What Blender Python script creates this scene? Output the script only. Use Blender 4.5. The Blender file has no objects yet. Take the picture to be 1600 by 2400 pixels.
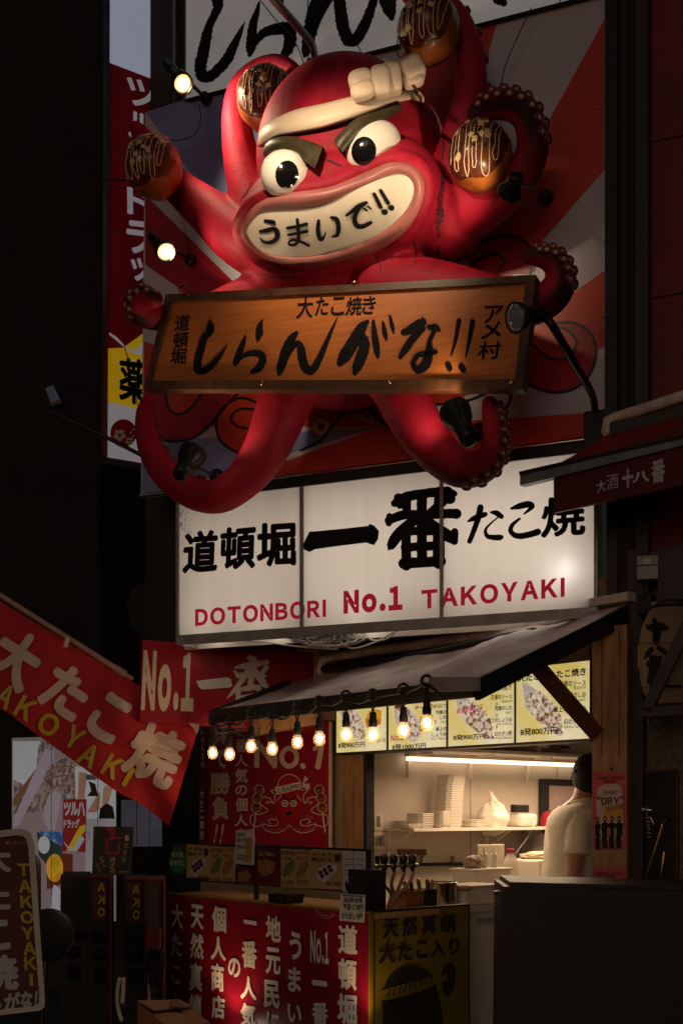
import bpy, bmesh, math, random
from mathutils import Vector, Matrix, noise
from mathutils.bvhtree import BVHTree
from mathutils.geometry import delaunay_2d_cdt
random.seed(7)
SC = bpy.context.scene
COL = SC.collection
R = math.radians

# ------------------------------------------------------------------ camera, world, sun, exposure
F, HX, HY, ZC = 2900.0, 800.0, 1905.0, 1.5        # focal length and horizon in photo pixels, eye height in metres
CAM = Vector((0, 0, ZC))
cd = bpy.data.cameras.new("camera")
cam = bpy.data.objects.new("camera", cd)
COL.objects.link(cam)
cam.location = CAM
cam.rotation_euler = (R(90), 0, 0)
cd.sensor_fit = 'HORIZONTAL'
cd.sensor_width = 24
cd.lens = 24 * F / 1600
cd.shift_y = (HY - 1200) / 1600
cd.clip_end = 500
SC.camera = cam
w = bpy.data.worlds.new("World")
SC.world = w
w.use_nodes = True
nt = w.node_tree
bg = nt.nodes["Background"]
sky = nt.nodes.new("ShaderNodeTexSky")
sky.sky_type = 'NISHITA'
sky.sun_disc = False
sky.sun_elevation = R(1.0)
sky.sun_rotation = R(200)
nt.links.new(sky.outputs[0], bg.inputs[0])
bg.inputs[1].default_value = 0.042
sun = bpy.data.lights.new("street_glow_sun", 'SUN')  # added low warm sun, stands for the glow of the street opposite
sun.energy = 0.12
sun.angle = R(25)
sun.color = (1, 0.86, 0.78)
so = bpy.data.objects.new("street_glow_sun", sun)
COL.objects.link(so)
so.rotation_euler = (R(79), 0, R(-14))
SC.view_settings.view_transform = 'Standard'
SC.view_settings.look = 'None'
SC.view_settings.exposure = 0
SC.view_settings.gamma = 1
SC.cycles.max_bounces = 6
SC.cycles.sample_clamp_indirect = 3
SC.cycles.use_denoising = True

# ------------------------------------------------------------------ pixel -> real place
def ray(x, y):
    return Vector(((x - HX) / F, 1.0, (HY - y) / F))
def pix(x, y, d):
    return CAM + ray(x, y) * d
class Pl:
    """an upright (or tilted) real plane through pixel px at depth d; ang>0 recedes to the right"""
    def __init__(s, px, d, ang, tilt=0, py=HY, wave=None):
        a, t = R(ang), R(tilt)
        s.p = pix(px, py, d)
        s.u = Vector((math.cos(a), math.sin(a), 0))
        n0 = Vector((math.sin(a), -math.cos(a), 0))
        s.n = n0 * math.cos(t) - Vector((0, 0, 1)) * math.sin(t)
        s.v = s.n.cross(s.u) * -1
        if s.v.z < 0: s.v = -s.v
        s.wave = wave
    def at(s, x, y, off=0.0):
        if s.wave: off += s.wave(x, y)
        r = ray(x, y)
        t = (s.p + s.n * off - CAM).dot(s.n) / r.dot(s.n)
        return CAM + r * t
    def back(s, x, y): return s.n
    def by(s, dpx=0, off=0.0):
        q = Pl.__new__(Pl); q.__dict__.update(s.__dict__); q.p = s.p + s.n * off; return q
class Srf:
    def __init__(s, bvh, fall):
        s.b, s.fall = bvh, fall
    def at(s, x, y, off=0.0):
        r = ray(x, y).normalized()
        h = s.b.ray_cast(CAM, r)
        p = h[0] if h[0] else s.fall.at(x, y)
        return p - r * off
    def nrm(s, x, y):
        h = s.b.ray_cast(CAM, ray(x, y).normalized())
        return h[1] if h[0] else s.fall.n

def cv(ox, oy, k):
    return lambda pts: [(ox + p[0] * k, oy + p[1] * k) + ((p[2] * k,) if len(p) > 2 else ()) for p in pts]
cA = cv(200, 0, .4464); cB = cv(800, 0, .4464); cC = cv(200, 600, .4464); cD = cv(800, 600, .5102)
cE = cv(350, 1100, .41454); cF = cv(900, 1050, .4464); cG = cv(0, 1350, .3189); cH = cv(0, 1850, .3189)
cI = cv(440, 1600, .3189); cJ = cv(760, 1500, .4209); cK = cv(1100, 1700, .3189); cL = cv(350, 1950, .4847)
cN = cv(0, 1920, .26786); cO = cv(560, 100, .3189); cP = cv(1380, 900, .17007); cQ = cv(1380, 1250, .3699)

def spline(pts, n=6, closed=False):
    """Catmull-Rom through tuples of any length"""
    N = len(pts); out = []
    g = (lambda i: pts[i % N]) if closed else (lambda i: pts[max(0, min(N - 1, i))])
    for i in range(N if closed else N - 1):
        p0, p1, p2, p3 = g(i - 1), g(i), g(i + 1), g(i + 2)
        for k in range(n):
            t = k / n
            out.append(tuple(.5 * ((2 * b) + (c - a) * t + (2 * a - 5 * b + 4 * c - d) * t * t + (3 * b - a - 3 * c + d) * t ** 3)
                             for a, b, c, d in zip(p0, p1, p2, p3)))
    if not closed: out.append(tuple(pts[-1]))
    return out

# ------------------------------------------------------------------ glyphs
_fc = bpy.data.curves.new("font_source", 'FONT')
_fo = bpy.data.objects.new("font_source", _fc)
_fc.resolution_u = 4
_gc = {}
def _raw(s, off):
    k = (s, off, 0)
    if k not in _gc:
        _fc.body = s; _fc.offset = off
        m = _fo.to_mesh()
        _gc[k] = ([(v.co.x, v.co.y) for v in m.vertices], [tuple(p.vertices) for p in m.polygons])
        _fo.to_mesh_clear()
    return _gc[k]
def glyph(s, bold):
    """outline of a string; Latin letters come from the wide sans face, set close together"""
    k = (s, bold)
    if k not in _gc:
        o = bold * .8 if all(ord(c) < 127 for c in s) else 0.0
        if all(ord(c) < 127 for c in s):
            vs, fs, x = [], [], 0.0
            for c in s:
                if c == ' ': x += .3; continue
                v, f = _raw(chr(ord(c) + 0xFEE0), o)
                if c == 'I':                             # a plain bar, without the face's serifs
                    v = _raw(chr(ord('H') + 0xFEE0), o)[0]; y0, y1 = min(p[1] for p in v), max(p[1] for p in v); wd = .095 + o * 2
                    v, f = [(0, y0), (wd, y0), (wd, y1), (0, y1)], [(0, 1, 2, 3)]
                x0 = min(p[0] for p in v); n = len(vs)
                vs += [(p[0] - x0 + x, p[1]) for p in v]; fs += [tuple(n + i for i in t) for t in f]
                x += max(p[0] for p in v) - x0 + .085 + bold * .6
        else:
            vs, fs = _raw(s, o)
        L = [(v[0], v[1], 0) for v in vs]; F_ = list(fs)
        b = 0 if all(ord(c) < 127 for c in s) else bold
        if b > .004:                                     # heavier: the outline repeated in a small ring
            for j, (dx, dy) in enumerate([(b * math.cos(t * math.pi / 4), b * math.sin(t * math.pi / 4)) for t in range(8)]):
                n = len(L); L += [(v[0] + dx, v[1] + dy, j + 1) for v in vs]; F_ += [tuple(n + i for i in t) for t in fs]
        _gc[k] = (L, F_)
    return _gc[k]

class MB:
    def __init__(s): s.v = []; s.f = []; s.m = []; s.s = []
    def add(s, vs, fs, mat, smooth=False):
        o = len(s.v); s.v += [Vector(v) for v in vs]
        for f in fs: s.f.append(tuple(o + i for i in f)); s.m.append(mat); s.s.append(smooth)
        return s
    def poly(s, S, pts, mat, off=0.0):
        vs = [S.at(x, y, off) for x, y in pts]
        s.add(vs, [tuple(range(len(vs)))], mat); return s
    def prism(s, S, pts, mat, thick, off=0.0, side=None):
        f = [S.at(p[0], p[1], off) for p in pts]; n = len(f)
        b = [q - S.n * thick for q in f]
        s.add(f + b, [tuple(range(n)), tuple(range(2 * n - 1, n - 1, -1))], mat)
        s.add(f + b, [(i, i + n, (i + 1) % n + n, (i + 1) % n) for i in range(n)], side or mat); return s
    def hexa(s, c, mat):
        s.add(c, [(0, 1, 2, 3), (7, 6, 5, 4), (0, 4, 5, 1), (1, 5, 6, 2), (2, 6, 7, 3), (3, 7, 4, 0)], mat); return s
    def box(s, c, u, v, wv, mat):
        c = Vector(c); u = Vector(u) / 2; v = Vector(v) / 2; wv = Vector(wv) / 2
        s.hexa([c - u - v + wv, c + u - v + wv, c + u + v + wv, c - u + v + wv, c - u - v - wv, c + u - v - wv, c + u + v - wv, c - u + v - wv], mat); return s
    def rbox(s, c, u, v, wv, mat, bev=.006):
        b = bmesh.new()
        t = MB().box(c, u, v, wv, mat)
        vs = [b.verts.new(q) for q in t.v]
        for f in t.f: b.faces.new([vs[i] for i in f])
        bmesh.ops.bevel(b, geom=b.edges[:], offset=bev, segments=2, affect='EDGES', profile=.5)
        b.verts.index_update()
        s.add([q.co.copy() for q in b.verts], [tuple(q.index for q in f.verts) for f in b.faces], mat, False); b.free(); return s
    def tube(s, pts, rad, mat, n=10, closed=False, cap=True, flat=1.0):
        P = [Vector(p) for p in pts]; N = len(P)
        if not hasattr(rad, '__len__'): rad = [rad] * N
        if cap and not closed:                                # hemispherical ends
            def hemi(a, b, r):
                d = (a - b).normalized(); return [(a + d * r * math.sin(t), r * math.cos(t)) for t in (.5, 1.0, 1.4)]
            h0 = hemi(P[0], P[1], rad[0])[::-1]; h1 = hemi(P[-1], P[-2], rad[-1])
            P = [q[0] for q in h0] + P + [q[0] for q in h1]; rad = [q[1] for q in h0] + list(rad) + [q[1] for q in h1]; N = len(P)
        T = []
        for i in range(N):
            a = P[(i - 1) % N] if closed or i else P[0]; b = P[(i + 1) % N] if closed or i < N - 1 else P[-1]
            d = b - a; T.append(d.normalized() if d.length > 1e-9 else Vector((0, 0, 1)))
        ref = Vector((0, -1, 0)) if abs(T[0].y) < .9 else Vector((0, 0, 1))
        nn = (ref - T[0] * ref.dot(T[0])).normalized()
        vs = []
        for i in range(N):
            nn = nn - T[i] * nn.dot(T[i])
            nn = nn.normalized() if nn.length > 1e-6 else T[i].orthogonal().normalized()
            bb = T[i].cross(nn)
            for k in range(n):
                a = 2 * math.pi * k / n
                vs.append(P[i] + (nn * math.cos(a) * flat + bb * math.sin(a)) * rad[i])
        fs = []
        for i in range(N if closed else N - 1):
            j = (i + 1) % N
            for k in range(n):
                l = (k + 1) % n; fs.append((i * n + k, i * n + l, j * n + l, j * n + k))
        if not closed: fs += [tuple(range(n - 1, -1, -1)), tuple((N - 1) * n + k for k in range(n))]
        s.add(vs, fs, mat, True); return s
    def lathe(s, c, ax, prof, mat, n=20, smooth=True, a0=0):
        c = Vector(c); ax = Vector(ax).normalized()
        e = ax.orthogonal().normalized() if abs(ax.z) < .99 else Vector((1, 0, 0)); g = ax.cross(e)
        vs = []; fs = []
        for (r, h) in prof:
            for k in range(n):
                a = a0 + 2 * math.pi * k / n; vs.append(c + ax * h + (e * math.cos(a) + g * math.sin(a)) * r)
        for i in range(len(prof) - 1):
            for k in range(n):
                l = (k + 1) % n; fs.append((i * n + k, i * n + l, (i + 1) * n + l, (i + 1) * n + k))
        fs += [tuple(range(n - 1, -1, -1)), tuple((len(prof) - 1) * n + k for k in range(n))]
        s.add(vs, fs, mat, smooth); return s
    def ball(s, c, rx, ry, rz, mat, ax=None, nu=24, nv=14, fn=None):
        c = Vector(c); X, Y, Z = ax or (Vector((1, 0, 0)), Vector((0, 1, 0)), Vector((0, 0, 1)))
        vs = []; fs = []
        for j in range(1, nv):
            t = math.pi * j / nv
            for k in range(nu):
                a = 2 * math.pi * k / nu
                d = Vector((math.sin(t) * math.cos(a), math.sin(t) * math.sin(a), math.cos(t)))
                q = fn(d) if fn else 1.0
                vs.append(c + (X * d.x * rx + Y * d.y * ry + Z * d.z * rz) * q)
        vs += [c + Z * rz, c - Z * rz]; top = len(vs) - 2
        for j in range(nv - 2):
            for k in range(nu):
                l = (k + 1) % nu; fs.append((j * nu + k, (j + 1) * nu + k, (j + 1) * nu + l, j * nu + l))
        for k in range(nu):
            l = (k + 1) % nu; fs.append((top, k, l)); fs.append((top + 1, (nv - 2) * nu + l, (nv - 2) * nu + k))
        s.add(vs, fs, mat, True); return s
    # --- marks laid on a real surface
    def stroke(s, S, pts, mat, off=.002, rough=.0, n=7, cap=True):
        q = spline(pts, n) if len(pts) > 1 else pts
        L = []; Rr = []
        for i, (x, y, wd) in enumerate(q):
            a = q[max(0, i - 1)]; b = q[min(len(q) - 1, i + 1)]
            dx, dy = b[0] - a[0], b[1] - a[1]; l = math.hypot(dx, dy) or 1
            nx, ny = -dy / l, dx / l; wd = max(wd, .6) / 2
            j1 = 1 + rough * (noise.noise((x * .35, y * .35, 1.3)) ); j2 = 1 + rough * (noise.noise((x * .35, y * .35, 7.7)))
            L.append((x + nx * wd * j1, y + ny * wd * j1)); Rr.append((x - nx * wd * j2, y - ny * wd * j2))
        def capp(e, i0, i1):
            x, y, wd = q[i0]; a = q[i1]; dx, dy = x - a[0], y - a[1]; l = math.hypot(dx, dy) or 1; dx /= l; dy /= l
            wd = max(wd, .6) / 2
            return [(x + (dx * math.sin(t) + -dy * math.cos(t)) * wd, y + (dy * math.sin(t) + dx * math.cos(t)) * wd) for t in (.35, .8, 1.2, 1.57, 1.94, 2.34, 2.79)]
        s._o = getattr(s, '_o', 0) + 1
        off = off + .00006 * (s._o % 12)
        vs = [S.at(x, y, off) for p in zip(L, Rr) for x, y in p]
        fs = [(2 * i, 2 * i + 1, 2 * i + 3, 2 * i + 2) for i in range(len(q) - 1)]
        if cap:
            e = capp(0, len(q) - 1, len(q) - 2); o = len(vs); vs += [S.at(x, y, off) for x, y in e]
            fs.append((2 * len(q) - 2,) + tuple(range(o, o + 7)) + (2 * len(q) - 1,))
            e = capp(0, 0, 1); o = len(vs); vs += [S.at(x, y, off) for x, y in e]
            fs.append((1,) + tuple(range(o, o + 7)) + (0,))
        s.add(vs, fs, mat); return s
    def text(s, S, t, q, mat, bold=.02, off=.002, em=False, flip=False):
        """text t in the pixel quad q = tl,tr,br,bl; em=True maps the em cell, else the ink box"""
        vs, fs = glyph(t, bold)
        if not vs: return s
        xs = [v[0] for v in vs]; ys = [v[1] for v in vs]
        if em: x0, x1, y0, y1 = 0, max(1, round(max(xs))), -.13, .87
        else: x0, x1, y0, y1 = min(xs), max(xs), min(ys), max(ys)
        o = []
        tl, tr, br, bl = q
        for x, y, lay in vs:
            a = (x - x0) / (x1 - x0 or 1); b = 1 - (y - y0) / (y1 - y0 or 1)
            if flip: a = 1 - a
            X = (tl[0] * (1 - a) + tr[0] * a) * (1 - b) + (bl[0] * (1 - a) + br[0] * a) * b
            Y = (tl[1] * (1 - a) + tr[1] * a) * (1 - b) + (bl[1] * (1 - a) + br[1] * a) * b
            o.append(S.at(X, Y, off + lay * .00003))
        s.add(o, fs, mat); return s
    def tbox(s, S, t, x0, y0, x1, y1, mat, bold=.02, off=.002, em=False, sl=0, cvf=None, flip=False):
        q = [(x0, y0), (x1, y0 + sl), (x1, y1 + sl), (x0, y1)]
        return s.text(S, t, cvf(q) if cvf else q, mat, bold, off, em, flip)
    def disc(s, S, x, y, r, mat, off=.002, ry=None, n=20):
        return s.poly(S, [(x + r * math.cos(2 * math.pi * k / n), y - (ry or r) * math.sin(2 * math.pi * k / n)) for k in range(n)], mat, off)
    def build(s, name, parent=None, base=None):
        base = base or Vector((0, 0, 0))
        me = bpy.data.meshes.new(name)
        me.from_pydata([tuple(v - base) for v in s.v], [], s.f)
        names = []
        for m in s.m:
            if m not in names: names.append(m)
        for m in names: me.materials.append(MAT[m])
        ix = {m: i for i, m in enumerate(names)}
        me.polygons.foreach_set("material_index", [ix[m] for m in s.m])
        me.polygons.foreach_set("use_smooth", s.s)
        me.update()
        o = bpy.data.objects.new(name, me); COL.objects.link(o)
        if parent: o.parent = parent
        return o
    def bbox(s):
        xs = [v.x for v in s.v]; ys = [v.y for v in s.v]; zs = [v.z for v in s.v]
        return min(xs), max(xs), min(ys), max(ys), min(zs), max(zs)

def base_of(mbs):
    bb = [m.bbox() for m in mbs if m.v]
    return Vector(((min(b[0] for b in bb) + max(b[1] for b in bb)) / 2, (min(b[2] for b in bb) + max(b[3] for b in bb)) / 2, min(b[4] for b in bb)))
def props(o, label=None, cat=None, group=None, kind=None):
    for k, v in (("label", label), ("category", cat), ("group", group), ("kind", kind)):
        if v: o[k] = v
    return o
def thing(name, label, cat, parts, group=None):
    """parts: list of (part name, MB[, [(sub name, MB)]]); a single MB makes a one-mesh thing"""
    if isinstance(parts, MB):
        b = base_of([parts]); o = parts.build(name, None, b); o.location = b
        return props(o, label, cat, group)
    b = base_of([p[1] for p in parts])
    e = bpy.data.objects.new(name, None); COL.objects.link(e); e.location = b; e.empty_display_size = .05
    props(e, label, cat, group)
    for p in parts:
        c = p[1].build(p[0], e, b)
        for q in (p[2] if len(p) > 2 else []): q[1].build(q[0], c, b)
    return e
def copy_tree(o, parent=None):
    c = o.copy(); COL.objects.link(c)
    if parent: c.parent = parent
    for ch in list(o.children): copy_tree(ch, c)
    return c
def struct(name, mb):
    o = mb.build(name); o["kind"] = "structure"; return o
def spot(name, loc, target, watts, angle, col, size=.03, blend=.5, parent=None):
    l = bpy.data.lights.new(name, 'SPOT'); l.energy = watts; l.spot_size = R(angle); l.spot_blend = blend; l.color = col; l.shadow_soft_size = size
    o = bpy.data.objects.new(name, l); COL.objects.link(o)
    m = (Vector(target) - Vector(loc)).to_track_quat('-Z', 'Y').to_matrix().to_4x4(); m.translation = Vector(loc)
    if parent:
        o.parent = parent; o.matrix_parent_inverse = Matrix.Translation(-Vector(parent.location))
    o.matrix_basis = m
    return o
def point(name, loc, watts, col, size=.03, parent=None):
    l = bpy.data.lights.new(name, 'POINT'); l.energy = watts; l.color = col; l.shadow_soft_size = size
    o = bpy.data.objects.new(name, l); COL.objects.link(o); o.location = loc
    if parent:
        o.parent = parent; o.matrix_parent_inverse = Matrix.Translation(-Vector(parent.location))
    return o
# ------------------------------------------------------------------ materials
MAT = {}
def M(name, col, rough=.5, metal=0.0, var=.15, scale=6.0, bump=0.0, bscale=60.0, em=None, es=0.0, col2=None, spec=.4, coat=0.0, stretch=None, trans=0.0, thr=None):
    m = bpy.data.materials.new(name); m.use_nodes = True; t = m.node_tree; b = t.nodes["Principled BSDF"]
    MAT[name] = m
    tc = t.nodes.new("ShaderNodeTexCoord"); mp = t.nodes.new("ShaderNodeMapping")
    t.links.new(tc.outputs["Object"], mp.inputs[0])
    if stretch:
        mp.inputs["Rotation"].default_value = (0, 0, R(stretch[3])); mp.inputs["Scale"].default_value = stretch[:3]
    n = t.nodes.new("ShaderNodeTexNoise"); n.inputs["Scale"].default_value = scale; n.inputs["Detail"].default_value = 6; n.inputs["Roughness"].default_value = .6
    t.links.new(mp.outputs[0], n.inputs["Vector"])
    cr = t.nodes.new("ShaderNodeValToRGB")
    lo, hi = thr or (.3, .7)
    cr.color_ramp.elements[0].position = lo; cr.color_ramp.elements[1].position = hi
    c1 = tuple(max(0, c * (1 - var)) for c in col); c2 = col2 or tuple(min(1, c * (1 + var)) for c in col)
    cr.color_ramp.elements[0].color = (*c1, 1); cr.color_ramp.elements[1].color = (*c2, 1)
    t.links.new(n.outputs[0], cr.inputs[0]); t.links.new(cr.outputs[0], b.inputs["Base Color"])
    rr = t.nodes.new("ShaderNodeMapRange"); rr.inputs[3].default_value = max(.03, rough - .1); rr.inputs[4].default_value = min(1, rough + .1)
    t.links.new(n.outputs[0], rr.inputs[0]); t.links.new(rr.outputs[0], b.inputs["Roughness"])
    b.inputs["Metallic"].default_value = metal
    b.inputs["Specular IOR Level"].default_value = spec
    b.inputs["Coat Weight"].default_value = coat; b.inputs["Coat Roughness"].default_value = .12
    if trans: b.inputs["Transmission Weight"].default_value = trans
    if bump:
        n2 = t.nodes.new("ShaderNodeTexNoise"); n2.inputs["Scale"].default_value = bscale; n2.inputs["Detail"].default_value = 4
        t.links.new(mp.outputs[0], n2.inputs["Vector"])
        bu = t.nodes.new("ShaderNodeBump"); bu.inputs["Strength"].default_value = bump; bu.inputs["Distance"].default_value = .01
        t.links.new(n2.outputs[0], bu.inputs["Height"]); t.links.new(bu.outputs[0], b.inputs["Normal"])
    if es:
        b.inputs["Emission Color"].default_value = (*(em or col), 1); b.inputs["Emission Strength"].default_value = es
        if em is None: t.links.new(cr.outputs[0], b.inputs["Emission Color"])
    return m
M("octopus_red", (.31, .0065, .024), .62, var=.36, scale=3.5, bump=.22, bscale=100, spec=.25)
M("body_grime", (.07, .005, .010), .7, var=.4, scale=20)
M("sucker_dark", (.16, .03, .03), .45, var=.3, scale=30)
M("sucker_pale", (.58, .45, .36), .45, var=.25, scale=30)
M("lip_pink", (.37, .13, .12), .42, var=.12, scale=7, bump=.1)
M("tooth_white", (.72, .66, .54), .38, var=.08, scale=5)
M("eye_white", (.78, .74, .66), .12, var=.05, scale=5, coat=.5)
M("gloss_black", (.006, .006, .007), .08, var=.2, coat=.6)
M("brow_black", (.045, .036, .016), .42, var=.35, scale=12, bump=.2, bscale=30)
M("cloth_cream", (.68, .55, .42), .5, var=.1, scale=6, bump=.15, bscale=25)
M("takoyaki_crust", (.22, .05, .010), .4, scale=6, col2=(.40, .12, .025), thr=(.35, .68), bump=.4, bscale=14, coat=.1)
M("takoyaki_sauce", (.085, .020, .007), .36, var=.55, scale=9, coat=.15, bump=.15, bscale=20)
M("mayo", (.70, .52, .34), .4, var=.1)
M("bonito", (.72, .52, .26), .45, var=.25, scale=12)
M("seaweed", (.012, .016, .008), .4, var=.3)
M("panel_white", (.50, .49, .56), .45, var=.1, scale=2.5)
M("upper_white", (.50, .50, .49), .45, var=.1, scale=2.5, es=.19)
M("panel_blue", (.20, .24, .50), .45, var=.2, scale=1.5)
M("panel_red", (.50, .040, .018), .42, var=.14, scale=3)
M("panel_crimson", (.33, .008, .022), .42, var=.15, scale=3)
M("panel_black", (.012, .010, .012), .45, var=.2)
M("sign_white", (.50, .48, .46), .5, var=.08, scale=3, em=(1, .95, .9), es=.012)
M("ink_black", (.006, .006, .008), .6, var=.2, scale=20, spec=.2)
M("ink_brush", (.006, .006, .010), .75, var=.5, scale=40, spec=.15)
M("ink_red", (.42, .008, .02), .45, var=.1)
M("film_red", (.42, .008, .03), .45, var=.1, em=(.42, .006, .03), es=.45)
M("ink_white", (.70, .66, .58), .5, var=.1, scale=10)
M("ink_cream", (.72, .58, .44), .5, var=.1, scale=10)
M("ink_yellow", (.62, .42, .02), .5, var=.12, scale=10)
M("metal_grey", (.30, .30, .31), .38, metal=.7, var=.25, scale=12)
M("metal_dark", (.02, .018, .018), .35, metal=.3, var=.3, scale=20)
M("steel", (.55, .52, .48), .22, metal=1, var=.1, scale=10)
M("black_paint", (.018, .016, .015), .45, var=.3, scale=20)
M("dark_wall", (.03, .026, .024), .8, var=.4, scale=4, bump=.3)
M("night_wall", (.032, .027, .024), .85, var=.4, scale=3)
M("rust_red", (.16, .012, .012), .6, var=.3, scale=5)
M("stucco", (.20, .155, .10), .95, var=.45, scale=40, bump=.8, bscale=90)
M("beige_wall", (.30, .22, .14), .8, var=.2, scale=5, bump=.15)
M("white_wall", (.62, .54, .44), .5, var=.06, scale=3)
M("white_plastic", (.72, .66, .56), .4, var=.06, scale=6)
M("foam_white", (.74, .68, .58), .55, var=.04)
M("grey_plastic", (.35, .33, .30), .45, var=.1)
M("black_plastic", (.014, .013, .014), .4, var=.2)
M("rubber", (.015, .014, .014), .6, var=.3)
M("wood_dark", (.085, .034, .014), .55, var=.45, scale=5, stretch=(2, 2, 14, 0), bump=.2)
M("wood_post", (.30, .16, .07), .6, var=.35, scale=4, stretch=(9, 9, 1.2, 0), bump=.15)
M("wood_frame", (.075, .030, .012), .4, var=.4, scale=6, stretch=(3, 3, 3, 0), coat=.1)
M("wood_board", (.46, .125, .022), .45, scale=2.6, col2=(.60, .20, .045), thr=(.25, .78), stretch=(.6, 3, 34, 0), coat=.12, spec=.3)
M("wood_brace", (.13, .045, .022), .5, var=.4, scale=4, stretch=(4, 4, 9, 0))
M("awning_vinyl", (.46, .36, .33), .45, var=.35, scale=5, bump=.5, bscale=9, col2=(.72, .58, .54))
M("awning_red", (.22, .022, .014), .6, var=.35, scale=5, bump=.2)
M("pipe_dirty", (.58, .52, .43), .6, var=.45, scale=14)
M("cable_white", (.42, .40, .36), .5, var=.15)
M("flag_red", (.50, .022, .028), .8, var=.15, scale=6)
M("flag_white", (.70, .55, .48), .8, var=.1)
M("pole_pink", (.40, .24, .20), .5, var=.15)
M("shirt", (.74, .68, .55), .85, var=.06, scale=12, bump=1.0, bscale=9)
M("skin", (.36, .17, .10), .5, var=.08)
M("hair", (.012, .009, .007), .85, var=.4, scale=60, bump=.3, bscale=150)
M("trouser", (.02, .02, .024), .8)
M("cardboard", (.34, .15, .06), .7, var=.12, scale=8)
M("brass", (.55, .36, .14), .25, metal=1, var=.2, scale=20)
M("hose", (.26, .13, .08), .35, var=.15)
M("red_cap", (.42, .012, .03), .7, var=.15)
M("green_card", (.03, .16, .04), .55, var=.3)
M("card_tan", (.45, .30, .13), .5, var=.12, scale=10)
M("card_darkred", (.10, .012, .014), .5, var=.3)
M("card_white", (.55, .54, .54), .5, var=.1)
M("food_brown", (.20, .05, .02), .5, var=.6, scale=60, col2=(.5, .25, .1))
M("food_pale", (.35, .17, .08), .5, var=.4, scale=40, col2=(.62, .48, .36))
M("food_green", (.06, .13, .03), .5, var=.7, scale=60, col2=(.25, .3, .1))
M("counter_yellow", (.17, .12, .006), .5, var=.2, scale=4)
M("front_red", (.22, .006, .02), .3, var=.12, scale=4)
M("counter_ink", (.020, .014, .010), .5, var=.2)
M("counter_red", (.33, .008, .026), .35, var=.12, scale=4)
M("lantern_paper", (.22, .155, .09), .8, var=.2, scale=6)
M("poster_pink", (.42, .05, .07), .4, var=.25, scale=8)
M("poster_grey", (.45, .33, .31), .4, var=.15, scale=8)
M("poster_beer", (.50, .26, .04), .4, var=.2, scale=8)
M("poster_skin", (.45, .26, .18), .5)
M("asphalt", (.045, .043, .042), .8, var=.3, scale=30, bump=.3)
M("towel", (.62, .55, .36), .9, var=.1, bump=.6, bscale=60)
M("clear_plastic", (.75, .68, .58), .2, var=.05, scale=8, bump=.2, bscale=8)
# lit things
M("lens_lit", (1, .8, .55), .3, var=.02, em=(1, .80, .52), es=9)
M("lens_edge", (1, .6, .3), .3, var=.02, em=(1, .52, .20), es=2.2)
M("lens_off", (.20, .24, .32), .1, var=.1, coat=.5)
M("led_lit", (1, .8, .6), .4, var=.02, em=(1, .78, .54), es=2.2)
M("filament", (1, .7, .3), .4, var=.02, em=(1, .62, .25), es=60)
M("bulb_glow", (1, .7, .35), .3, var=.02, em=(1, .74, .42), es=22)
M("menu_yellow", (.85, .70, .18), .4, scale=3.5, col2=(.92, .88, .62), thr=(.35, .7), es=.58)
M("menu_white", (.85, .82, .75), .4, var=.06, es=.55)
M("menu_tray", (.72, .70, .70), .5, var=.2, scale=12, es=.34)
M("menu_food", (.24, .085, .03), .6, scale=48, col2=(.95, .86, .72), thr=(.40, .58), es=.45)
M("menu_cheese", (.85, .50, .03), .5, var=.12, es=.36)
M("menu_orange", (.75, .28, .02), .5, var=.12, es=.3)
M("menu_pink", (.75, .05, .22), .5, var=.05, es=.15)
M("menu_lime", (.80, .75, .05), .5, var=.05, es=.4)
M("ad_white", (.52, .55, .58), .4, var=.05, es=.30)
M("ad_mauve", (.35, .27, .29), .4, var=.06, scale=3, es=.22)
M("ad_weave", (.16, .105, .09), .6, scale=45, col2=(.42, .32, .30), thr=(.42, .58), es=.25, stretch=(1, 1, .45, 0))
M("ad_wood", (.22, .09, .04), .4, var=.25, es=.22)
M("ad_handle", (.42, .36, .42), .4, var=.05, es=.26)
M("ad_skin", (.45, .24, .15), .4, var=.2, scale=4, es=.25)
M("ad_green", (.05, .07, .05), .4, scale=9, col2=(.42, .46, .46), thr=(.4, .55), es=.24)
M("ad_blue", (.02, .12, .45), .4, scale=14, col2=(.30, .50, .68), thr=(.45, .7), es=.28)
M("ad_teal", (.02, .055, .05), .4, var=.3, scale=20, es=.22)
M("ad_orange", (.60, .16, .01), .4, scale=9, col2=(.80, .50, .03), es=.35)
M("ad_brown", (.14, .025, .01), .4, var=.3, es=.25)
M("ad_flower", (.50, .50, .54), .4, scale=9, col2=(.50, .22, .38), thr=(.55, .75), es=.26)
M("ad_black", (.010, .012, .012), .4, var=.2)
M("ad_yellow", (.55, .38, .01), .4, var=.08, es=.3)
M("ad_red", (.30, .010, .016), .4, var=.08, es=.20)
M("ad_signwhite", (.52, .50, .54), .4, var=.08, es=.22)
M("drug_top", (.42, .45, .58), .4, var=.14, scale=2.2, es=.40)
M("drug_red", (.34, .010, .02), .35, var=.1, scale=3, es=.02)
M("drug_yellow", (.55, .33, .01), .4, var=.1, es=.34)
M("drug_white", (.58, .55, .62), .4, var=.06, es=.20)
M("window_dim", (.12, .12, .17), .3, var=.3, scale=4, es=.16)
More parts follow.
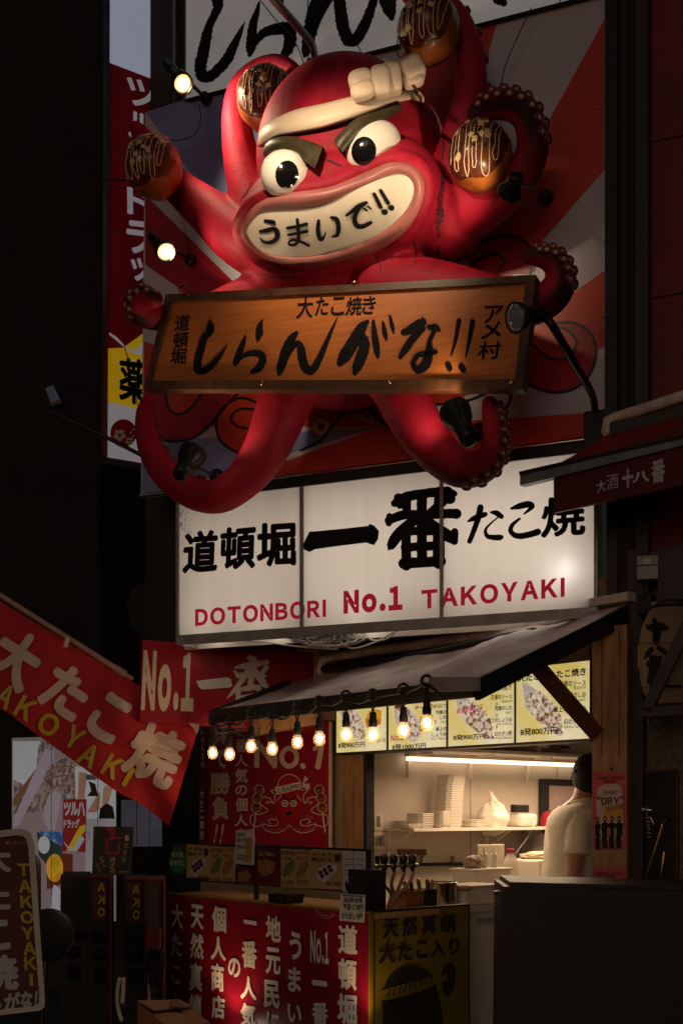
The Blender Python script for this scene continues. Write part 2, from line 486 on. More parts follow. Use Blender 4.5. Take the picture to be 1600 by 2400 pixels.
def backlit(name, col):
    """thin translucent acrylic sheet: light inside the box shows through it"""
    m = bpy.data.materials.new(name); m.use_nodes = True; t = m.node_tree; MAT[name] = m
    out = t.nodes["Material Output"]; b = t.nodes["Principled BSDF"]
    tc = t.nodes.new("ShaderNodeTexCoord"); n = t.nodes.new("ShaderNodeTexNoise"); n.inputs["Scale"].default_value = 2.5; n.inputs["Detail"].default_value = 7
    mp = t.nodes.new("ShaderNodeMapping"); mp.inputs["Scale"].default_value = (7, 7, .5); t.links.new(tc.outputs["Object"], mp.inputs[0]); t.links.new(mp.outputs[0], n.inputs["Vector"])
    cr = t.nodes.new("ShaderNodeValToRGB"); cr.color_ramp.elements[0].color = (*[c * .86 for c in col], 1); cr.color_ramp.elements[1].color = (*col, 1)
    t.links.new(n.outputs[0], cr.inputs[0]); t.links.new(cr.outputs[0], b.inputs["Base Color"])
    b.inputs["Roughness"].default_value = .35; b.inputs["Specular IOR Level"].default_value = .3
    tr = t.nodes.new("ShaderNodeBsdfTranslucent"); t.links.new(cr.outputs[0], tr.inputs[0])
    mx = t.nodes.new("ShaderNodeMixShader"); mx.inputs[0].default_value = .5
    t.links.new(b.outputs[0], mx.inputs[1]); t.links.new(tr.outputs[0], mx.inputs[2]); t.links.new(mx.outputs[0], out.inputs[0])
backlit("acrylic_white", (.80, .76, .72))
backlit("acrylic_red", (.45, .012, .03))
def glass(name, col, a):
    m = bpy.data.materials.new(name); m.use_nodes = True; t = m.node_tree; MAT[name] = m
    out = t.nodes["Material Output"]; b = t.nodes["Principled BSDF"]
    b.inputs["Base Color"].default_value = (*col, 1); b.inputs["Roughness"].default_value = .08
    tr = t.nodes.new("ShaderNodeBsdfTransparent"); mx = t.nodes.new("ShaderNodeMixShader"); mx.inputs[0].default_value = a
    t.links.new(tr.outputs[0], mx.inputs[1]); t.links.new(b.outputs[0], mx.inputs[2]); t.links.new(mx.outputs[0], out.inputs[0])
glass("bulb_glass", (.9, .6, .3), .12)
glass("bag_film", (.85, .78, .66), .62)
glass("film_dark", (.35, .28, .24), .55)
# ------------------------------------------------------------------ planes of the place
FAC = Pl(900, 6.2, -24.2)                       # front of the upper signs
BILL = FAC.by(off=-.06)
def OC(x, y, o): return BILL.at(x, y, o)
def ppm(x, y, o): return F / OC(x, y, o).y      # photo pixels per metre there

# ------------------------------------------------------------------ ground
g = MB(); g.add([(-40, -20, 0), (40, -20, 0), (40, 60, 0), (-40, 60, 0)], [(0, 1, 2, 3)], "asphalt"); struct("ground", g)

# ------------------------------------------------------------------ sunburst billboard behind the figure
b = MB()
corner = [(340, 262), (1417, -20), (1417, 1023), (330, 1160)]
b.prism(BILL, corner, "panel_white", .08, 0, "metal_grey")
ctr = (890, 1000)
def wedge(pts, m): b.poly(BILL, [ctr] + pts, m, .002)
wedge([(340, 262), (436, 232), (600, 193)], "panel_blue")
wedge([(640, 184), (770, 150)], "panel_red")
wedge([(945, 103), (1166, 46)], "panel_red")
wedge([(1416, 44), (1416, 397)], "panel_red")
wedge([(1416, 634), (1416, 812)], "panel_red")
wedge([(1416, 965), (1416, 1022), (900, 1089), (520, 1135)], "panel_red")
wedge([(375, 1153), (333, 1158), (334, 1035)], "panel_blue")
wedge([(340, 455), (340, 620)], "panel_crimson")
wedge([(338, 800), (335, 1000)], "panel_red")
# printed tentacles with thick outlines
def blob(pts, m, off): b.poly(BILL, [p[:2] for p in spline(pts, 6, True)], m, off)
def line(pts, wd=6.5): b.stroke(BILL, [(p[0], p[1], wd) for p in pts], "panel_black", .0052, n=6)
blob(cD([(870, 300), (1010, 300), (1110, 330), (1165, 420), (1165, 500), (1110, 590), (1010, 625), (900, 605), (840, 570)]), "panel_crimson", .004)
blob(cD([(880, 330), (960, 325), (1050, 350), (1080, 400), (1060, 450), (1020, 470), (950, 460), (880, 420)]), "panel_red", .0045)
line(cD([(970, 310), (1060, 305), (1140, 350), (1168, 430), (1150, 520), (1090, 595), (1000, 625), (910, 612), (845, 575)]))
line(cD([(965, 330), (1030, 335), (1078, 390), (1060, 445), (1020, 472), (950, 465), (870, 400)]))
blob(cB([(670, 1350), (720, 1270), (800, 1240), (900, 1235), (1000, 1300), (1010, 1420), (860, 1430), (700, 1400)]), "panel_crimson", .004)
line(cB([(665, 1350), (730, 1270), (820, 1240), (910, 1240), (985, 1290), (1005, 1350), (990, 1430)]))
line(cB([(690, 1385), (760, 1340), (820, 1335), (855, 1370), (830, 1405)]))
b.poly(BILL, cB([(665, 1310), (770, 1185), (720, 1290), (668, 1350)]), "menu_orange" if 0 else "ink_yellow", .0055)
blob(cC([(330, 690), (700, 690), (760, 760), (700, 850), (600, 930), (470, 975), (380, 940), (350, 850)]), "panel_crimson", .004)
blob(cC([(430, 690), (610, 700), (560, 800), (490, 830), (440, 800), (425, 740)]), "panel_red", .0045)
line(cC([(425, 700), (425, 760), (450, 815), (500, 830), (560, 790), (620, 705)]))
line(cC([(350, 760), (350, 860), (390, 950), (460, 972), (560, 955), (650, 890), (760, 760), (820, 705)]))
blob(cC([(700, 830), (760, 760), (850, 740), (960, 780), (950, 1000), (800, 1030), (720, 980), (685, 900)]), "panel_red", .0047)
line(cC([(900, 770), (820, 745), (740, 780), (690, 850), (695, 940), (740, 1000), (830, 1045)]))
line(cC([(880, 805), (810, 805), (765, 845), (790, 890), (850, 905)]))
b.disc(BILL, *cC([(1237, 897)])[0], 20, "ink_cream", .004); b.disc(BILL, *cC([(1237, 897)])[0], 9, "panel_crimson", .005)
line(cC([(1130, 1020), (1230, 970), (1290, 900), (1370, 810), (1450, 790), (1520, 840), (1568, 880)]))
line(cD([(110, 695), (170, 740), (190, 770), (250, 798)])); line(cD([(440, 680), (520, 680), (620, 650), (700, 610)])); line(cD([(560, 790), (640, 770), (760, 690), (780, 610)]))
hz = MB()
for p, q in (((433, 232), (1420, -22)),): hz.tube([OC(p[0], p[1], .012), OC(q[0], q[1], .012)], .009, "metal_grey", 6)
lz = MB(); lz.tube([OC(330, 1163, .012), OC(1420, 1024, .012)], .014, "steel", 6)
bolts = []
for p in ((1411, 742), (1405, 250), (1400, 1000), (720, 1106), (985, 1073)): bolts.append(("bolt", MB().lathe(OC(*p, 0), BILL.n, [(.008, 0), (.008, .006), (.003, .009)], "steel", 8)))
thing("billboard", "big sunburst billboard with red and pale rays behind the red octopus figure", "billboard", [("panel", b), ("top_rail", hz), ("bottom_rail", lz)] + bolts)

# white sign above with giant brush letters
u = MB(); UP = FAC.by(off=-.02)
u.prism(UP, [(436, -260), (1417, -330), (1417, -23), (436, 230)], "upper_white", .1, 0, "metal_dark")
def bs(S, mb, c, pts, m="ink_brush", off=.003, rough=.2): mb.stroke(S, c(pts), m, off, rough, 14)
bs(UP, u, cA, [(680, -60, 50), (695, 10, 62), (690, 50, 46), (655, 120, 42), (635, 190, 55), (620, 270, 62), (605, 340, 64), (612, 395, 60), (650, 400, 56), (700, 360, 56), (745, 305, 56), (785, 225, 44), (815, 160, 24), (836, 112, 4)])
bs(UP, u, cA, [(912, 8, 10), (900, 60, 30), (882, 120, 44), (872, 190, 52), (868, 250, 52), (862, 285, 24)])
bs(UP, u, cA, [(875, 250, 20), (930, 175, 46), (1000, 150, 60), (1060, 150, 70), (1075, 200, 66), (1060, 260, 56), (1030, 300, 30)])
bs(UP, u, cA, [(1000, -60, 40), (1015, 0, 56), (1030, 25, 24)])
bs(UP, u, cA, [(1250, -80, 70), (1215, 30, 84), (1190, 120, 78), (1172, 200, 66), (1158, 270, 50), (1150, 292, 20)])
bs(UP, u, cA, [(1195, 180, 16), (1230, 90, 30), (1290, -20, 40), (1330, -20, 60), (1340, 60, 66), (1355, 150, 66), (1385, 210, 66), (1430, 190, 62), (1470, 120, 56), (1500, 40, 48), (1530, -60, 40)])
bs(UP, u, cB, [(235, -40, 90), (245, 20, 84), (258, 70, 54), (262, 92, 30)])
bs(UP, u, cB, [(800, -50, 60), (830, -10, 70), (850, 12, 40)])
for x in (720, 1310):                                   # sheet joints
    u.prism(UP, [(x, -300), (x + 3, -300), (x + 3, 155 if x < 800 else 5), (x, 155 if x < 800 else 5)], "metal_grey", .004, .003)
thing("overhead_sign", "pale overhead sign with giant black brush letters above the billboard", "sign", [("panel", u)])

# ------------------------------------------------------------------ the octopus figure
tent = {
 'T1': [(640, 560, 75, .30), (600, 490, 56, .32), (572, 400, 47, .34), (557, 320, 39, .36), (551, 255, 31, .38), (563, 200, 26, .38), (600, 163, 23, .37), (648, 147, 21, .36), (690, 165, 18, .34), (711, 192, 12, .32)],
 'T2': [(660, 600, 80, .32), (560, 555, 66, .34), (490, 497, 53, .36), (430, 448, 42, .38), (385, 402, 36, .40), (352, 350, 28, .38), (330, 315, 23, .36), (318, 298, 17, .36)],
 'T3': [(1050, 520, 85, .22), (1072, 430, 64, .24), (1082, 340, 54, .26), (1098, 250, 43, .28), (1104, 170, 37, .30), (1096, 100, 32, .32), (1072, 40, 28, .33), (1035, -2, 25, .33), (990, -18, 22, .32), (955, -8, 17, .31)],
 'T4': [(1060, 500, 80, .22), (1130, 480, 62, .28), (1192, 440, 48, .34), (1236, 385, 41, .38), (1248, 325, 38, .40), (1232, 268, 37, .40), (1192, 243, 36, .40), (1145, 247, 33, .40), (1112, 266, 20, .40)],
 'T5': [(900, 660, 70, .30), (1040, 680, 64, .34), (1160, 704, 54, .38), (1245, 716, 46, .40), (1296, 690, 42, .40), (1314, 650, 37, .40), (1300, 612, 32, .42), (1266, 598, 27, .44), (1235, 600, 20, .46)],
 'T6': [(620, 690, 60, .30), (480, 735, 40, .40), (385, 745, 30, .52), (332, 738, 28, .62), (315, 712, 27, .68), (335, 692, 27, .72), (360, 700, 24, .74)],
 'T7': [(710, 830, 90, .26), (673, 922, 67, .30), (645, 1002, 59, .34), (612, 1073, 52, .38), (568, 1126, 46, .40), (512, 1163, 41, .42), (450, 1155, 38, .42), (392, 1113, 36, .40), (358, 1062, 32, .38), (342, 1008, 27, .36), (341, 962, 22, .34), (346, 938, 14, .33)],
 'T8': [(890, 820, 90, .24), (934, 900, 70, .28), (968, 978, 61, .32), (1004, 1034, 54, .36), (1046, 1080, 48, .38), (1090, 1102, 43, .40), (1136, 1092, 38, .40), (1160, 1054, 35, .38), (1163, 1010, 33, .37), (1155, 968, 29, .36), (1146, 945, 20, .36)],
}
def tpath(t, n=6):
    q = spline(tent[t], n)
    return [OC(x, y, o) for x, y, r, o in q], [r / ppm(x, y, o) for x, y, r, o in q], q
def ell(mb, cx, cy, rx, ry, o, dep, rot=0):
    c = OC(cx, cy, o); k = F / c.y; a = R(rot)
    X = Vector((math.cos(a), 0, math.sin(a))); Z = Vector((-math.sin(a), 0, math.cos(a)))
    mb.ball(c, rx / k, dep, ry / k, "octopus_red", (X, Vector((0, 1, 0)), Z), 40, 24)
def raw_body():
    m = MB()
    ell(m, 812, 372, 212, 222, .34, .42, 8)
    ell(m, 803, 505, 250, 140, .34, .43, 11)
    ell(m, 930, 470, 112, 120, .38, .33)
    ell(m, 820, 620, 230, 120, .20, .26)
    ell(m, 800, 800, 200, 160, .16, .22)
    for k in tent:
        p, r, q = tpath(k, 4); m.tube(p, r, "octopus_red", 16)
    return m
def remesh(mb, name, vox, it=8):
    o = mb.build(name)
    d = o.modifiers.new("r", 'REMESH'); d.mode = 'VOXEL'; d.voxel_size = vox
    e = o.modifiers.new("s", 'SMOOTH'); e.iterations = it; e.factor = .5
    dg = bpy.context.evaluated_depsgraph_get(); dg.update()
    me = bpy.data.meshes.new_from_object(o.evaluated_get(dg))
    old = o.data; bpy.data.objects.remove(o); bpy.data.meshes.remove(old)
    r = MB(); mat = mb.m[0]
    r.add([v.co.copy() for v in me.vertices], [tuple(p.vertices) for p in me.polygons], mat, True)
    bpy.data.meshes.remove(me)
    return r
body0 = remesh(raw_body(), "tmp", .02, 10)
FACE = Srf(BVHTree.FromPolygons([tuple(v) for v in body0.v], body0.f), BILL.by(off=.6))
lip_out = [(564, 541), (585, 492), (612, 469), (650, 456), (694, 449), (765, 439), (815, 421), (867, 398), (918, 379), (964, 385), (992, 418), (990, 469), (959, 531), (898, 582), (816, 612), (714, 630), (633, 612), (587, 580)]
lip_in = [(578, 536), (602, 504), (629, 492), (704, 489), (758, 480), (825, 447), (889, 418), (934, 406), (960, 416), (971, 440), (966, 473), (943, 504), (889, 549), (800, 587), (715, 602), (646, 600), (602, 580), (584, 558)]
LO = spline(lip_out, 5, True); LI = spline(lip_in, 5, True)
# the ridge of skin round the mouth, then the final body
ring = [(x + (x - 790) * .012, y + (y - 510) * .03) for x, y in LO[::2]]
rb = raw_body()
rb.tube([FACE.at(x, y, -.02) for x, y in ring], .043, "octopus_red", 12, closed=True)
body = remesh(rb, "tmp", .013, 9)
bv = BVHTree.FromPolygons([tuple(v) for v in body.v], body.f)
FACE2 = Srf(bv, BILL.by(off=.6))
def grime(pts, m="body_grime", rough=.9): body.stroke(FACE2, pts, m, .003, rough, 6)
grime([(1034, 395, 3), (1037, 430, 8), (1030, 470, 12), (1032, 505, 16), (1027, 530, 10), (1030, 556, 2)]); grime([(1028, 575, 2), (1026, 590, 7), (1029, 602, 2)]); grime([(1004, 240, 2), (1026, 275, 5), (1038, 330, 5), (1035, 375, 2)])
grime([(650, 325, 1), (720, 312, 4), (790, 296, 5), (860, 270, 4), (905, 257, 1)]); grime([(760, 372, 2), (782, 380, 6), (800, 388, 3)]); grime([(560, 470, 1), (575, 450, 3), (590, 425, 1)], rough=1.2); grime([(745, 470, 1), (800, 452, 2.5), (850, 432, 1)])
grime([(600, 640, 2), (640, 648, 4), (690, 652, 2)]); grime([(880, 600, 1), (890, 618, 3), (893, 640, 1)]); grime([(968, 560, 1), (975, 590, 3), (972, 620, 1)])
parts = [("body", body)]
# teeth plate
pin = [Vector(p[:2]) for p in LI]; npn = len(pin); grid = []
def inside(x, y, P):
    c = False; n = len(P)
    for i in range(n):
        a, d = P[i], P[i - 1]
        if (a[1] > y) != (d[1] > y) and x < (d[0] - a[0]) * (y - a[1]) / (d[1] - a[1]) + a[0]: c = not c
    return c
for x in range(570, 980, 14):
    for y in range(400, 610, 14):
        if inside(x, y, pin) and min((q - Vector((x, y))).length for q in pin) > 7: grid.append(Vector((x, y)))
cd2 = delaunay_2d_cdt(pin + grid, [(i, (i + 1) % npn) for i in range(npn)], [], 1, 1e-4)
# a smooth sheet fitted through the face there, standing just clear of it
import numpy as np
_mp = [(p[0], p[1], FACE.at(p[0], p[1]).y) for p in list(pin) + grid]
_A = np.array([[1, (x - 780) / 200, (y - 510) / 100, ((x - 780) / 200) ** 2, ((y - 510) / 100) ** 2, (x - 780) * (y - 510) / 2e4] for x, y, d in _mp])
_k = np.linalg.lstsq(_A, np.array([d for x, y, d in _mp]), rcond=None)[0]
_res = _A @ _k - np.array([d for x, y, d in _mp])
TOFF = float(_res.max()) + .004
pts2 = [tuple(v) for v in cd2[0]]
def sheet_depth(x, y):
    X, Y = (x - 780) / 200, (y - 510) / 100
    return float(_k @ np.array([1, X, Y, X * X, Y * Y, X * Y])) - TOFF
class Sheet:
    n = Vector((0, -1, 0))
    def at(s, x, y, off=0.0): return pix(x, y, sheet_depth(x, y) - off)
TE = Sheet()
lip = MB()
# a broad rolled lip: cross-section from outer edge over a crest to the teeth
nl = len(LO); vs = []; near = [min(LI, key=lambda q: (q[0] - p[0]) ** 2 + (q[1] - p[1]) ** 2) for p in LO]
for sm in range(3): near = [((near[i - 1][0] + near[i][0] + near[(i + 1) % nl][0]) / 3, (near[i - 1][1] + near[i][1] + near[(i + 1) % nl][1]) / 3) for i in range(nl)]
prof = [(-.06, -.02), (0, .022), (.16, .040), (.40, .046), (.66, .034), (.86, .016), (1.0, .002), (1.05, -.02)]
base_l = [FACE.at(p[0], p[1], 0) for p in LO]; base_i = [TE.at(p[0], p[1], 0) for p in near]
for i in range(nl):
    for t, h in prof:
        p = base_l[i].lerp(base_i[i], t); vs.append(p - (p - CAM).normalized() * h)
K = len(prof)
lip.add(vs, [(i * K + k, i * K + k + 1, ((i + 1) % nl) * K + k + 1, ((i + 1) % nl) * K + k) for i in range(nl) for k in range(K - 1)], "lip_pink", True)
parts.append(("lip", lip))
teeth = MB(); teeth.add([TE.at(*p) for p in pts2], [tuple(f) for f in cd2[2]], "tooth_white", True)
tt = []
def ts(c, pts): teeth.stroke(TE, c(pts), "ink_black", .004, .0, 5)
ts(cA, [(945, 1158, 18), (985, 1166, 24), (992, 1172, 14)])
ts(cA, [(918, 1214, 16), (955, 1208, 24), (990, 1200, 24), (1008, 1222, 28), (1000, 1255, 26), (970, 1272, 20), (935, 1268, 14), (916, 1246, 5)])
ts(cA, [(1060, 1196, 16), (1110, 1188, 18), (1160, 1176, 20)]); ts(cA, [(1066, 1232, 15), (1110, 1224, 17), (1162, 1213, 19)])
ts(cA, [(1112, 1152, 17), (1116, 1200, 19), (1118, 1255, 19), (1098, 1284, 17), (1070, 1282, 14), (1074, 1264, 12), (1105, 1260, 14), (1140, 1272, 16), (1172, 1288, 16)])
ts(cA, [(1224, 1158, 17), (1220, 1210, 23), (1232, 1252, 25), (1248, 1250, 15), (1262, 1215, 5)]); ts(cA, [(1290, 1140, 14), (1318, 1150, 24), (1328, 1190, 25), (1322, 1232, 21), (1296, 1242, 8)])
ts(cA, [(1370, 1130, 14), (1400, 1108, 20), (1436, 1080, 24), (1480, 1060, 12), (1440, 1092, 16), (1414, 1140, 24), (1422, 1180, 27), (1455, 1188, 25), (1498, 1168, 19)])
ts(cA, [(1462, 1092, 9), (1478, 1104, 10)]); ts(cA, [(1484, 1082, 9), (1498, 1094, 10)])
ts(cB, [(172, 1018, 20), (205, 1085, 22)]); ts(cB, [(206, 1000, 20), (244, 1064, 22)])
teeth.disc(TE, *cB([(228, 1112)])[0], 7, "ink_black", .005); teeth.disc(TE, *cB([(262, 1090)])[0], 7, "ink_black", .005)
parts.append(("mouth_plate", teeth))
# eyes
def rotp(cx, cy, x, y, a): a = R(a); return cx + x * math.cos(a) - y * math.sin(a), cy + x * math.sin(a) + y * math.cos(a)
for (cx, cy, rx, ry, rot, pc, pr) in ((669, 409, 58, 52, -12, (672, 408), (27, 33)), (874, 346, 70, 54, -33, (852, 353), (29, 34))):
    e = MB(); c = FACE2.at(cx, cy, .012); k = F / c.y; a = R(-rot)
    X = Vector((math.cos(a), 0, math.sin(a))); Z = Vector((-math.sin(a), 0, math.cos(a)))
    nr = FACE2.nrm(cx, cy); yv = Vector((nr.x * .4, -1, nr.z * .4)).normalized()
    e.ball(c, rx / k, .095, ry / k, "eye_white", (X, -yv, Z), 36, 20)
    eb = Srf(BVHTree.FromPolygons([tuple(v) for v in e.v], e.f), BILL.by(off=.8))
    pu = MB(); rings = [1.0, .8, .55, .3, 0.02]; vs = []
    for q, rr in enumerate(rings):
        for i in range(24):
            t = 2 * math.pi * i / 24
            x, y = rotp(pc[0], pc[1], pr[0] * rr * math.cos(t), pr[1] * rr * math.sin(t), 8)
            vs.append(eb.at(x, y, .003 + .004 * (1 - rr * rr)))
    pu.add(vs, [(q * 24 + i, q * 24 + (i + 1) % 24, (q + 1) * 24 + (i + 1) % 24, (q + 1) * 24 + i) for q in range(4) for i in range(24)] + [tuple(96 + i for i in range(24))], "gloss_black", True)
    parts.append(("eye", e, [("pupil", pu)]))
# brows, standing proud of the face
def slab(pts, S, m, h, name, bev=.4):
    o = MB(); n = len(pts); cx = sum(p[0] for p in pts) / n; cy = sum(p[1] for p in pts) / n
    L = [[S.at(x, y, -.03) for x, y in pts], [S.at(x, y, h * .8) for x, y in pts], [S.at(cx + (x - cx) * .93, cy + (y - cy) * .86, h) for x, y in pts]]
    vs = [p for l in L for p in l]
    o.add(vs, [(r * n + i, r * n + (i + 1) % n, (r + 1) * n + (i + 1) % n, (r + 1) * n + i) for r in range(2) for i in range(n)], m, False)
    o.add(L[2], [tuple(range(n))], m)
    return (name, o)
BR = Pl(800, 5.3, -10)
def strap(up, lo, cs, m, n=6):
    t_, b_ = spline(up, n), spline(lo, n); o = MB(); N = len(t_); K = len(cs); vs = []
    for i in range(N):
        for t, h in cs: vs.append(FACE2.at(t_[i][0] * (1 - t) + b_[i][0] * t, t_[i][1] * (1 - t) + b_[i][1] * t, h))
    o.add(vs, [(i * K + k, i * K + k + 1, (i + 1) * K + k + 1, (i + 1) * K + k) for i in range(N - 1) for k in range(K - 1)], m, True)
    o.add([vs[k] for k in range(K)] + [vs[(N - 1) * K + k] for k in range(K)], [tuple(range(K)), tuple(range(2 * K - 1, K - 1, -1))], m); return o
BC = [(0, -.03), (.0, .06), (.10, .078), (.5, .088), (.90, .078), (1, .06), (1, -.03)]
parts.append(("eyebrow", strap(cA([(930, 800), (945, 755), (990, 722), (1090, 714), (1170, 736), (1247, 766)]), cA([(937, 816), (985, 800), (1040, 797), (1092, 808), (1140, 838), (1204, 884)]), BC, "brow_black")))
parts.append(("eyebrow", strap([(782, 330), (795, 312), (834, 277), (882, 260), (938, 240)], [(803, 357), (818, 342), (846, 312), (888, 289), (945, 255)], BC, "brow_black")))
# headband with its bow
top = spline([(607, 312), (612, 302), (632, 283), (690, 256), (760, 240), (830, 222), (890, 206), (950, 210), (978, 210), (994, 226)], 5)
bot = spline([(604, 342), (610, 338), (650, 319), (692, 312), (760, 299), (834, 276), (890, 256), (945, 236), (976, 236), (992, 244)], 5)
hb = MB(); nb = len(top); cs = [(0, -.03), (.03, .035), (.15, .055), (.5, .06), (.85, .055), (.97, .035), (1, -.03)]; vs = []
for i in range(nb):
    A_, B_ = top[i], bot[i]
    for t, h in cs:
        x, y = A_[0] * (1 - t) + B_[0] * t, A_[1] * (1 - t) + B_[1] * t; vs.append(FACE2.at(x, y, h))
K = len(cs)
hb.add(vs, [(i * K + k, i * K + k + 1, (i + 1) * K + k + 1, (i + 1) * K + k) for i in range(nb - 1) for k in range(K - 1)], "cloth_cream", True)
def lobe(cx, cy, rx, ry, rot, o, fn):
    m = MB(); c = FACE2.at(min(cx, 930), max(cy, 205), o); c = pix(cx, cy, c.y); k = F / c.y; a = R(-rot)
    m.ball(c, rx / k, min(rx, ry) * 1.0 / k, ry / k, "cloth_cream", (Vector((math.cos(a), 0, math.sin(a))), Vector((0, 1, 0)), Vector((-math.sin(a), 0, math.cos(a)))), 40, 24, fn)
    return m
def boxy(p, gr):
    def fn(d):
        s = (abs(d.x) ** p + abs(d.y) ** p + abs(d.z) ** p) ** (-1 / p)
        return s * (1 - gr * math.exp(-((d.z + .12 * d.x) * 4.5) ** 2) * max(0, -d.x * .8 + .5)) if gr >= 0 else s * (1 + gr * math.exp(-(d.x * 3.2) ** 2) * .9)
    return fn
bow1 = lobe(845, 187, 29, 22, -14, .10, boxy(3, 0)); bow1b = lobe(850, 212, 29, 19, -16, .12, boxy(3, 0)); bow2 = lobe(892, 191, 22, 35, -8, .14, boxy(4, 0)); bow2b = lobe(918, 184, 22, 36, -8, .14, boxy(4, 0)); bow3 = lobe(965, 164, 27, 27, -28, .11, boxy(5, .0)); bow3b = lobe(968, 186, 25, 17, -18, .12, boxy(3.5, 0))
for m_, x_ in ((bow1, bow1b), (bow2, bow2b), (bow3, bow3b)): m_.add(x_.v, x_.f, "cloth_cream", True)
parts.append(("headband", hb, [("knot", bow2), ("bow", bow1), ("bow", bow3)]))
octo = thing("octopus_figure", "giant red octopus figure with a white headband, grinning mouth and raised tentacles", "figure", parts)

# suckers along the outer sides, each a small part
sk = MB(); sk.lathe((0, 0, 0), (0, 0, 1), [(.0215, -.02), (.023, .008), (.019, .014), (.013, .012), (.012, .006)], "sucker_dark", 12)
sk.lathe((0, 0, 0), (0, 0, 1), [(.0115, .004), (.011, .0075), (.004, .009)], "sucker_pale", 10)
sk0 = sk.build("sucker", octo)
spec_ = {'T1': (.62, .96, 8, 1, 1, .35), 'T3': (.35, .80, 5, 1, 1, -.2), 'T4': (.48, .95, 16, 1, 2, .55), 'T5': (.58, .93, 13, 1, 2, .6), 'T6': (.55, .9, 8, -1, 2, .7), 'T7': (.50, .93, 7, 1, 1, -.3), 'T8': (.50, .95, 17, 1, 2, .62)}
first = True
for k, (a, b_, n, side, rows, fwd) in spec_.items():
    P_, Rr, q = tpath(k, 6); N = len(P_)
    for i in range(n):
        t = a + (b_ - a) * (i + .5) / n; j = min(N - 2, int(t * (N - 1))); fr = t * (N - 1) - j
        p = P_[j].lerp(P_[j + 1], fr); r = Rr[j] * (1 - fr) + Rr[j + 1] * fr
        d = (P_[j + 1] - P_[j]).normalized()
        v = (CAM - p).normalized(); sd = d.cross(v).normalized() * side
        f2 = fwd + (.42 if (rows == 2 and i % 2) else 0)
        nrm = (sd * math.cos(f2) + v * math.sin(f2)).normalized()
        h = bv.ray_cast(p, nrm)
        q_ = h[0] if h[0] and (h[0] - p).length < r * 1.6 else p + nrm * r
        o = sk0 if first else sk0.copy()
        if not first: COL.objects.link(o); o.parent = octo
        first = False
        s_ = max(.6, min(1.05, r / .075)) * 1.12
        o.matrix_basis = Matrix.Translation(q_ - Vector(octo.location)) @ nrm.to_track_quat('Z', 'Y').to_matrix().to_4x4() @ Matrix.Scale(s_, 4)

# the sucker sides are coloured darker: a mask stored on the body's points
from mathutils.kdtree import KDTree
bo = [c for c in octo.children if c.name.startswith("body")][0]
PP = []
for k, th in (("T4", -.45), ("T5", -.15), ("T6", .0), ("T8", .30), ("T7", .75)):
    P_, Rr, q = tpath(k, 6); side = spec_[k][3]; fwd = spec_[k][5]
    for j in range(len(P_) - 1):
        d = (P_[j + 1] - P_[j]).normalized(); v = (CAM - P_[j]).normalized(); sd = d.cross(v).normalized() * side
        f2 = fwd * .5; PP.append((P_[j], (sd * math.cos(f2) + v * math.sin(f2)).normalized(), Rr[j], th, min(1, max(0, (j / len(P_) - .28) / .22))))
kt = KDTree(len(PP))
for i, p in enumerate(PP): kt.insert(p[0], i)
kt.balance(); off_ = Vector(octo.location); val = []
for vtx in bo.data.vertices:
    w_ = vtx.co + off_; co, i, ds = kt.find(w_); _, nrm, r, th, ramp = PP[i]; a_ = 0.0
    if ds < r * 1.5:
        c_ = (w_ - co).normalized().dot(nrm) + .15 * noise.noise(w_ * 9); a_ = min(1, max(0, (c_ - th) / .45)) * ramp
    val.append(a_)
at_ = bo.data.attributes.new("sucker_side", 'FLOAT', 'POINT'); at_.data.foreach_set("value", val)
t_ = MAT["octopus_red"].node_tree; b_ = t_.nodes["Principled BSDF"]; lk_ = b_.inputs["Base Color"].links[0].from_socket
an = t_.nodes.new("ShaderNodeAttribute"); an.attribute_name = "sucker_side"; mx_ = t_.nodes.new("ShaderNodeMix"); mx_.data_type = 'RGBA'
t_.links.new(an.outputs["Fac"], mx_.inputs[0]); t_.links.new(lk_, mx_.inputs[6]); mx_.inputs[7].default_value = (.030, .006, .008, 1); t_.links.new(mx_.outputs[2], b_.inputs["Base Color"])

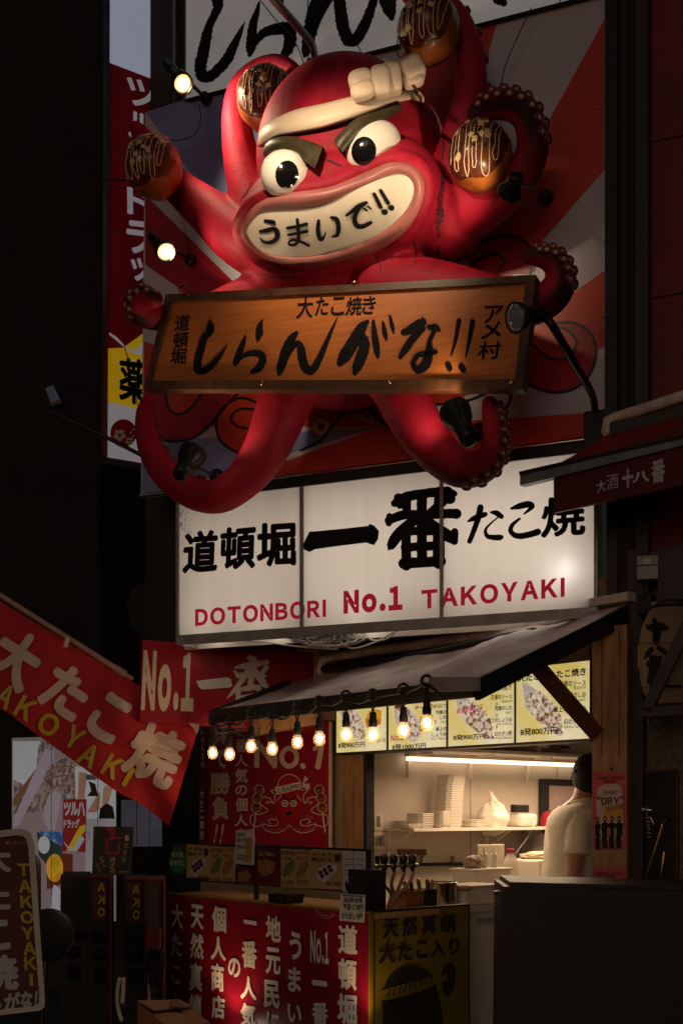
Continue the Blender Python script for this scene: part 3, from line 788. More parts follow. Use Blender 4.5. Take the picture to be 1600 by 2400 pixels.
# ------------------------------------------------------------------ takoyaki balls held by the tentacles
def takoyaki(cx, cy, rpx, o, face, label, seed):
    rnd = random.Random(seed); c = OC(cx, cy, o); r = rpx / (F / c.y)
    fz = Vector(face).normalized(); fx = fz.orthogonal().normalized(); fy = fz.cross(fx)
    wob = lambda d: 1 + .04 * noise.noise(d * 2.2 + Vector((seed, 0, 0))) + .022 * noise.noise(d * 5 + Vector((seed, 3, 0)))
    ball = MB(); ball.ball(c, r, r, r * 1.04, "takoyaki_crust", None, 40, 24, wob)
    sauce = MB(); vs = []; nr_, na = 12, 40
    for i in range(nr_ + 1):
        for k in range(na):
            a = 2 * math.pi * k / na; mx = 1.28 + .22 * noise.noise(Vector((math.cos(a) * 1.6, math.sin(a) * 1.6, seed)))
            t = mx * i / nr_; d = fz * math.cos(t) + (fx * math.cos(a) + fy * math.sin(a)) * math.sin(t)
            vs.append(c + Vector((d.x, d.y, d.z * 1.04)) * r * wob(d) * (1.028 if i < nr_ else .99))
    sauce.add(vs, [(i * na + k, i * na + (k + 1) % na, (i + 1) * na + (k + 1) % na, (i + 1) * na + k) for i in range(nr_) for k in range(na)], "takoyaki_sauce", True)
    up = Vector((0, 0, 1)); sx = up.cross(fz).normalized(); sy = fz.cross(sx)
    def on(x, y, h):
        z = math.sqrt(max(0.02, 1 - x * x - y * y)); d = (sx * x + sy * y + fz * z).normalized()
        return c + Vector((d.x, d.y, d.z * 1.04)) * r * wob(d) * h, d
    mayo = MB(); pts = []
    n = 11
    for i in range(n):
        x = -.72 + 1.44 * i / (n - 1) + rnd.uniform(-.05, .05); lim = math.sqrt(max(.1, .86 - x * x)) * rnd.uniform(.72, 1)
        q = [(x - .04, -lim), (x + .02, -lim * .3), (x + .05, lim * .4), (x + .08, lim)]
        if i % 2: q = q[::-1]
        pts += q
    mayo.tube([on(x + rnd.uniform(-.015, .015), y, 1.035)[0] for x, y in spline(pts, 4)], r * .014, "mayo", 6)
    e = thing("takoyaki_ball", label, "takoyaki ball", [("dough", ball), ("sauce", sauce), ("mayonnaise", mayo)], "giant takoyaki balls held by the octopus")
    bs_ = Vector(e.location)
    for i in range(26):
        x, y = rnd.gauss(0, .32), rnd.gauss(0, .32)
        if x * x + y * y > .45: continue
        dark = i % 2
        p, d = on(x, y, 1.05); s = r * (.07 if dark else rnd.uniform(.11, .19)); a = rnd.uniform(0, 6); tx = d.orthogonal().normalized(); tx = (Matrix.Rotation(a, 3, d) @ tx + d * rnd.uniform(-.3, .3)).normalized(); ty = d.cross(tx)
        f = MB(); f.box(p, tx * s, ty * s * rnd.uniform(.8, 1.2), d * r * (.05 if dark else .03), "seaweed" if dark else "bonito")
        f.build("seaweed_flake" if dark else "bonito_flake", e, bs_)
    return e
takoyaki(624, 232, 69, .46, (-.25, -1, .25), "sauced takoyaki ball curled in the upper left tentacle above the headband", 1)
takoyaki(361, 393, 67, .60, (-.35, -1, .35), "takoyaki ball on the far left tentacle tip in front of the drugstore sign", 2)
takoyaki(1005, 70, 73, .46, (-.45, -1, .35), "topmost takoyaki ball held above the bow of the headband", 3)
takoyaki(1127, 368, 75, .46, (-.4, -1, .2), "takoyaki ball gripped by the dark curled tentacle right of the face", 4)

# ------------------------------------------------------------------ hanging wooden sign
WB = FAC.by(off=.52)
bd = MB()
Q = [(388, 689), (1255, 643), (1224, 912), (337, 912)]
inn = [(402, 706), (1231, 661), (1206, 888), (352, 892)]
bd.prism(WB, inn, "wood_board", .03, -.012)
fr = MB()
for i in range(4):
    j = (i + 1) % 4; fr.prism(WB, [Q[i], Q[j], inn[j], inn[i]], "wood_frame", .07, .006)
def wb(c, pts, r=.18): bd.stroke(WB, c(pts), "ink_brush", -.009, r, 12)
wb(cC, [(652, 340, 14), (655, 375, 44), (648, 402, 36), (622, 430, 38), (605, 490, 40), (590, 550, 42), (590, 595, 42), (620, 600, 36), (665, 570, 34), (700, 530, 26), (725, 495, 14), (745, 465, 3)])
wb(cC, [(928, 332, 6), (915, 370, 32), (912, 400, 40), (906, 430, 26), (904, 448, 6)])
wb(cC, [(840, 418, 8), (825, 460, 26), (808, 505, 34), (790, 555, 34), (784, 572, 14)])
wb(cC, [(800, 548, 14), (840, 518, 26), (890, 508, 34), (925, 520, 38), (928, 555, 40), (905, 590, 38), (872, 608, 20)])
wb(cC, [(1108, 402, 20), (1080, 435, 44), (1055, 490, 50), (1035, 550, 48), (1020, 600, 38), (1012, 620, 12)])
wb(cC, [(1042, 570, 8), (1075, 500, 18), (1110, 455, 26), (1130, 480, 40), (1138, 540, 46), (1160, 592, 46), (1195, 590, 40), (1230, 530, 32), (1265, 450, 24), (1295, 380, 14), (1322, 320, 3)])
wb(cD, [(118, 300, 18), (90, 330, 46), (50, 400, 54), (15, 455, 56), (-8, 490, 30)])
wb(cD, [(62, 390, 12), (95, 370, 36), (105, 410, 48), (90, 460, 50), (72, 505, 46), (60, 535, 22)])
wb(cD, [(146, 296, 12), (150, 350, 28), (160, 420, 32), (166, 462, 16)])
wb(cD, [(190, 303, 12), (198, 350, 24), (205, 382, 12)]); wb(cD, [(222, 275, 12), (232, 320, 20), (238, 350, 10)])
wb(cD, [(285, 350, 28), (330, 330, 44), (370, 300, 40), (372, 286, 14)])
wb(cD, [(372, 330, 30), (330, 375, 34), (295, 425, 34), (268, 465, 18)])
wb(cD, [(400, 325, 22), (430, 330, 38), (446, 338, 20)])
wb(cD, [(425, 345, 20), (405, 390, 22), (402, 440, 38), (385, 500, 46), (348, 520, 36), (330, 492, 24), (352, 455, 24), (400, 445, 28), (432, 440, 22)])
wb(cD, [(540, 295, 22), (522, 390, 16), (503, 458, 7)]); wb(cD, [(602, 300, 24), (586, 390, 18), (570, 464, 7)])
wb(cD, [(488, 500, 26), (496, 518, 26)]); wb(cD, [(550, 508, 30), (560, 524, 28)])
for ch, x0, y0, x1, y1 in (("道", 468, 308, 550, 392), ("頓", 460, 400, 542, 484), ("堀", 446, 486, 532, 570), ("大", 1108, 212, 1196, 328), ("た", 1206, 214, 1276, 312), ("こ", 1288, 214, 1362, 312), ("焼", 1366, 214, 1452, 312), ("き", 1452, 210, 1524, 306)):
    bd.text(WB, ch, cC([(x0 + 8, y0), (x1 + 4, y0 - 4), (x1 - 6, y1 - 4), (x0 - 4, y1)]), "ink_brush", .015, -.009)
for ch, x0, y0, x1, y1 in (("ア", 650, 228, 742, 308), ("メ", 642, 300, 735, 382), ("村", 625, 392, 733, 475)):
    bd.text(WB, ch, cD([(x0 + 8, y0), (x1 + 4, y0 - 4), (x1 - 6, y1 - 4), (x0 - 4, y1)]), "ink_brush", .015, -.009)
hk = MB(); hk.tube([WB.at(*p, .02) for p in spline([(443, 690), (432, 684), (420, 678), (423, 670), (436, 668), (440, 680)], 4)], .006, "rust_red", 6)
sc = []
for p in ((615, 898), (912, 897), (830, 662), (1198, 897)): sc.append(("screw", MB().lathe(WB.at(*p, .006), WB.n, [(.012, 0), (.010, .006), (.003, .008)], "brass", 8)))
thing("hanging_sign", "crooked wooden sign board with black brush writing held by the octopus", "sign", [("board", bd), ("frame", fr), ("hook", hk)] + sc)

# ------------------------------------------------------------------ lamps trained on the figure
WARM = (1, .74, .48)
def lamp(label, lens, back, lo, bo, rpx, basep, lit, tgt=None, watts=0, ang=70, bell=False):
    L_ = OC(*lens, lo); B_ = OC(*back, bo); ax = (L_ - B_).normalized(); ln = (L_ - B_).length; r = rpx / (F / L_.y)
    h = MB(); h.lathe(B_, ax, [(r * .35, -.004), (r * .62, .0), (r * .66, ln * .35), (r * .7, ln * .55), (r * 1.0, ln * .74), (r * 1.14, ln * .98), (r * 1.14, ln * 1.03), (r * .93, ln * 1.03), (r * .9, ln * .97)], "metal_dark", 24)
    n = MB(); n.lathe(L_ - ax * ln * .02, ax, [(r * .88, -.002), (r * .86, .004), (r * .5, .010), (r * .05, .012)], "lens_edge" if lit else "lens_off", 20)
    if lit: n.lathe(L_ + ax * .011, ax, [(r * .56, 0), (r * .5, .003), (r * .05, .006)], "lens_lit", 20)
    ring = MB(); ring.tube([L_ + (ax.orthogonal().normalized() * math.cos(t) + ax.cross(ax.orthogonal().normalized()) * math.sin(t)) * r for t in [2 * math.pi * k / 24 for k in range(24)]], r * .07, "brass", 6, closed=True)
    a = MB(); bp = OC(*basep, .03); mid_ = B_.lerp(L_, .45)
    a.tube([mid_ + ax.orthogonal().normalized() * 0, mid_.lerp(bp, .5) + Vector((0, -.03, 0)), bp], .010, "metal_dark", 8)
    d = MB(); d.lathe(bp - BILL.n * .03, BILL.n, [(r * .7, 0), (r * .7, .03), (r * .55, .045), (r * .2, .05)], "metal_dark", 20)
    e = thing("spot_lamp", label, "lamp", [("housing", h, [("rim", ring)]), ("lens", n), ("arm", a), ("mounting_disc", d)], "spot lamps round the octopus")
    if watts: spot("lamp_light", L_ + ax * .045, tgt, watts, ang, WARM, r * .35, .6, e)
    return e
lamp("lit spot lamp high on the left above the blue corner of the billboard", (428, 195), (393, 152), .62, .50, 22, (480, 227), True, OC(610, 330, .36), 24, 125)
lamp("lit spot lamp at left beside the octopus left arm and above the wooden sign", (388, 590), (358, 556), .66, .54, 21, (443, 607), True, OC(570, 540, .36), 8, 125)
lamp("dark spot lamp under the takoyaki ball right of the face, lens turned down left", (1193, 451), (1212, 411), .80, .86, 27, (1277, 460), True, OC(930, 400, .5), 16, 75)
lamp("black spot lamp pointing up inside the curl of the left leg tentacle", (452, 1064), (421, 1114), .68, .79, 29, (506, 1116), True, OC(600, 840, .5), 6, 130)
lamp("dark bronze spot lamp pointing up inside the curl of the right leg tentacle", (1066, 965), (1100, 1032), .68, .79, 33, (1120, 1010), True, OC(880, 860, .5), 5, 130)
# gooseneck lamps
def goose(label, neck, head, back, ho, r, basep, lit, tgt, watts, ang, base_box):
    L_ = pix(*head) if len(head) == 3 else None
    B_ = pix(*back); ax = (L_ - B_).normalized(); ln = (L_ - B_).length
    h = MB(); h.lathe(B_, ax, [(r * .3, -.004), (r * .55, 0), (r * .62, ln * .4), (r * .6, ln * .62), (r * 1.0, ln * .82), (r * 1.08, ln), (r * 1.0, ln * .98)], "metal_dark", 24)
    n = MB(); n.lathe(L_ - ax * ln * .03, ax, [(r * .97, -.002), (r * .9, .006), (r * .5, .016), (r * .05, .02)], "lens_lit" if lit else "lens_off", 20)
    a = MB(); a.tube([Vector(p) for p in spline([tuple(q) for q in neck], 6)], .017, "metal_dark", 10)
    bb = MB(); bb.rbox(base_box[0], BILL.u * base_box[1], BILL.n * base_box[2], Vector((0, 0, base_box[3])), "metal_dark", .006)
    e = thing("gooseneck_lamp", label, "lamp", [("housing", h), ("lens", n), ("neck", a), ("mounting_box", bb)], "gooseneck lamps on the facade")
    if watts: spot("lamp_light", L_ + ax * .06, tgt, watts, ang, WARM, r * 1.0, .8, e)
    return e
goose("black gooseneck lamp bending over the right end of the wooden sign", [pix(1278, 742, 5.05), pix(1300, 772, 5.05), pix(1345, 850, 5.2), pix(1385, 920, 5.5), pix(1394, 960, 5.75), pix(1395, 985, 5.8)],
      (1206, 745, 4.98), (1272, 735, 5.05), 0, .058, None, False, None, 0, 60, (OC(1400, 1008, .06), .11, .10, .16))
goose("black gooseneck lamp arching from behind the octopus head out of the top", [pix(560, -130, 4.75), pix(600, -70, 4.8), pix(640, -5, 4.95), pix(705, 70, 5.45), pix(732, 105, 5.8), pix(738, 150, 6.15)],
      (545, -105, 4.65), (560, -190, 4.75), 0, .07, None, True, OC(800, 440, .7), 80, 64, (OC(748, 165, .08), .10, .10, .10))
# ------------------------------------------------------------------ buildings
def fy(S, x, z):                                   # photo row of height z on upright plane S at column x
    return HY - (z - ZC) / S.at(x, HY).y * F
def zy(S, x, y): return S.at(x, y).z
def strip(mb, S, x0, x1, z0, z1, m, thick=.05, off=0.0, side=None):
    return mb.prism(S, [(x0, fy(S, x0, z1)), (x1, fy(S, x1, z1)), (x1, fy(S, x1, z0)), (x0, fy(S, x0, z0))], m, thick, off, side)
wall = MB(); WF = FAC.by(off=-.34)
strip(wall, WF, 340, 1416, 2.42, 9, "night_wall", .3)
thing("shop_building", "dark upper wall of the shop building behind the billboard", "building", wall)
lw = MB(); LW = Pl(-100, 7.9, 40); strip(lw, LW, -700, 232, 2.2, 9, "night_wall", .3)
for k in range(0):                                  # faint pilasters and ledges
    strip(lw, LW, 30 + 45 * k, 36 + 45 * k, 2.6, 9, "dark_wall", .03, .03)

thing("left_building", "unlit dark building along the left edge", "building", lw)
sl_ = MB(); sl_.prism(LW.by(off=.05), [(113, 906), (124, 902), (145, 944), (128, 948)], "window_dim", .04); sl_.prism(LW.by(off=.055), [(126, 940), (142, 936), (145, 944), (128, 948)], "wood_post", .04); thing("wall_lamp", "small dim bluish light high on the dark left building", "lamp", sl_)
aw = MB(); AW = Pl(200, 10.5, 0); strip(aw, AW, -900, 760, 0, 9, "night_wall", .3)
thing("alley_wall", "unlit alley wall behind the red banner", "wall", aw)
rc = MB(); RC = FAC.by(off=.05)
strip(rc, RC, 1420, 1446, 2.5, 9, "metal_dark", .3); strip(rc, RC, 1449, 1484, 2.5, 9, "dark_wall", .3, -.03); strip(rc, RC, 1487, 1518, 2.5, 9, "black_paint", .3)
rp = MB(); rp.tube([RC.at(1462, y, .0) for y in (-60, 300, 600, 960)], .02, "dark_wall", 8)
thing("corner_column", "dark column between the billboard and the red wall", "column", [("shaft", rc), ("pipe", rp)])
rw = MB(); RW = FAC.by(off=-.04); strip(rw, RW, 1520, 2300, 2.55, 9, "rust_red", .25)
for k in range(4): strip(rw, RW, 1520, 2300, 3.15 + k * .72, 3.155 + k * .72, "dark_wall", .01, .006)
strip(rw, RW, 1507, 2300, 0, 2.545, "stucco", .25)
strip(rw, RW, 1400, 1470, 2.10, 2.60, "beige_wall", .2, .02)
thing("neighbour_building", "neighbouring house with dull red upper wall and speckled stucco below", "building", rw)
pp = MB(); PO = FAC.by(off=.06); strip(pp, PO, 1468, 1506, 0, 2.70, "black_paint", .12)
thing("black_post", "black square post beside the paper lantern", "post", pp)

# ------------------------------------------------------------------ white lightbox
zt = zy(FAC, 1000, 1104); zb = zy(FAC, 900, 1456)
body_ = MB(); xs = [416, 706, 1034, 1394]
strip(body_, FAC.by(off=-.2), 412, 1400, zb - .05, zt + .05, "white_plastic", .02)
for (a, c) in ((412, 418), (1391, 1400)): strip(body_, FAC, a, c, zb - .05, zt + .05, "metal_grey", .2, .012)
strip(body_, FAC, 418.2, 1390.8, zt, zt + .05, "metal_dark", .2, .012); strip(body_, FAC, 418.2, 1390.8, zb - .05, zb, "metal_grey", .03, .012)
dv = [("divider", strip(MB(), FAC, x - 4, x + 4, zb, zt, "metal_grey", .03, .010)) for x in xs[1:3]]
shs = []
K_, T_ = "ink_black", "film_red"
for i in range(3):
    m = MB(); a, c = xs[i] + (2 if i == 0 else 4.3), xs[i + 1] - (3 if i == 2 else 4.3)
    m.poly(FAC, [(a, fy(FAC, a, zt)), (c, fy(FAC, c, zt)), (c, fy(FAC, c, zb)), (a, fy(FAC, a, zb))], "acrylic_white")
    shs.append(("acrylic_panel", m))
L0, L1, L2 = shs[0][1], shs[1][1], shs[2][1]
LT = MB()
for ch, q in (("道", [(196, 352), (392, 338), (384, 578), (184, 592)]), ("頓", [(402, 332), (606, 312), (598, 560), (396, 574)]), ("堀", [(608, 306), (828, 292), (830, 545), (604, 556)])):
    LT.text(FAC, ch, cE(q), K_, .036, .004)
LT.poly(FAC, cE([(865, 432), (885, 390), (905, 352), (945, 350), (1100, 335), (1235, 320), (1245, 308), (1270, 318), (1297, 348), (1292, 395), (1270, 428), (1250, 424), (1228, 414), (1080, 432), (935, 452), (905, 468), (876, 454)]), K_, .004)
def fs(pts, r=.12): LT.stroke(FAC, cF(pts), K_, .004, r, 6)
fs([(55, 290, 40), (110, 258, 52), (220, 238, 50), (320, 228, 48), (370, 240, 30)]); fs([(75, 262, 50), (82, 300, 40)]); fs([(330, 230, 60), (345, 265, 60)])
fs([(118, 280, 46), (118, 350, 46)]); fs([(197, 250, 54), (197, 420, 54)]); fs([(285, 262, 46), (285, 345, 52)]); fs([(345, 262, 30), (290, 300, 46), (240, 340, 44)])
fs([(28, 358, 34), (24, 395, 34)]); fs([(25, 380, 46), (100, 352, 50), (220, 350, 48), (330, 345, 50), (378, 345, 56)])
fs([(168, 372, 50), (110, 420, 60), (62, 470, 60), (35, 515, 46), (25, 530, 16)], 0); fs([(225, 385, 56), (285, 430, 62), (340, 465, 62), (368, 490, 40)], 0); fs([(370, 440, 40), (368, 490, 40)])
fs([(115, 430, 50), (116, 620, 50)]); fs([(198, 425, 54), (198, 600, 54)]); fs([(286, 430, 62), (286, 605, 62)])
fs([(110, 438, 44), (290, 434, 46)]); fs([(110, 522, 48), (290, 512, 48)]); fs([(105, 606, 62), (200, 600, 54), (295, 595, 60)])
fs([(440, 385, 10), (475, 368, 30), (530, 348, 26)]); fs([(505, 312, 34), (495, 360, 32), (472, 430, 28), (448, 490, 26)])
fs([(560, 338, 12), (590, 342, 30), (615, 360, 26)]); fs([(600, 362, 8), (560, 395, 10), (532, 430, 16), (545, 465, 24), (600, 470, 32), (615, 468, 24)])
fs([(668, 318, 14), (710, 305, 32), (760, 295, 34), (775, 310, 26), (735, 345, 10)]); fs([(710, 372, 14), (672, 405, 22), (665, 440, 26), (700, 462, 30), (760, 455, 34), (806, 440, 36)])
LT.text(FAC, "焼", cF([(828, 262), (1050, 240), (1058, 455), (820, 475)]), K_, .03, .004)
LT.text(FAC, "DOTONBORI", cE([(258, 790), (998, 735), (998, 836), (258, 888)]), T_, .055, .004)
LT.text(FAC, "No.1", cE([(1097, 688), (1430, 657), (1430, 797), (1097, 820)]), T_, .075, .004)
LT.text(FAC, "TAKOYAKI", cF([(195, 746), (947, 679), (947, 783), (195, 848)]), T_, .055, .004)
L0.v, L0.f, L0.m, L0.s = L0.v, L0.f, L0.m, L0.s
rndg = random.Random(3)
for i in range(46):                                 # grime flecks at the left end
    x = 421 + abs(rndg.gauss(0, 14)); y = 1190 + abs(rndg.gauss(0, 50)); h = rndg.uniform(1, 5)
    LT.poly(FAC, [(x, y), (x + rndg.uniform(.8, 2), y), (x + 1, y + h), (x - .3, y + h)], "dark_wall", .0032)
LT.s = [False] * len(LT.f)
lb = thing("lightbox_sign", "long white backlit sign box with black brush kanji over the awning", "sign", [("casing", body_)] + [(n, m) for n, m in shs] + dv + [("lettering", LT)])
def area(name, c, S, wx, wz, watts, col, parent=None):
    l = bpy.data.lights.new(name, 'AREA'); l.shape = 'RECTANGLE'; l.size = wx; l.size_y = wz; l.energy = watts; l.color = col
    o = bpy.data.objects.new(name, l); COL.objects.link(o)
    m = S.n.to_track_quat('-Z', 'Y').to_matrix().to_4x4(); m.translation = c
    if parent: o.parent = parent; o.matrix_parent_inverse = Matrix.Translation(-Vector(parent.location))
    o.matrix_basis = m
    return o
for i, wt in enumerate((1.5, 2.0, 2.4)):
    a, c = FAC.at((xs[i] + xs[i + 1]) / 2, HY, -.17), (FAC.at(xs[i + 1], HY) - FAC.at(xs[i], HY)).length
    a.z = (zt + zb) / 2
    area("sign_tube", a, FAC, c * .96, (zt - zb) * .95, wt, (1, .88, .74), lb)
for px_ in (500, 640, 860):  # unseen points added so light leaks out under the box
    q_ = FAC.at(px_, HY, -.13); q_.z = zb + .03; point("sign_box_light", q_, .25, (1, .9, .78), .03, lb)
point("sign_box_light", FAC.at(1335, 1345, -.085), .45, (1, .96, .92), .02, lb)

# ------------------------------------------------------------------ drugstore sign at the left
DS = Pl(340, 7.15, 36)
ds = MB()
ds.prism(DS, [(258, -150), (412, -150), (412, 1103), (252, 1072)], "drug_red", .12, 0, "metal_grey")
ds.poly(DS, [(258, -149), (411, -149), (411, 205), (257, 146)], "drug_top", .003)
ds.poly(DS, cC([(118, 485), (200, 480), (330, 385), (440, 385), (440, 840), (118, 765)]), "drug_yellow", .003)
ds.poly(DS, cC([(125, 400), (165, 425), (205, 468), (250, 498), (330, 440), (440, 440), (440, 525), (330, 525), (250, 510), (205, 480), (160, 440), (125, 412)]), "drug_white", .004)
ds.poly(DS, cC([(118, 766), (440, 836), (440, 1110), (116, 1056)]), "drug_white", .003)
ds.disc(DS, *cC([(200, 930)])[0], 31, "drug_red", .004, 33)
def flower(x, y, r):
    for k in range(5):
        a = 2 * math.pi * k / 5 + .3; cx, cy = x + r * .62 * math.cos(a), y + r * .62 * math.sin(a)
        ds.poly(DS, [(cx + r * .42 * math.cos(t) * 1.0, cy + r * .34 * math.sin(t)) for t in [2 * math.pi * j / 9 for j in range(9)]], "ink_white", .0045 + .0002 * k)
flower(*cC([(180, 940)])[0], 15); flower(*cC([(232, 972)])[0], 10)
for p in ((240, 925), (250, 945), (255, 910)): ds.disc(DS, *cC([p])[0], 2.5, "ink_white", .0045)
for ch, q in (("ツ", [(297, 172), (368, 203), (366, 262), (297, 240)]), ("ル", [(301, 255), (356, 272), (354, 338), (300, 318)]), ("ハ", [(297, 345), (354, 360), (352, 418), (297, 405)]),
              ("ド", [(297, 436), (354, 444), (354, 508), (298, 500)]), ("ラ", [(296, 514), (354, 520), (355, 600), (297, 590)]), ("ッ", [(306, 602), (352, 606), (352, 664), (308, 655)]), ("グ", [(292, 668), (350, 674), (348, 745), (292, 735)])):
    ds.text(DS, ch, q, "drug_white", .034, .004)
ds.text(DS, "薬", cC([(176, 530), (330, 545), (335, 800), (176, 755)]), "ink_black", .028, .005)
fm = MB(); fm.prism(DS, [(243, -150), (258, -150), (252, 1074), (240, 1070)], "steel", .16, .02)
thing("drugstore_sign", "tall red and white drugstore sign seen at an angle left of the octopus", "sign", [("face", ds), ("edge_frame", fm)])
bp = MB(); bp.prism(Pl(420, 6.95, 20), [(411, -150), (437, -150), (437, 245), (411, 240)], "black_paint", .08); bp.tube([pix(437, -150, 6.9), pix(436, 240, 6.9)], .008, "panel_blue", 6)
thing("steel_post", "black steel post between the drugstore sign and the overhead sign", "post", bp)
wr = MB(); wr.tube([pix(120, 965, 6.9), pix(236, 1018, 6.9), pix(330, 1066, 6.9)], .012, "black_paint", 6); 
wr2 = MB(); wr2.tube([pix(150, 417, 6.9), pix(250, 419, 6.9), pix(310, 422, 6.85)], .006, "black_paint", 6); thing("support_bar", "thin black wire crossing the drugstore sign at the height of the left arm", "bar", wr2)
thing("support_bar", "thin black bar crossing the bottom of the drugstore sign", "bar", wr)
for q in ([(467, 245), (470, 280), (455, 315), (420, 328), (385, 328)], [(610, 0), (650, 50), (690, 95), (715, 158)], [(800, 20), (820, 70), (846, 122)], [(1245, 17), (1215, 80), (1185, 150), (1172, 205)], [(310, 640), (300, 700), (290, 800), (315, 880), (322, 950)], [(935, 60), (930, 120), (945, 138), (985, 150)]):
    wi = MB(); wi.tube([OC(p[0], p[1], .1) for p in spline(q, 5)], .0028, "black_paint", 5)
    thing("tie_wire", "fine black tie wire strung loosely in front of the billboard or a sign", "wire", wi, "tie wires of the signs")

# ------------------------------------------------------------------ right-hand awning of the neighbour
RA = Pl(1218, 5.6, -44)
E0, E1 = RA.at(1218, 1112), RA.at(1700, 1001); B0, B1 = FAC.at(1412, 1023, .10), FAC.at(1700, 950, .10)
ra = MB(); n = 8; vs = []
for i in range(n + 1):
    for k in range(5):
        p = E0.lerp(E1, i / n).lerp(B0.lerp(B1, i / n), k / 4); p.z -= .03 * math.sin(math.pi * k / 4); vs.append(p)
ra.add(vs + [v - Vector((0, 0, .015)) for v in vs], [f for o in (0, 45) for i in range(n) for k in range(4) for f in [(o + i * 5 + k, o + (i + 1) * 5 + k, o + (i + 1) * 5 + k + 1, o + i * 5 + k + 1)]], "awning_red", True)
ed = MB(); ed.prism(RA, [(1218, 1113), (1700, 1002), (1700, 1018), (1218, 1138)], "metal_grey", .04, .01); ed.prism(RA, [(1216, 1105), (1700, 995), (1700, 1001.5), (1216, 1112.5)], "black_paint", .05, .02)
va = MB(); va.prism(RA, [(1297, 1116), (1700, 1018.5), (1700, 1113), (1297, 1202)], "card_darkred", .02, -.01)
for ch, x0, y0, x1, y1, b_ in (("大", 105, 1320, 228, 1490, .03), ("酒", 240, 1240, 405, 1450, .0), ("十", 455, 1165, 612, 1430, .06), ("八", 595, 1200, 832, 1355, .05), ("番", 860, 1035, 1045, 1360, .03)):
    va.text(RA, ch, cP([(x0, y0 + 15), (x1, y0 - 15), (x1, y1 - 15), (x0, y1 + 15)]), "panel_white", b_, -.006)
gp = MB(); gp.tube([FAC.at(1422, 1010, .09), FAC.at(1425, 985, .09), FAC.at(1440, 980, .09), FAC.at(1520, 955, .12), FAC.at(1700, 895, .12)], .026, "pipe_dirty", 10)
bk = MB(); bk.prism(FAC, [(1428, 990), (1700, 905), (1700, 950), (1428, 1020)], "black_paint", .05, .11)
thing("red_awning", "dark red awning with a lettered valance on the neighbouring shop", "awning", [("roof_sheet", ra), ("edge_bar", ed), ("valance", va), ("gutter_pipe", gp), ("wall_band", bk)])
# lantern, electric boxes, bar
lc = FAC.at(1572, 1540, .28); k = F / lc.y
ln_ = MB(); H = 112 / k; r = 72 / k; prof = []
for i in range(57):
    t = -1 + 2 * i / 56; rr = r * (1 - .36 * abs(t) ** 3.2); prof.append((rr * (1 + .012 * (i % 2)), t * H))
ln_.lathe(lc, (0, 0, 1), prof, "lantern_paper", 32)
LS = Srf(BVHTree.FromPolygons([tuple(v) for v in ln_.v], ln_.f), FAC.by(off=.3))
for pts in ([(370, 590, 30), (410, 600, 60), (455, 595, 60), (490, 600, 30)], [(412, 550, 30), (425, 620, 55), (425, 690, 40)], [(395, 735, 30), (375, 760, 34), (350, 795, 12)], [(440, 725, 30), (470, 745, 34), (500, 770, 20)], [(400, 790, 40), (425, 800, 50), (450, 790, 30)], [(385, 830, 50), (420, 850, 80), (400, 900, 60), (380, 940, 30)], [(400, 960, 40), (470, 970, 20), (580, 970, 18)]):
    ln_.stroke(LS, cQ(pts), "ink_black", .004, .3)
for y in (1508, 1612): ln_.stroke(LS, [(1502, y, 2.5), (1540, y, 2.5), (1600, y, 2.5)], "rust_red", .004)
cap_ = MB()
for z in (H, -H - .03): cap_.lathe(lc + Vector((0, 0, z)), (0, 0, 1), [(r * .62, 0), (r * .64, .03)], "black_paint", 24)
thing("paper_lantern", "large cream paper lantern with black brush kanji hanging by the stucco wall", "lantern", [("shade", ln_), ("rim", cap_)])
br_ = MB(); br_.prism(FAC.by(off=.55), [(1640, 1370), (1670, 1370), (1525, 1670), (1500, 1662)], "black_paint", .04)
br_.prism(FAC.by(off=.55), [(1495, 1662), (1700, 1640), (1700, 1668), (1495, 1682)], "black_paint", .12)
br_.tube([FAC.at(*p, .5) for p in spline([(1520, 1682), (1525, 1700), (1545, 1705), (1555, 1690), (1570, 1684)], 4)], .008, "black_paint", 6)
thing("lantern_bracket", "black slanting iron bracket in front of the paper lantern", "bracket", br_)
for (x0, y0, x1, y1, m, lab, nm) in ((1492, 1304, 1541, 1358, "grey_plastic", "grey electric meter box high on the stucco wall", "meter_box"), (1493, 1394, 1526, 1440, "dark_wall", "small dark junction box under the meter box", "junction_box"), (1494, 1514, 1503, 1567, "grey_plastic", "narrow grey switch plate left of the lantern", "switch_plate")):
    e = MB(); PB = FAC.by(off=.16); e.prism(PB, [(x0, y0), (x1, y0 - 4), (x1, y1 - 3), (x0, y1)], m, .10)
    if nm == "meter_box":
        e.prism(PB, [(x0 + 14, y0 + 5), (x0 + 34, y0 + 4), (x0 + 34, y0 + 18), (x0 + 14, y0 + 19)], "card_white", .004, .004); e.prism(PB, [(x0, y0 + 21), (x1, y0 + 18), (x1, y0 + 20), (x0, y0 + 23)], "dark_wall", .004, .003)
    else: e.prism(PB, [(x0 + 2, y0 + 20), (x1 - 2, y0 + 19), (x1 - 2, y0 + 21), (x0 + 2, y0 + 22)], "black_paint", .004, .003)
    thing(nm, lab, "electric box", e)
hd = MB(); PB = FAC.by(off=.16); hd.prism(PB, [(1515, 1298), (1640, 1262), (1640, 1420), (1541, 1420), (1541, 1302)], "black_paint", .15, .0)
thing("shutter_box", "black shutter box beside the meter box", "box", hd)

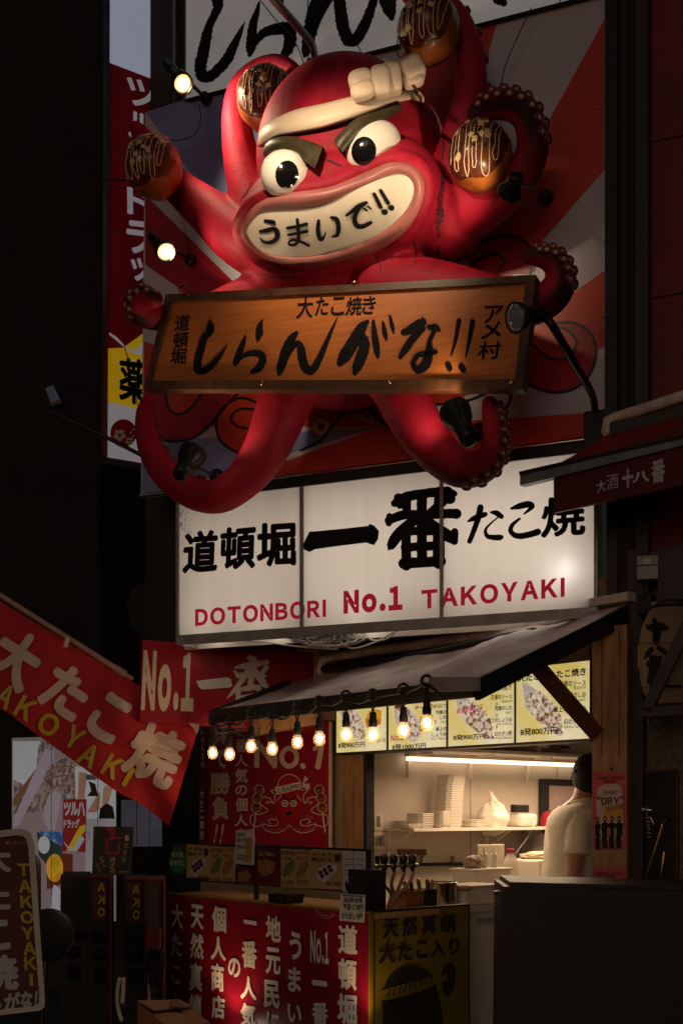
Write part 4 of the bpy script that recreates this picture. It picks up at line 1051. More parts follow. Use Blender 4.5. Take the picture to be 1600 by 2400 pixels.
# ------------------------------------------------------------------ drugstore advert wall far left
AD = Pl(150, 9.0, 6)
ad = MB()
ad.prism(AD, [(28, 1730), (272, 1722), (272, 2160), (28, 2160)], "ad_mauve", .1, 0, "metal_grey")
def ap(c, pts, m, off): ad.poly(AD, c(pts), m, off)
ap(cG, [(95, 1215), (300, 1215), (270, 1420), (95, 1640)], "ad_white", .002)
ap(cG, [(100, 1500), (360, 1620), (400, 1650), (300, 1740), (95, 1745)], "ad_weave", .003)
ap(cG, [(270, 1410), (330, 1440), (100, 1700), (95, 1640)], "ad_wood", .004)
ap(cG, [(265, 1420), (285, 1240), (330, 1200), (380, 1250), (340, 1440), (300, 1460)], "ad_weave", .005)
ap(cG, [(330, 1270), (400, 1290), (390, 1370), (130, 1845), (95, 1850), (100, 1790)], "ad_handle", .006)
ap(cG, [(300, 1540), (360, 1400), (480, 1330), (550, 1380), (550, 1620), (450, 1590), (340, 1650), (280, 1640)], "ad_weave", .0062)
for y in (1400, 1470, 1540): ad.stroke(AD, cG([(340, y + 40, 7), (420, y + 5, 9), (500, y, 9), (550, y + 15, 7)]), "ad_wood", .0072, 0)
ap(cG, [(320, 1720), (350, 1620), (400, 1580), (450, 1610), (440, 1700), (400, 1870), (360, 1870), (325, 1800)], "ad_handle", .0068)
ap(cG, [(450, 1600), (550, 1620), (560, 1650), (460, 1640)], "ad_green", .0075)
ap(cG, [(550, 1400), (850, 1440), (850, 1785), (560, 1785)], "ad_white", .0025)
ap(cG, [(580, 1440), (640, 1450), (620, 1640), (570, 1640)], "ad_skin", .004); ap(cG, [(640, 1740), (720, 1600), (780, 1540), (830, 1560), (800, 1660), (700, 1740)], "ad_skin", .004)
ap(cG, [(650, 1510), (700, 1530), (720, 1620), (640, 1620), (670, 1580)], "ad_black", .005); ap(cG, [(630, 1460), (720, 1460), (720, 1500), (630, 1500)], "ad_green", .0045)
ap(cG, [(725, 1785), (735, 1710), (785, 1670), (830, 1700), (845, 1785)], "ad_black", .006); ad.stroke(AD, cG([(745, 1560, 30), (745, 1640, 16), (735, 1760, 22)]), "ad_white", .0055, 0)
ap(cH, [(628, 217), (850, 217), (850, 600), (628, 610)], "ad_flower", .003); ap(cH, [(630, 230), (720, 225), (690, 330), (640, 380)], "ad_green", .004)
ap(cH, [(270, 310), (460, 315), (460, 420), (380, 380)], "ad_blue", .004); ap(cH, [(270, 312), (380, 382), (460, 422), (460, 470), (340, 550), (285, 490)], "ad_teal", .0035)
ad.poly(AD, [(103 + 14 * math.cos(t), 1981 + 21 * math.sin(t)) for t in [2 * math.pi * k / 20 for k in range(20)]], "ad_white", .005)
ap(cH, [(340, 550), (460, 472), (535, 480), (535, 615), (450, 700), (345, 740)], "ad_brown", .003)
ad.poly(AD, [(128 + 20 * math.cos(t), 2035 + 33 * math.sin(t)) for t in [2 * math.pi * k / 20 for k in range(20)]], "ad_orange", .005)
ad.poly(AD, [(130 + 11 * math.cos(t), 2022 + 14 * math.sin(t)) for t in [2 * math.pi * k / 20 for k in range(20)]], "ad_yellow", .006)
ap(cH, [(395, 700), (445, 740), (440, 920), (360, 925)], "ad_white", .004)
for x in (121, 230): ad.stroke(AD, [(x, 1728, 1.4), (x - 1, 1900, 1.4), (x - 1, 2150, 1.4)], "ad_black", .009, 0)
thing("advert_wall", "backlit drugstore advert collage with towels and brushes low at the left", "advert", ad)
d2 = MB(); D2 = AD.by(off=.35)
d2.prism(D2, cH([(465, 75), (631, 73), (624, 463), (457, 458)]), "ad_red", .06)
for ch, x0, y0, x1, y1 in (("ツ", 468, 95, 522, 195), ("ル", 520, 95, 572, 195), ("ハ", 570, 95, 624, 200)): d2.text(D2, ch, cH([(x0, y0), (x1, y0), (x1, y1), (x0, y1)]), "ad_signwhite", .05, .003)
d2.text(D2, "ドラッグ", cH([(468, 222), (586, 218), (578, 288), (468, 290)]), "ad_signwhite", .05, .003)
d2.poly(D2, cH([(628, 260), (585, 275), (565, 310), (486, 457), (520, 457), (628, 300)]), "ad_yellow", .003); d2.poly(D2, cH([(465, 382), (500, 420), (530, 440), (570, 370), (605, 345), (622, 370), (565, 458), (530, 459), (500, 440), (480, 410)]), "ad_signwhite", .004)
thing("drugstore_blade_sign", "small red drugstore sign hanging in front of the advert collage", "sign", d2)
wd = MB(); WD = Pl(330, 9.4, 10); wd.prism(WD, cH([(890, 80), (1190, 80), (1190, 422), (980, 422), (890, 380)]), "window_dim", .04)
for x in (1005, 1098): wd.stroke(WD, cH([(x, 90, 5), (x, 410, 5)]), "dark_wall", .003, 0)
thing("dim_window", "dim bluish window behind the tip of the red banner", "window", wd)
rs = MB(); RS = Pl(380, 8.6, 30); rs.lathe(RS.at(362, 1432), RS.n, [(.20, 0), (.21, .02), (.20, .05), (.02, .055)], "night_wall", 32); rs.prism(RS, [(347, 1376), (404, 1376), (404, 1480), (347, 1480)], "dark_wall", .03, .08)
thing("round_sign", "dim round sign half hidden behind the white sign's left end", "sign", rs)
gs = MB(); GS = Pl(70, 8.4, 20); gs.prism(GS, [p[:2] for p in cG([(120, 230), (200, 205), (290, 195), (330, 215), (350, 260), (350, 380), (120, 380)])], "dark_wall", .05); gs.text(GS, "中田", cG([(140, 270), (290, 235), (290, 350), (140, 370)]), "black_paint", .03, .003)
thing("grey_sign", "dim grey sign behind the banner pole", "sign", gs)
# ------------------------------------------------------------------ the stall
LB = Pl(1383, 5.6, -49.5)                          # plane of the menu lightboxes
PW = LB.by(off=-.06)                               # wall behind the poster
KW = Pl(860, 7.1, 41)                              # kitchen back wall
CF = Pl(865, 5.4, -50.5); CY = Pl(865, 5.4, 41)    # counter fronts
UP3 = Vector((0, 0, 1))
# menu lightboxes
z0, z1 = zy(LB, 1383, 1731), zy(LB, 1381, 1548)
ex = [785, 907, 1047, 1206, 1383]
bb = LB.by(off=-.10)
menus = []
for i in range(4):
    m = MB(); a, c = ex[i] + 2, ex[i + 1] - 2
    m.poly(LB, [(a, fy(LB, a, z1)), (c, fy(LB, c, z1)), (c, fy(LB, c, z0)), (a, fy(LB, a, z0))], "menu_yellow", 0)
    menus.append(m)
K_ = "ink_black"
def mt(i, t, x0, y0, x1, y1, m=K_, b=.02, sl=-6, off=.003): menus[i].tbox(LB, t, x0, y0, x1, y1, m, b, off, False, sl, cJ)
def food(i, pts, m, off): menus[i].poly(LB, cJ(pts), m, off)
# right panel
food(3, [(1098, 236), (1125, 240), (1240, 320), (1310, 440), (1330, 530), (1300, 538), (1120, 380), (1112, 330)], "menu_tray", .001)
food(3, [(1125, 300), (1200, 285), (1270, 345), (1320, 430), (1330, 520), (1280, 525), (1170, 440), (1125, 370)], "menu_food", .0015)
mt(3, "大たこ入りたこ焼き", 1075, 192, 1455, 238, b=.03, sl=-40); mt(3, "王道のソース", 1305, 228, 1455, 262); mt(3, "Sauce", 1386, 258, 1455, 276, b=.01)
mt(3, "究極のしお", 1338, 292, 1455, 326); mt(3, "salt", 1412, 326, 1455, 344, b=.01); mt(3, "極上のしょうゆ", 1275, 370, 1455, 404); mt(3, "Soy Sauce", 1340, 400, 1455, 416, b=.01)
mt(3, "幻のポン酢", 1332, 440, 1455, 472); mt(3, "Ponzu Sauce", 1316, 476, 1458, 494, "panel_blue" if 0 else K_, .01); mt(3, "8発800万円", 1090, 494, 1295, 536, b=.025, sl=-12)
food(2, [(728, 304), (770, 300), (880, 400), (940, 500), (945, 555), (900, 555), (790, 470), (745, 390)], "menu_tray", .001)
food(2, [(752, 350), (830, 340), (900, 400), (940, 480), (940, 552), (890, 548), (800, 470), (760, 410)], "menu_food", .0015)
mt(2, "大入りたこ焼き", 735, 232, 1042, 280, b=.03, sl=-36); mt(2, "ハーフ&ハーフ", 735, 282, 875, 316, sl=-14); mt(2, "Half&Half", 883, 262, 1042, 292, b=.015, sl=-14)
for k, (t, s_, y) in enumerate((("王道のソース", "Sauce", 306), ("究極のしお", "salt", 368), ("極上のしょうゆ", "Soy Sauce", 434), ("幻のポン酢", "Ponzu Sauce", 510))):
    x = (925, 948, 908, 946)[k]; mt(2, t, x, y, 1043, y + 28, sl=-5); mt(2, s_, (985, 1008, 955, 934)[k], y + 28, 1044, y + 44, K_, .01, -3)
    if k < 3: mt(2, "X", 952, y + 42, 966, y + 60, b=.02, sl=0)
mt(2, "好きな味を2つ", 735, 385, 880, 415, "menu_pink", .02, -34, .004); mt(2, "選んでや!!", 808, 404, 903, 426, "menu_pink", .02, -16, .004); mt(2, "8発900万円", 717, 530, 893, 562, b=.025, sl=-10)
food(1, [(385, 372), (470, 372), (530, 460), (535, 540), (500, 575), (440, 540), (395, 450)], "menu_tray", .001); food(1, [(400, 380), (462, 382), (520, 465), (528, 540), (498, 560), (450, 530), (405, 440)], "menu_food", .0015)
food(1, [(530, 440), (560, 410), (605, 420), (605, 470), (575, 490), (530, 515)], "menu_orange", .002)
mt(1, "Italian", 590, 326, 674, 346, b=.015); mt(1, "チーズ", 503, 366, 580, 392, sl=-8); mt(1, "Select", 590, 356, 677, 382, b=.015)
for t, x, y, h in (("究極の", 620, 392, 25), ("しお", 642, 420, 23), ("極上の", 620, 484, 25), ("しょうゆ", 600, 516, 25)): mt(1, t, x, y, 677, y + h, sl=-3)
mt(1, "salt", 646, 448, 677, 464, b=.01, sl=-1); mt(1, "X", 610, 446, 626, 464, sl=0); mt(1, "Soy Sauce", 590, 544, 677, 560, b=.01, sl=-2); mt(1, "No.1", 370, 530, 440, 566, "menu_pink", .03, -8); mt(1, "8発1000万円", 376, 582, 565, 614, b=.025, sl=-8)
food(0, [(80, 372), (150, 368), (205, 430), (235, 520), (215, 560), (160, 540), (95, 440)], "menu_tray", .001); food(0, [(95, 385), (150, 375), (200, 440), (232, 520), (210, 555), (165, 535), (105, 440)], "menu_food", .0015)
food(0, [(228, 445), (248, 398), (285, 388), (318, 395), (315, 470), (235, 490)], "menu_orange", .002); food(0, [(232, 440), (250, 402), (284, 393), (314, 399), (312, 440)], "menu_cheese", .0025)
for x, y in ((262, 450), (290, 430), (300, 455), (270, 420)): menus[0].disc(LB, *cJ([(x, y)])[0], 2.6, "menu_orange", .003)
mt(0, "チーズCheese", 168, 352, 340, 376, b=.015, sl=-12); mt(0, "とろ〜り", 210, 514, 300, 545, "ink_black", .05, -5, .003); mt(0, "とろ〜り", 211, 515, 299, 544, "menu_lime", .012, -5, .0045)
mt(0, "うまい!!", 268, 548, 338, 576, "ink_black", .05, -5, .003); mt(0, "うまい!!", 269, 549, 337, 575, "menu_lime", .012, -5, .0045); mt(0, "8発900万円", 76, 574, 225, 606, b=.025, sl=-8)
mnames = ("cheese", "cheese and sauce selection", "half and half", "plain octopus")
mlab = ("backlit yellow menu panel with a wedge of cheese, leftmost under the awning", "backlit yellow menu panel listing salt and soy sauce priced 1000", "backlit yellow menu panel for half and half priced 900", "backlit yellow menu panel priced 800 behind the slanting wooden brace")
for i in range(4):
    f = MB(); a, c = ex[i], ex[i + 1]
    for (p, q, u0, u1) in ((a, a + 2, z0 - .012, z1 + .012), (c - 2, c, z0 - .012, z1 + .012)): strip(f, LB, p, q, u0, u1, "black_paint", .1, .004)
    strip(f, LB, a + 2.1, c - 2.1, z1, z1 + .012, "black_paint", .1, .004); strip(f, LB, a + 2.1, c - 2.1, z0 - .012, z0, "black_paint", .1, .004)
    strip(f, bb, a + 2.2, c - 2.2, z0, z1, "black_paint", .004)
    thing("menu_lightbox", mlab[i], "menu sign", [("panel", menus[i]), ("frame", f)], "menu panels under the awning")
# walls of the stall
pw = MB()
strip(pw, PW, 470, 800, 0.9, 2.5, "beige_wall", .06, -.03)
strip(pw, PW, 800, 851, .9, 2.5, "wood_post", .08, -.005); strip(pw, PW, 852, 858, .9, 2.5, "metal_dark", .06, .012)
strip(pw, PW, 470, 1380, 1.98, 2.5, "beige_wall", .05, -.2)
thing("stall_wall", "beige stall wall with a wooden post beside the serving hatch", "wall", pw)
kp = [KW.at(850, HY), KW.at(1430, HY)]
def hz_(p, z): return Vector((p.x, p.y, z))
kw = MB(); a, c = kp; nk = KW.n
kw.hexa([hz_(a, 0), hz_(c, 0), hz_(c, 2.55), hz_(a, 2.55)] + [hz_(p - nk * .08, z) for p, z in ((a, 0), (c, 0), (c, 2.55), (a, 2.55))], "white_wall")
s2 = LB.u                                            # side wall and ceiling close the kitchen
c2 = c + s2 * 1.9; kw.hexa([hz_(c, 0), hz_(c2, 0), hz_(c2, 2.55), hz_(c, 2.55)] + [hz_(p + KW.u * .08, z) for p, z in ((c, 0), (c2, 0), (c2, 2.55), (c, 2.55))], "white_wall")
a2 = LB.at(800, HY, -.3); c3 = LB.at(1470, HY, -.12)
kw.hexa([hz_(a2, 2.46), hz_(c3, 2.46), hz_(c2, 2.46), hz_(a, 2.46)] + [hz_(p, 2.5) for p in (a2, c3, c2, a)], "white_wall")
sm = MB()
for x in (1102, 1305): strip(sm, KW, x, x + 1.5, .9, 2.46, "grey_plastic", .002, .003)
thing("kitchen_wall", "cream panelled kitchen wall behind the counter", "wall", [("panelling", kw), ("seam", sm)])
# pillar at the right with posters
PI = Pl(1430, 5.55, -24.2)
pi = MB(); strip(pi, PI, 1387, 1469, 0, 2.34, "wood_post", .14)
for x in (1408, 1449): strip(pi, PI, x, x + 1.2, 1.75, 2.33, "wood_dark", .01, .003)
thing("stall_pillar", "brown wooden pillar at the right of the hatch carrying a beer poster", "pillar", pi)
def beer(y0, lab, full=True):
    m = MB(); y1 = 1991 if full else 2078
    m.prism(PI, [(1388, y0 + 2), (1469, y0), (1469, y1 - 1), (1388, y1)], "poster_pink", .003, .006)
    d = y0 - 1809
    def q(pts): return [(p[0], p[1] + d) + tuple(p[2:]) for p in cK(pts)]
    m.text(PI, "冷やすほどにうまい冴える", q([(930, 378), (1130, 372), (1130, 400), (930, 406)]), "ink_black", .02, .009); m.text(PI, "辛口(生)", q([(990, 405), (1072, 402), (1072, 430), (990, 433)]), "ink_black", .02, .009)
    gl = [(930, 520), (945, 460), (985, 435), (1075, 430), (1115, 450), (1125, 520)]
    if not full: m.poly(PI, q([(945, 465), (985, 440), (1075, 436), (1110, 455), (1110, 466)]), "poster_grey", .008)
    if full:
        m.poly(PI, q(gl + [(1128, 840), (935, 850)]), "poster_grey", .008)
        m.poly(PI, q([(985, 600), (1120, 595), (1125, 700), (980, 705)]), "poster_beer", .0085)
        m.text(PI, "SUPER", q([(990, 483), (1076, 480), (1070, 508), (984, 511)]), "ink_black", .005, .0095); m.text(PI, '"DRY"', q([(930, 525), (1135, 518), (1125, 582), (945, 590)]), "ink_black", .03, .0095)
        m.poly(PI, q([(1010, 604), (1132, 576), (1135, 610), (1014, 638)]), "ink_black", .0092); m.poly(PI, q([(1013, 607), (1129, 580), (1132, 607), (1016, 634)]), "poster_beer", .0095)
        m.text(PI, "BLACKPINK", q([(1018, 611), (1127, 586), (1129, 603), (1020, 628)]), "ink_black", .02, .010)
        for x, h, w_ in ((942, 675, 50), (995, 668, 66), (1045, 668, 60), (1098, 668, 64)):          # four printed figures in black
            m.poly(PI, q([(x + 13 * math.cos(t), h + 22 + 24 * math.sin(t)) for t in [2 * math.pi * k / 12 for k in range(12)]]), "ink_black", .0098)
            m.disc(PI, *q([(x, h + 22)])[0], 2.2, "poster_skin", .0103, 3.6, 8)
            m.poly(PI, q([(x - w_ * .42, h + 60), (x - 8, h + 46), (x + 8, h + 46), (x + w_ * .42, h + 60), (x + w_ * .45, h + 150), (x + 14, h + 160), (x + 16, h + 240), (x - 18, h + 240), (x - w_ * .4, h + 150)]), "ink_black", .0100)
            for sg in (-1, 1): m.stroke(PI, q([(x + sg * w_ * .44, h + 90, 8), (x + sg * w_ * .55, h + 125, 7), (x + sg * w_ * .28, h + 150, 6)]), "poster_skin", .0102, 0, 3)
    thing("beer_poster", lab, "poster", m)
beer(1809, "pink beer poster with a glass and four black clad figures on the pillar"); beer(2033, "second pink beer poster cut off by the dark counter, below the full one", False)
nl_ = MB(); nl_.lathe(PI.at(1433, 1803, .0), PI.n, [(.006, 0), (.006, .006), (.002, .008)], "metal_dark", 8); thing("nail", "small dark nail above the beer poster", "nail", nl_)
dk = MB(); DK = FAC.by(off=.02); dk.prism(DK, [(1509, 1812), (1583, 1808), (1583, 2300), (1509, 2300)], "night_wall", .05); dk.prism(DK, [(1583.3, 1806), (1587, 1806), (1587, 2300), (1583.3, 2300)], "wood_dark", .05, .01); dk.prism(DK, [(1506, 1806), (1583, 1801), (1583, 1807.7), (1506, 1811.7)], "wood_dark", .05, .01)
thing("dark_doorway", "black doorway in the stucco wall at the right", "doorway", dk)
rd = MB(); DO = FAC.by(off=.16); rd.tube([DO.at(1508, 2075), DO.at(1553, 1932), DO.at(1556, 1922)], .007, "brass", 8); rd.ball(DO.at(1560, 1924), .02, .02, .02, "metal_dark"); thing("brass_rod", "long brass rod leaning in the black doorway", "rod", rd)
rd = MB(); rd.tube([DO.at(1546, 2066), DO.at(1556, 1998)], .006, "brass", 8); rd.tube([DO.at(1548, 2066), DO.at(1549, 2050)], .009, "metal_dark", 8); thing("brass_rod", "short brass rod beside the long one in the black doorway", "rod", rd)
mk = MB(); mk.tube([DO.at(1515, 1905), DO.at(1519, 1970)], .012, "metal_dark", 8); mk.tube([DO.at(1508, 1898), DO.at(1524, 1900)], .012, "steel", 8); mk.tube([DO.at(1524, 1916), DO.at(1531, 1932)], .006, "brass", 8)
for k in range(6): mk.tube([DO.at(1513 + k * .8, 1918 + k * 9, .012), DO.at(1520 + k * .8, 1917 + k * 9, .012)], .003, "steel", 6)
mk.tube([DO.at(*p) for p in spline([(1482, 1840), (1485, 1860), (1500, 1885), (1510, 1898)], 4)], .004, "metal_dark", 6); mk.tube([DO.at(*p) for p in spline([(1519, 1970), (1522, 2010), (1524, 2050)], 4)], .004, "metal_dark", 6)
thing("tap_fitting", "steel and black tap fitting with a cord in the black doorway", "tap", mk)

# ------------------------------------------------------------------ red poster
rp = MB(); RPo = PW.by(off=.02)
rp.prism(RPo, cI([(128, 280), (1036, 288), (1034, 1216), (122, 1190)]), "counter_red", .012, .004)
rp.prism(RPo, cI([(1036.5, 288), (1052, 288), (1050, 1216), (1034.5, 1216)]), "ink_cream", .012, .003)
def rt(t, x0, y0, x1, y1, b=.03, em=False, m="ink_cream"): rp.text(RPo, t, cI([(x0, y0), (x1, y0 - 2), (x1, y1 - 2), (x0, y1)]), m, b, .008, em)
for t, x0, y0, x1, y1 in (("味", 168, 300, 312, 455), ("で", 195, 492, 292, 632), ("勝", 162, 660, 315, 825), ("負", 178, 840, 302, 1012)): rt(t, x0, y0, x1, y1, .04)
for x in (215, 260): rp.stroke(RPo, cI([(x, 1050, 18), (x - 5, 1090, 15), (x - 12, 1135, 6)]), "ink_cream", .008); rp.stroke(RPo, cI([(x - 18, 1155, 13), (x - 20, 1175, 14)]), "ink_cream", .008)
rt("一", 345, 342, 440, 362, .03)
for t, x0, y0, x1, y1 in (("番", 350, 415, 436, 515), ("人", 345, 530, 440, 620), ("気", 345, 632, 440, 740), ("の", 348, 755, 436, 832), ("個", 348, 850, 440, 950), ("人", 345, 970, 440, 1058), ("商", 350, 1075, 440, 1172)): rt(t, x0, y0, x1, y1, .025)
for q in ([(508, 612, 38), (508, 440, 38)], [(508, 438, 38), (575, 525, 38), (638, 612, 38)], [(638, 614, 38), (638, 440, 38)], [(930, 490, 30), (965, 462, 34), (985, 440, 36)], [(985, 440, 40), (972, 530, 40), (955, 620, 40)], [(845, 612, 38), (848, 618, 38)]): rp.stroke(RPo, cI(q), "ink_cream", .008, 0, 5)
o_ = [(745 + 55 * math.cos(t), 550 + 66 * math.sin(t), 36) for t in [2 * math.pi * k / 14 for k in range(15)]]; rp.stroke(RPo, cI(o_), "ink_cream", .008, 0, 3, False)
# a plain line drawing of an octopus with skewered balls
def dl(pts, w_=6, m="ink_cream", off=.009): rp.stroke(RPo, cI([(x, y, w_) for x, y in pts]), m, off, 0, 5)
rp.poly(RPo, cI([p for p in spline([(655, 800), (665, 730), (700, 690), (745, 678), (800, 695), (832, 740), (845, 800), (850, 900), (800, 1000), (745, 1030), (690, 1000), (645, 900)], 4, True)]), "ink_red", .0065)
dl([(658, 770), (670, 720), (705, 688), (748, 676), (795, 690), (825, 725)])
rp.poly(RPo, cI([(640, 770), (832, 728), (838, 780), (652, 828)]), "ink_cream", .0095); rp.poly(RPo, cI([(842, 745), (860, 685), (885, 710), (850, 748), (895, 742), (895, 790), (845, 772)]), "ink_cream", .0095)
rp.text(RPo, "しらんがな!!", cI([(662, 778), (828, 738), (830, 772), (668, 815)]), "ink_black", .02, .011)
for sg in (-1, 1):
    X = lambda x: 745 + sg * (x - 745)
    dl([(X(835), 790), (X(880), 795), (X(850), 830), (X(860), 890), (X(890), 850), (X(950), 845), (X(960), 890), (X(905), 940), (X(960), 970), (X(1020), 975), (X(1030), 1030), (X(990), 1062), (X(930), 1040)])
    dl([(X(745), 1050), (X(790), 1090), (X(850), 1105), (X(920), 1085), (X(940), 1040), (X(880), 1055), (X(835), 1050), (X(830), 1020), (X(870), 1005), (X(900), 1020), (X(880), 1040)])
    dl([(X(870), 885), (X(900), 875), (X(915), 885), (X(890), 895)], 5)
    dl([(X(800), 830), (X(835), 870)], 5)
    for x, y in ((965, 790), (980, 852), (988, 920)):
        c_ = cI([(X(x), y)])[0]; rp.disc(RPo, c_[0], c_[1], 12, "ink_cream", .0098); rp.disc(RPo, c_[0], c_[1], 10.6, "takoyaki_crust", .0102)
        for d_ in (-4, 0, 4): rp.stroke(RPo, [(c_[0] + d_ - 3, c_[1] - 2, 1.6), (c_[0] + d_ + 3, c_[1] - 8, 1.6)], "ink_black", .0106, 0, 2)
    dl([(X(990), 955), (X(1000), 1040), (X(1010), 1100)], 10)
    for k in range(9):
        c_ = cI([(X(770 + k * 20), 1068 + 20 * math.sin(k / 8 * 3.1))])[0]; rp.disc(RPo, *c_, 3.2, "poster_pink", .0098, n=10)
    for x, y in ((840, 995), (878, 988), (910, 995)): rp.disc(RPo, *cI([(X(x), y)])[0], 4.4, "poster_pink", .0099, n=10)
    c_ = cI([(X(776), 890)])[0]; rp.disc(RPo, *c_, 8, "ink_white", .0098); rp.disc(RPo, *c_, 5.4, "ink_black", .0102); rp.disc(RPo, *c_, 2.8, "ink_white", .0106)
    rp.stroke(RPo, cI([(X(795), 835, 9), (X(757), 862, 9)]), "ink_black", .0098, 0, 3)
rp.disc(RPo, *cI([(746, 965)])[0], 13, "ink_red", .0098, 8); rp.disc(RPo, *cI([(746, 963)])[0], 7, "ink_black", .0102, 5)
thing("red_poster", "tall crimson poster with cream kanji and an octopus drawing behind the bulbs", "poster", rp)
vb = MB(); VB = Pl(470, 8.0, -49); vb.prism(VB, cI([(90, 300), (127, 300), (122, 1190), (78, 1190)]), "card_darkred", .02)
for k, ch in enumerate("しらんがな"): vb.text(VB, ch, cI([(98, 330 + k * 62), (122, 330 + k * 62), (122, 380 + k * 62), (96, 380 + k * 62)]), "ink_white", .02, .003)
for k, ch in enumerate("大たこ焼き"): vb.text(VB, ch, cI([(90, 790 + k * 75), (118, 790 + k * 75), (118, 850 + k * 75), (88, 850 + k * 75)]), "ink_white", .02, .003)
thing("narrow_banner", "narrow dark red banner with white script beside the crimson poster", "banner", vb)

# ------------------------------------------------------------------ No.1 sign and its white backing
NS = Pl(330, 6.84, 17)
ns = MB(); ns.prism(NS, [(334, 1500), (738, 1529), (738, 1720), (327, 1691)], "counter_red", .05)
ns.text(NS, "No.1", cG([(1056, 545), (1430, 566), (1418, 1004), (1034, 994)]), "ink_cream", .07, .004)
ns.poly(NS, cE([(265, 1197), (440, 1176), (462, 1188), (468, 1225), (455, 1234), (300, 1246), (282, 1236)]), "ink_white", .004)
for q in ([(566, 1066, 30), (590, 1082, 44), (604, 1096, 20)], [(488, 1122, 14), (540, 1112, 34), (600, 1104, 36), (664, 1090, 26)], [(580, 1090, 30), (576, 1170, 36), (566, 1240, 30)], [(560, 1135, 30), (515, 1205, 30), (470, 1262, 20), (438, 1296, 4)], [(592, 1130, 26), (620, 1175, 38), (655, 1222, 30), (682, 1248, 8)], [(480, 1140, 10), (500, 1166, 26), (512, 1180, 10)], [(662, 1120, 26), (640, 1148, 26), (622, 1160, 8)], [(500, 1165, 20), (580, 1160, 30), (650, 1170, 20)], [(500, 1240, 26), (505, 1306, 32)], [(505, 1248, 26), (570, 1236, 30), (620, 1232, 26)], [(510, 1300, 32), (575, 1284, 34), (620, 1276, 28)], [(618, 1232, 26), (622, 1286, 28)]): ns.stroke(NS, cE(q), "ink_white", .004, .2, 5)
thing("number_one_sign", "red sign board with big cream No.1 under the left end of the white sign", "sign", ns)
bw = MB(); BW = Pl(740, 6.95, -20); bw.prism(BW, [(430, 1484), (1330, 1400), (1330, 1560), (735, 1640), (735, 1530)], "beige_wall", .05)
thing("fascia_wall", "dirty pale fascia strip behind the cables under the white sign", "wall", bw)
cb = MB()
for k in range(13):
    a = random.uniform(-1, 1); x0 = 700 + random.uniform(-40, 25)
    cb.tube([Pl(740, 6.55, -24).at(p[0], p[1], random.uniform(-.02, .02)) for p in spline([(x0, 1490 + a * 6), (x0 + 30, 1508 + a * 7), (x0 + 80, 1512 + a * 6), (x0 + 120 + a * 15, 1500), (x0 + 105, 1482 + a * 4), (x0 + 50, 1484 + a * 3), (x0 + 10, 1496)], 5)], .0045, "cable_white", 6)
for q in ([(800, 1478), (795, 1500), (825, 1520), (880, 1505), (920, 1482)], [(850, 1475), (870, 1500), (905, 1498), (930, 1478)], [(500, 1488), (560, 1500), (640, 1508), (700, 1516), (790, 1522)]):
    cb.tube([Pl(740, 6.55, -24).at(*p) for p in spline(q, 5)], .005, "cable_white", 6)
thing("cable_bundle", "coiled bundle of white cables under the white sign", "cable", cb)
pl_ = MB(); PN = Pl(840, 6.6, -24); pl_.prism(PN, cE([(1140, 905), (1245, 895), (1245, 960), (1140, 980)]), "card_white", .02); pl_.text(PN, "正", cE([(1170, 905), (1215, 900), (1215, 942), (1168, 948)]), "ink_black", .02, .003)
thing("number_plate", "small pale plate with one black character behind the cables", "plate", pl_)
pf = MB(); pf.tube([pix(*p) for p in ((752, 1572, 6.95), (758, 1547, 6.9), (775, 1540, 6.88), (1000, 1508, 6.5), (1310, 1457, 5.98), (1330, 1437, 5.95))], .028, "pipe_dirty", 12)
thing("drain_pipe", "dirty cream drain pipe running along above the awning", "pipe", pf)
pg = MB(); pg.tube([pix(*p) for p in ((760, 1568, 6.9), (1000, 1530, 6.4), (1250, 1480, 5.95))], .022, "metal_dark", 10); thing("awning_rail", "black rail between the drain pipe and the awning sheet", "rail", pg)
hs = MB(); HS = FAC.by(off=-.02); hs.prism(HS, [(415, 1500), (1394, 1440), (1394, 1444), (415, 1505)], "wood_brace", .02)
thing("sign_bracket", "rusty bracket line under the white sign box", "bracket", hs)

# ------------------------------------------------------------------ awning with its edge boards, and the brace
EL, ER, TR_, TL_ = pix(495, 1668, 6.8), pix(1112, 1596, 5.0), pix(1466, 1424, 5.62), pix(770, 1560, 7.25)
na, nb_ = 90, 20; vs = []
def awp(s, t, dz=0):
    p = EL.lerp(ER, s).lerp(TL_.lerp(TR_, s), t)
    p = p + Vector((0, 0, dz - .05 * math.sin(math.pi * t) * (.55 + .45 * math.sin(s * 14)) + .012 * math.sin(s * 23 + t * 5) * t + .022 * noise.noise(Vector((s * 9, t * 2.2, 1))) * math.sin(math.pi * min(1, t * 1.3 + .15)) + .010 * noise.noise(Vector((s * 26, t * 5, 4)))))
    return p
aw_ = MB()
for dz in (0, -.014):
    for i in range(na + 1):
        for k in range(nb_ + 1): vs.append(awp(i / na, k / nb_, dz))
o = (na + 1) * (nb_ + 1); st = nb_ + 1
aw_.add(vs, [(i * st + k, (i + 1) * st + k, (i + 1) * st + k + 1, i * st + k + 1) for i in range(na) for k in range(nb_)] + [(o + i * st + k, o + i * st + k + 1, o + (i + 1) * st + k + 1, o + (i + 1) * st + k) for i in range(na) for k in range(nb_)], "awning_vinyl", True)
def board(P, Q, h, th, m, dn=0):
    mb = MB(); d = (Q - P).normalized(); n = Vector((0, 0, 1)).cross(d).normalized() * th
    mb.hexa([P - n + UP3 * (-h - dn), Q - n + UP3 * (-h - dn), Q - n - UP3 * dn, P - n - UP3 * dn, P + n - UP3 * (h + dn), Q + n - UP3 * (h + dn), Q + n - UP3 * dn, P + n - UP3 * dn], m); return mb
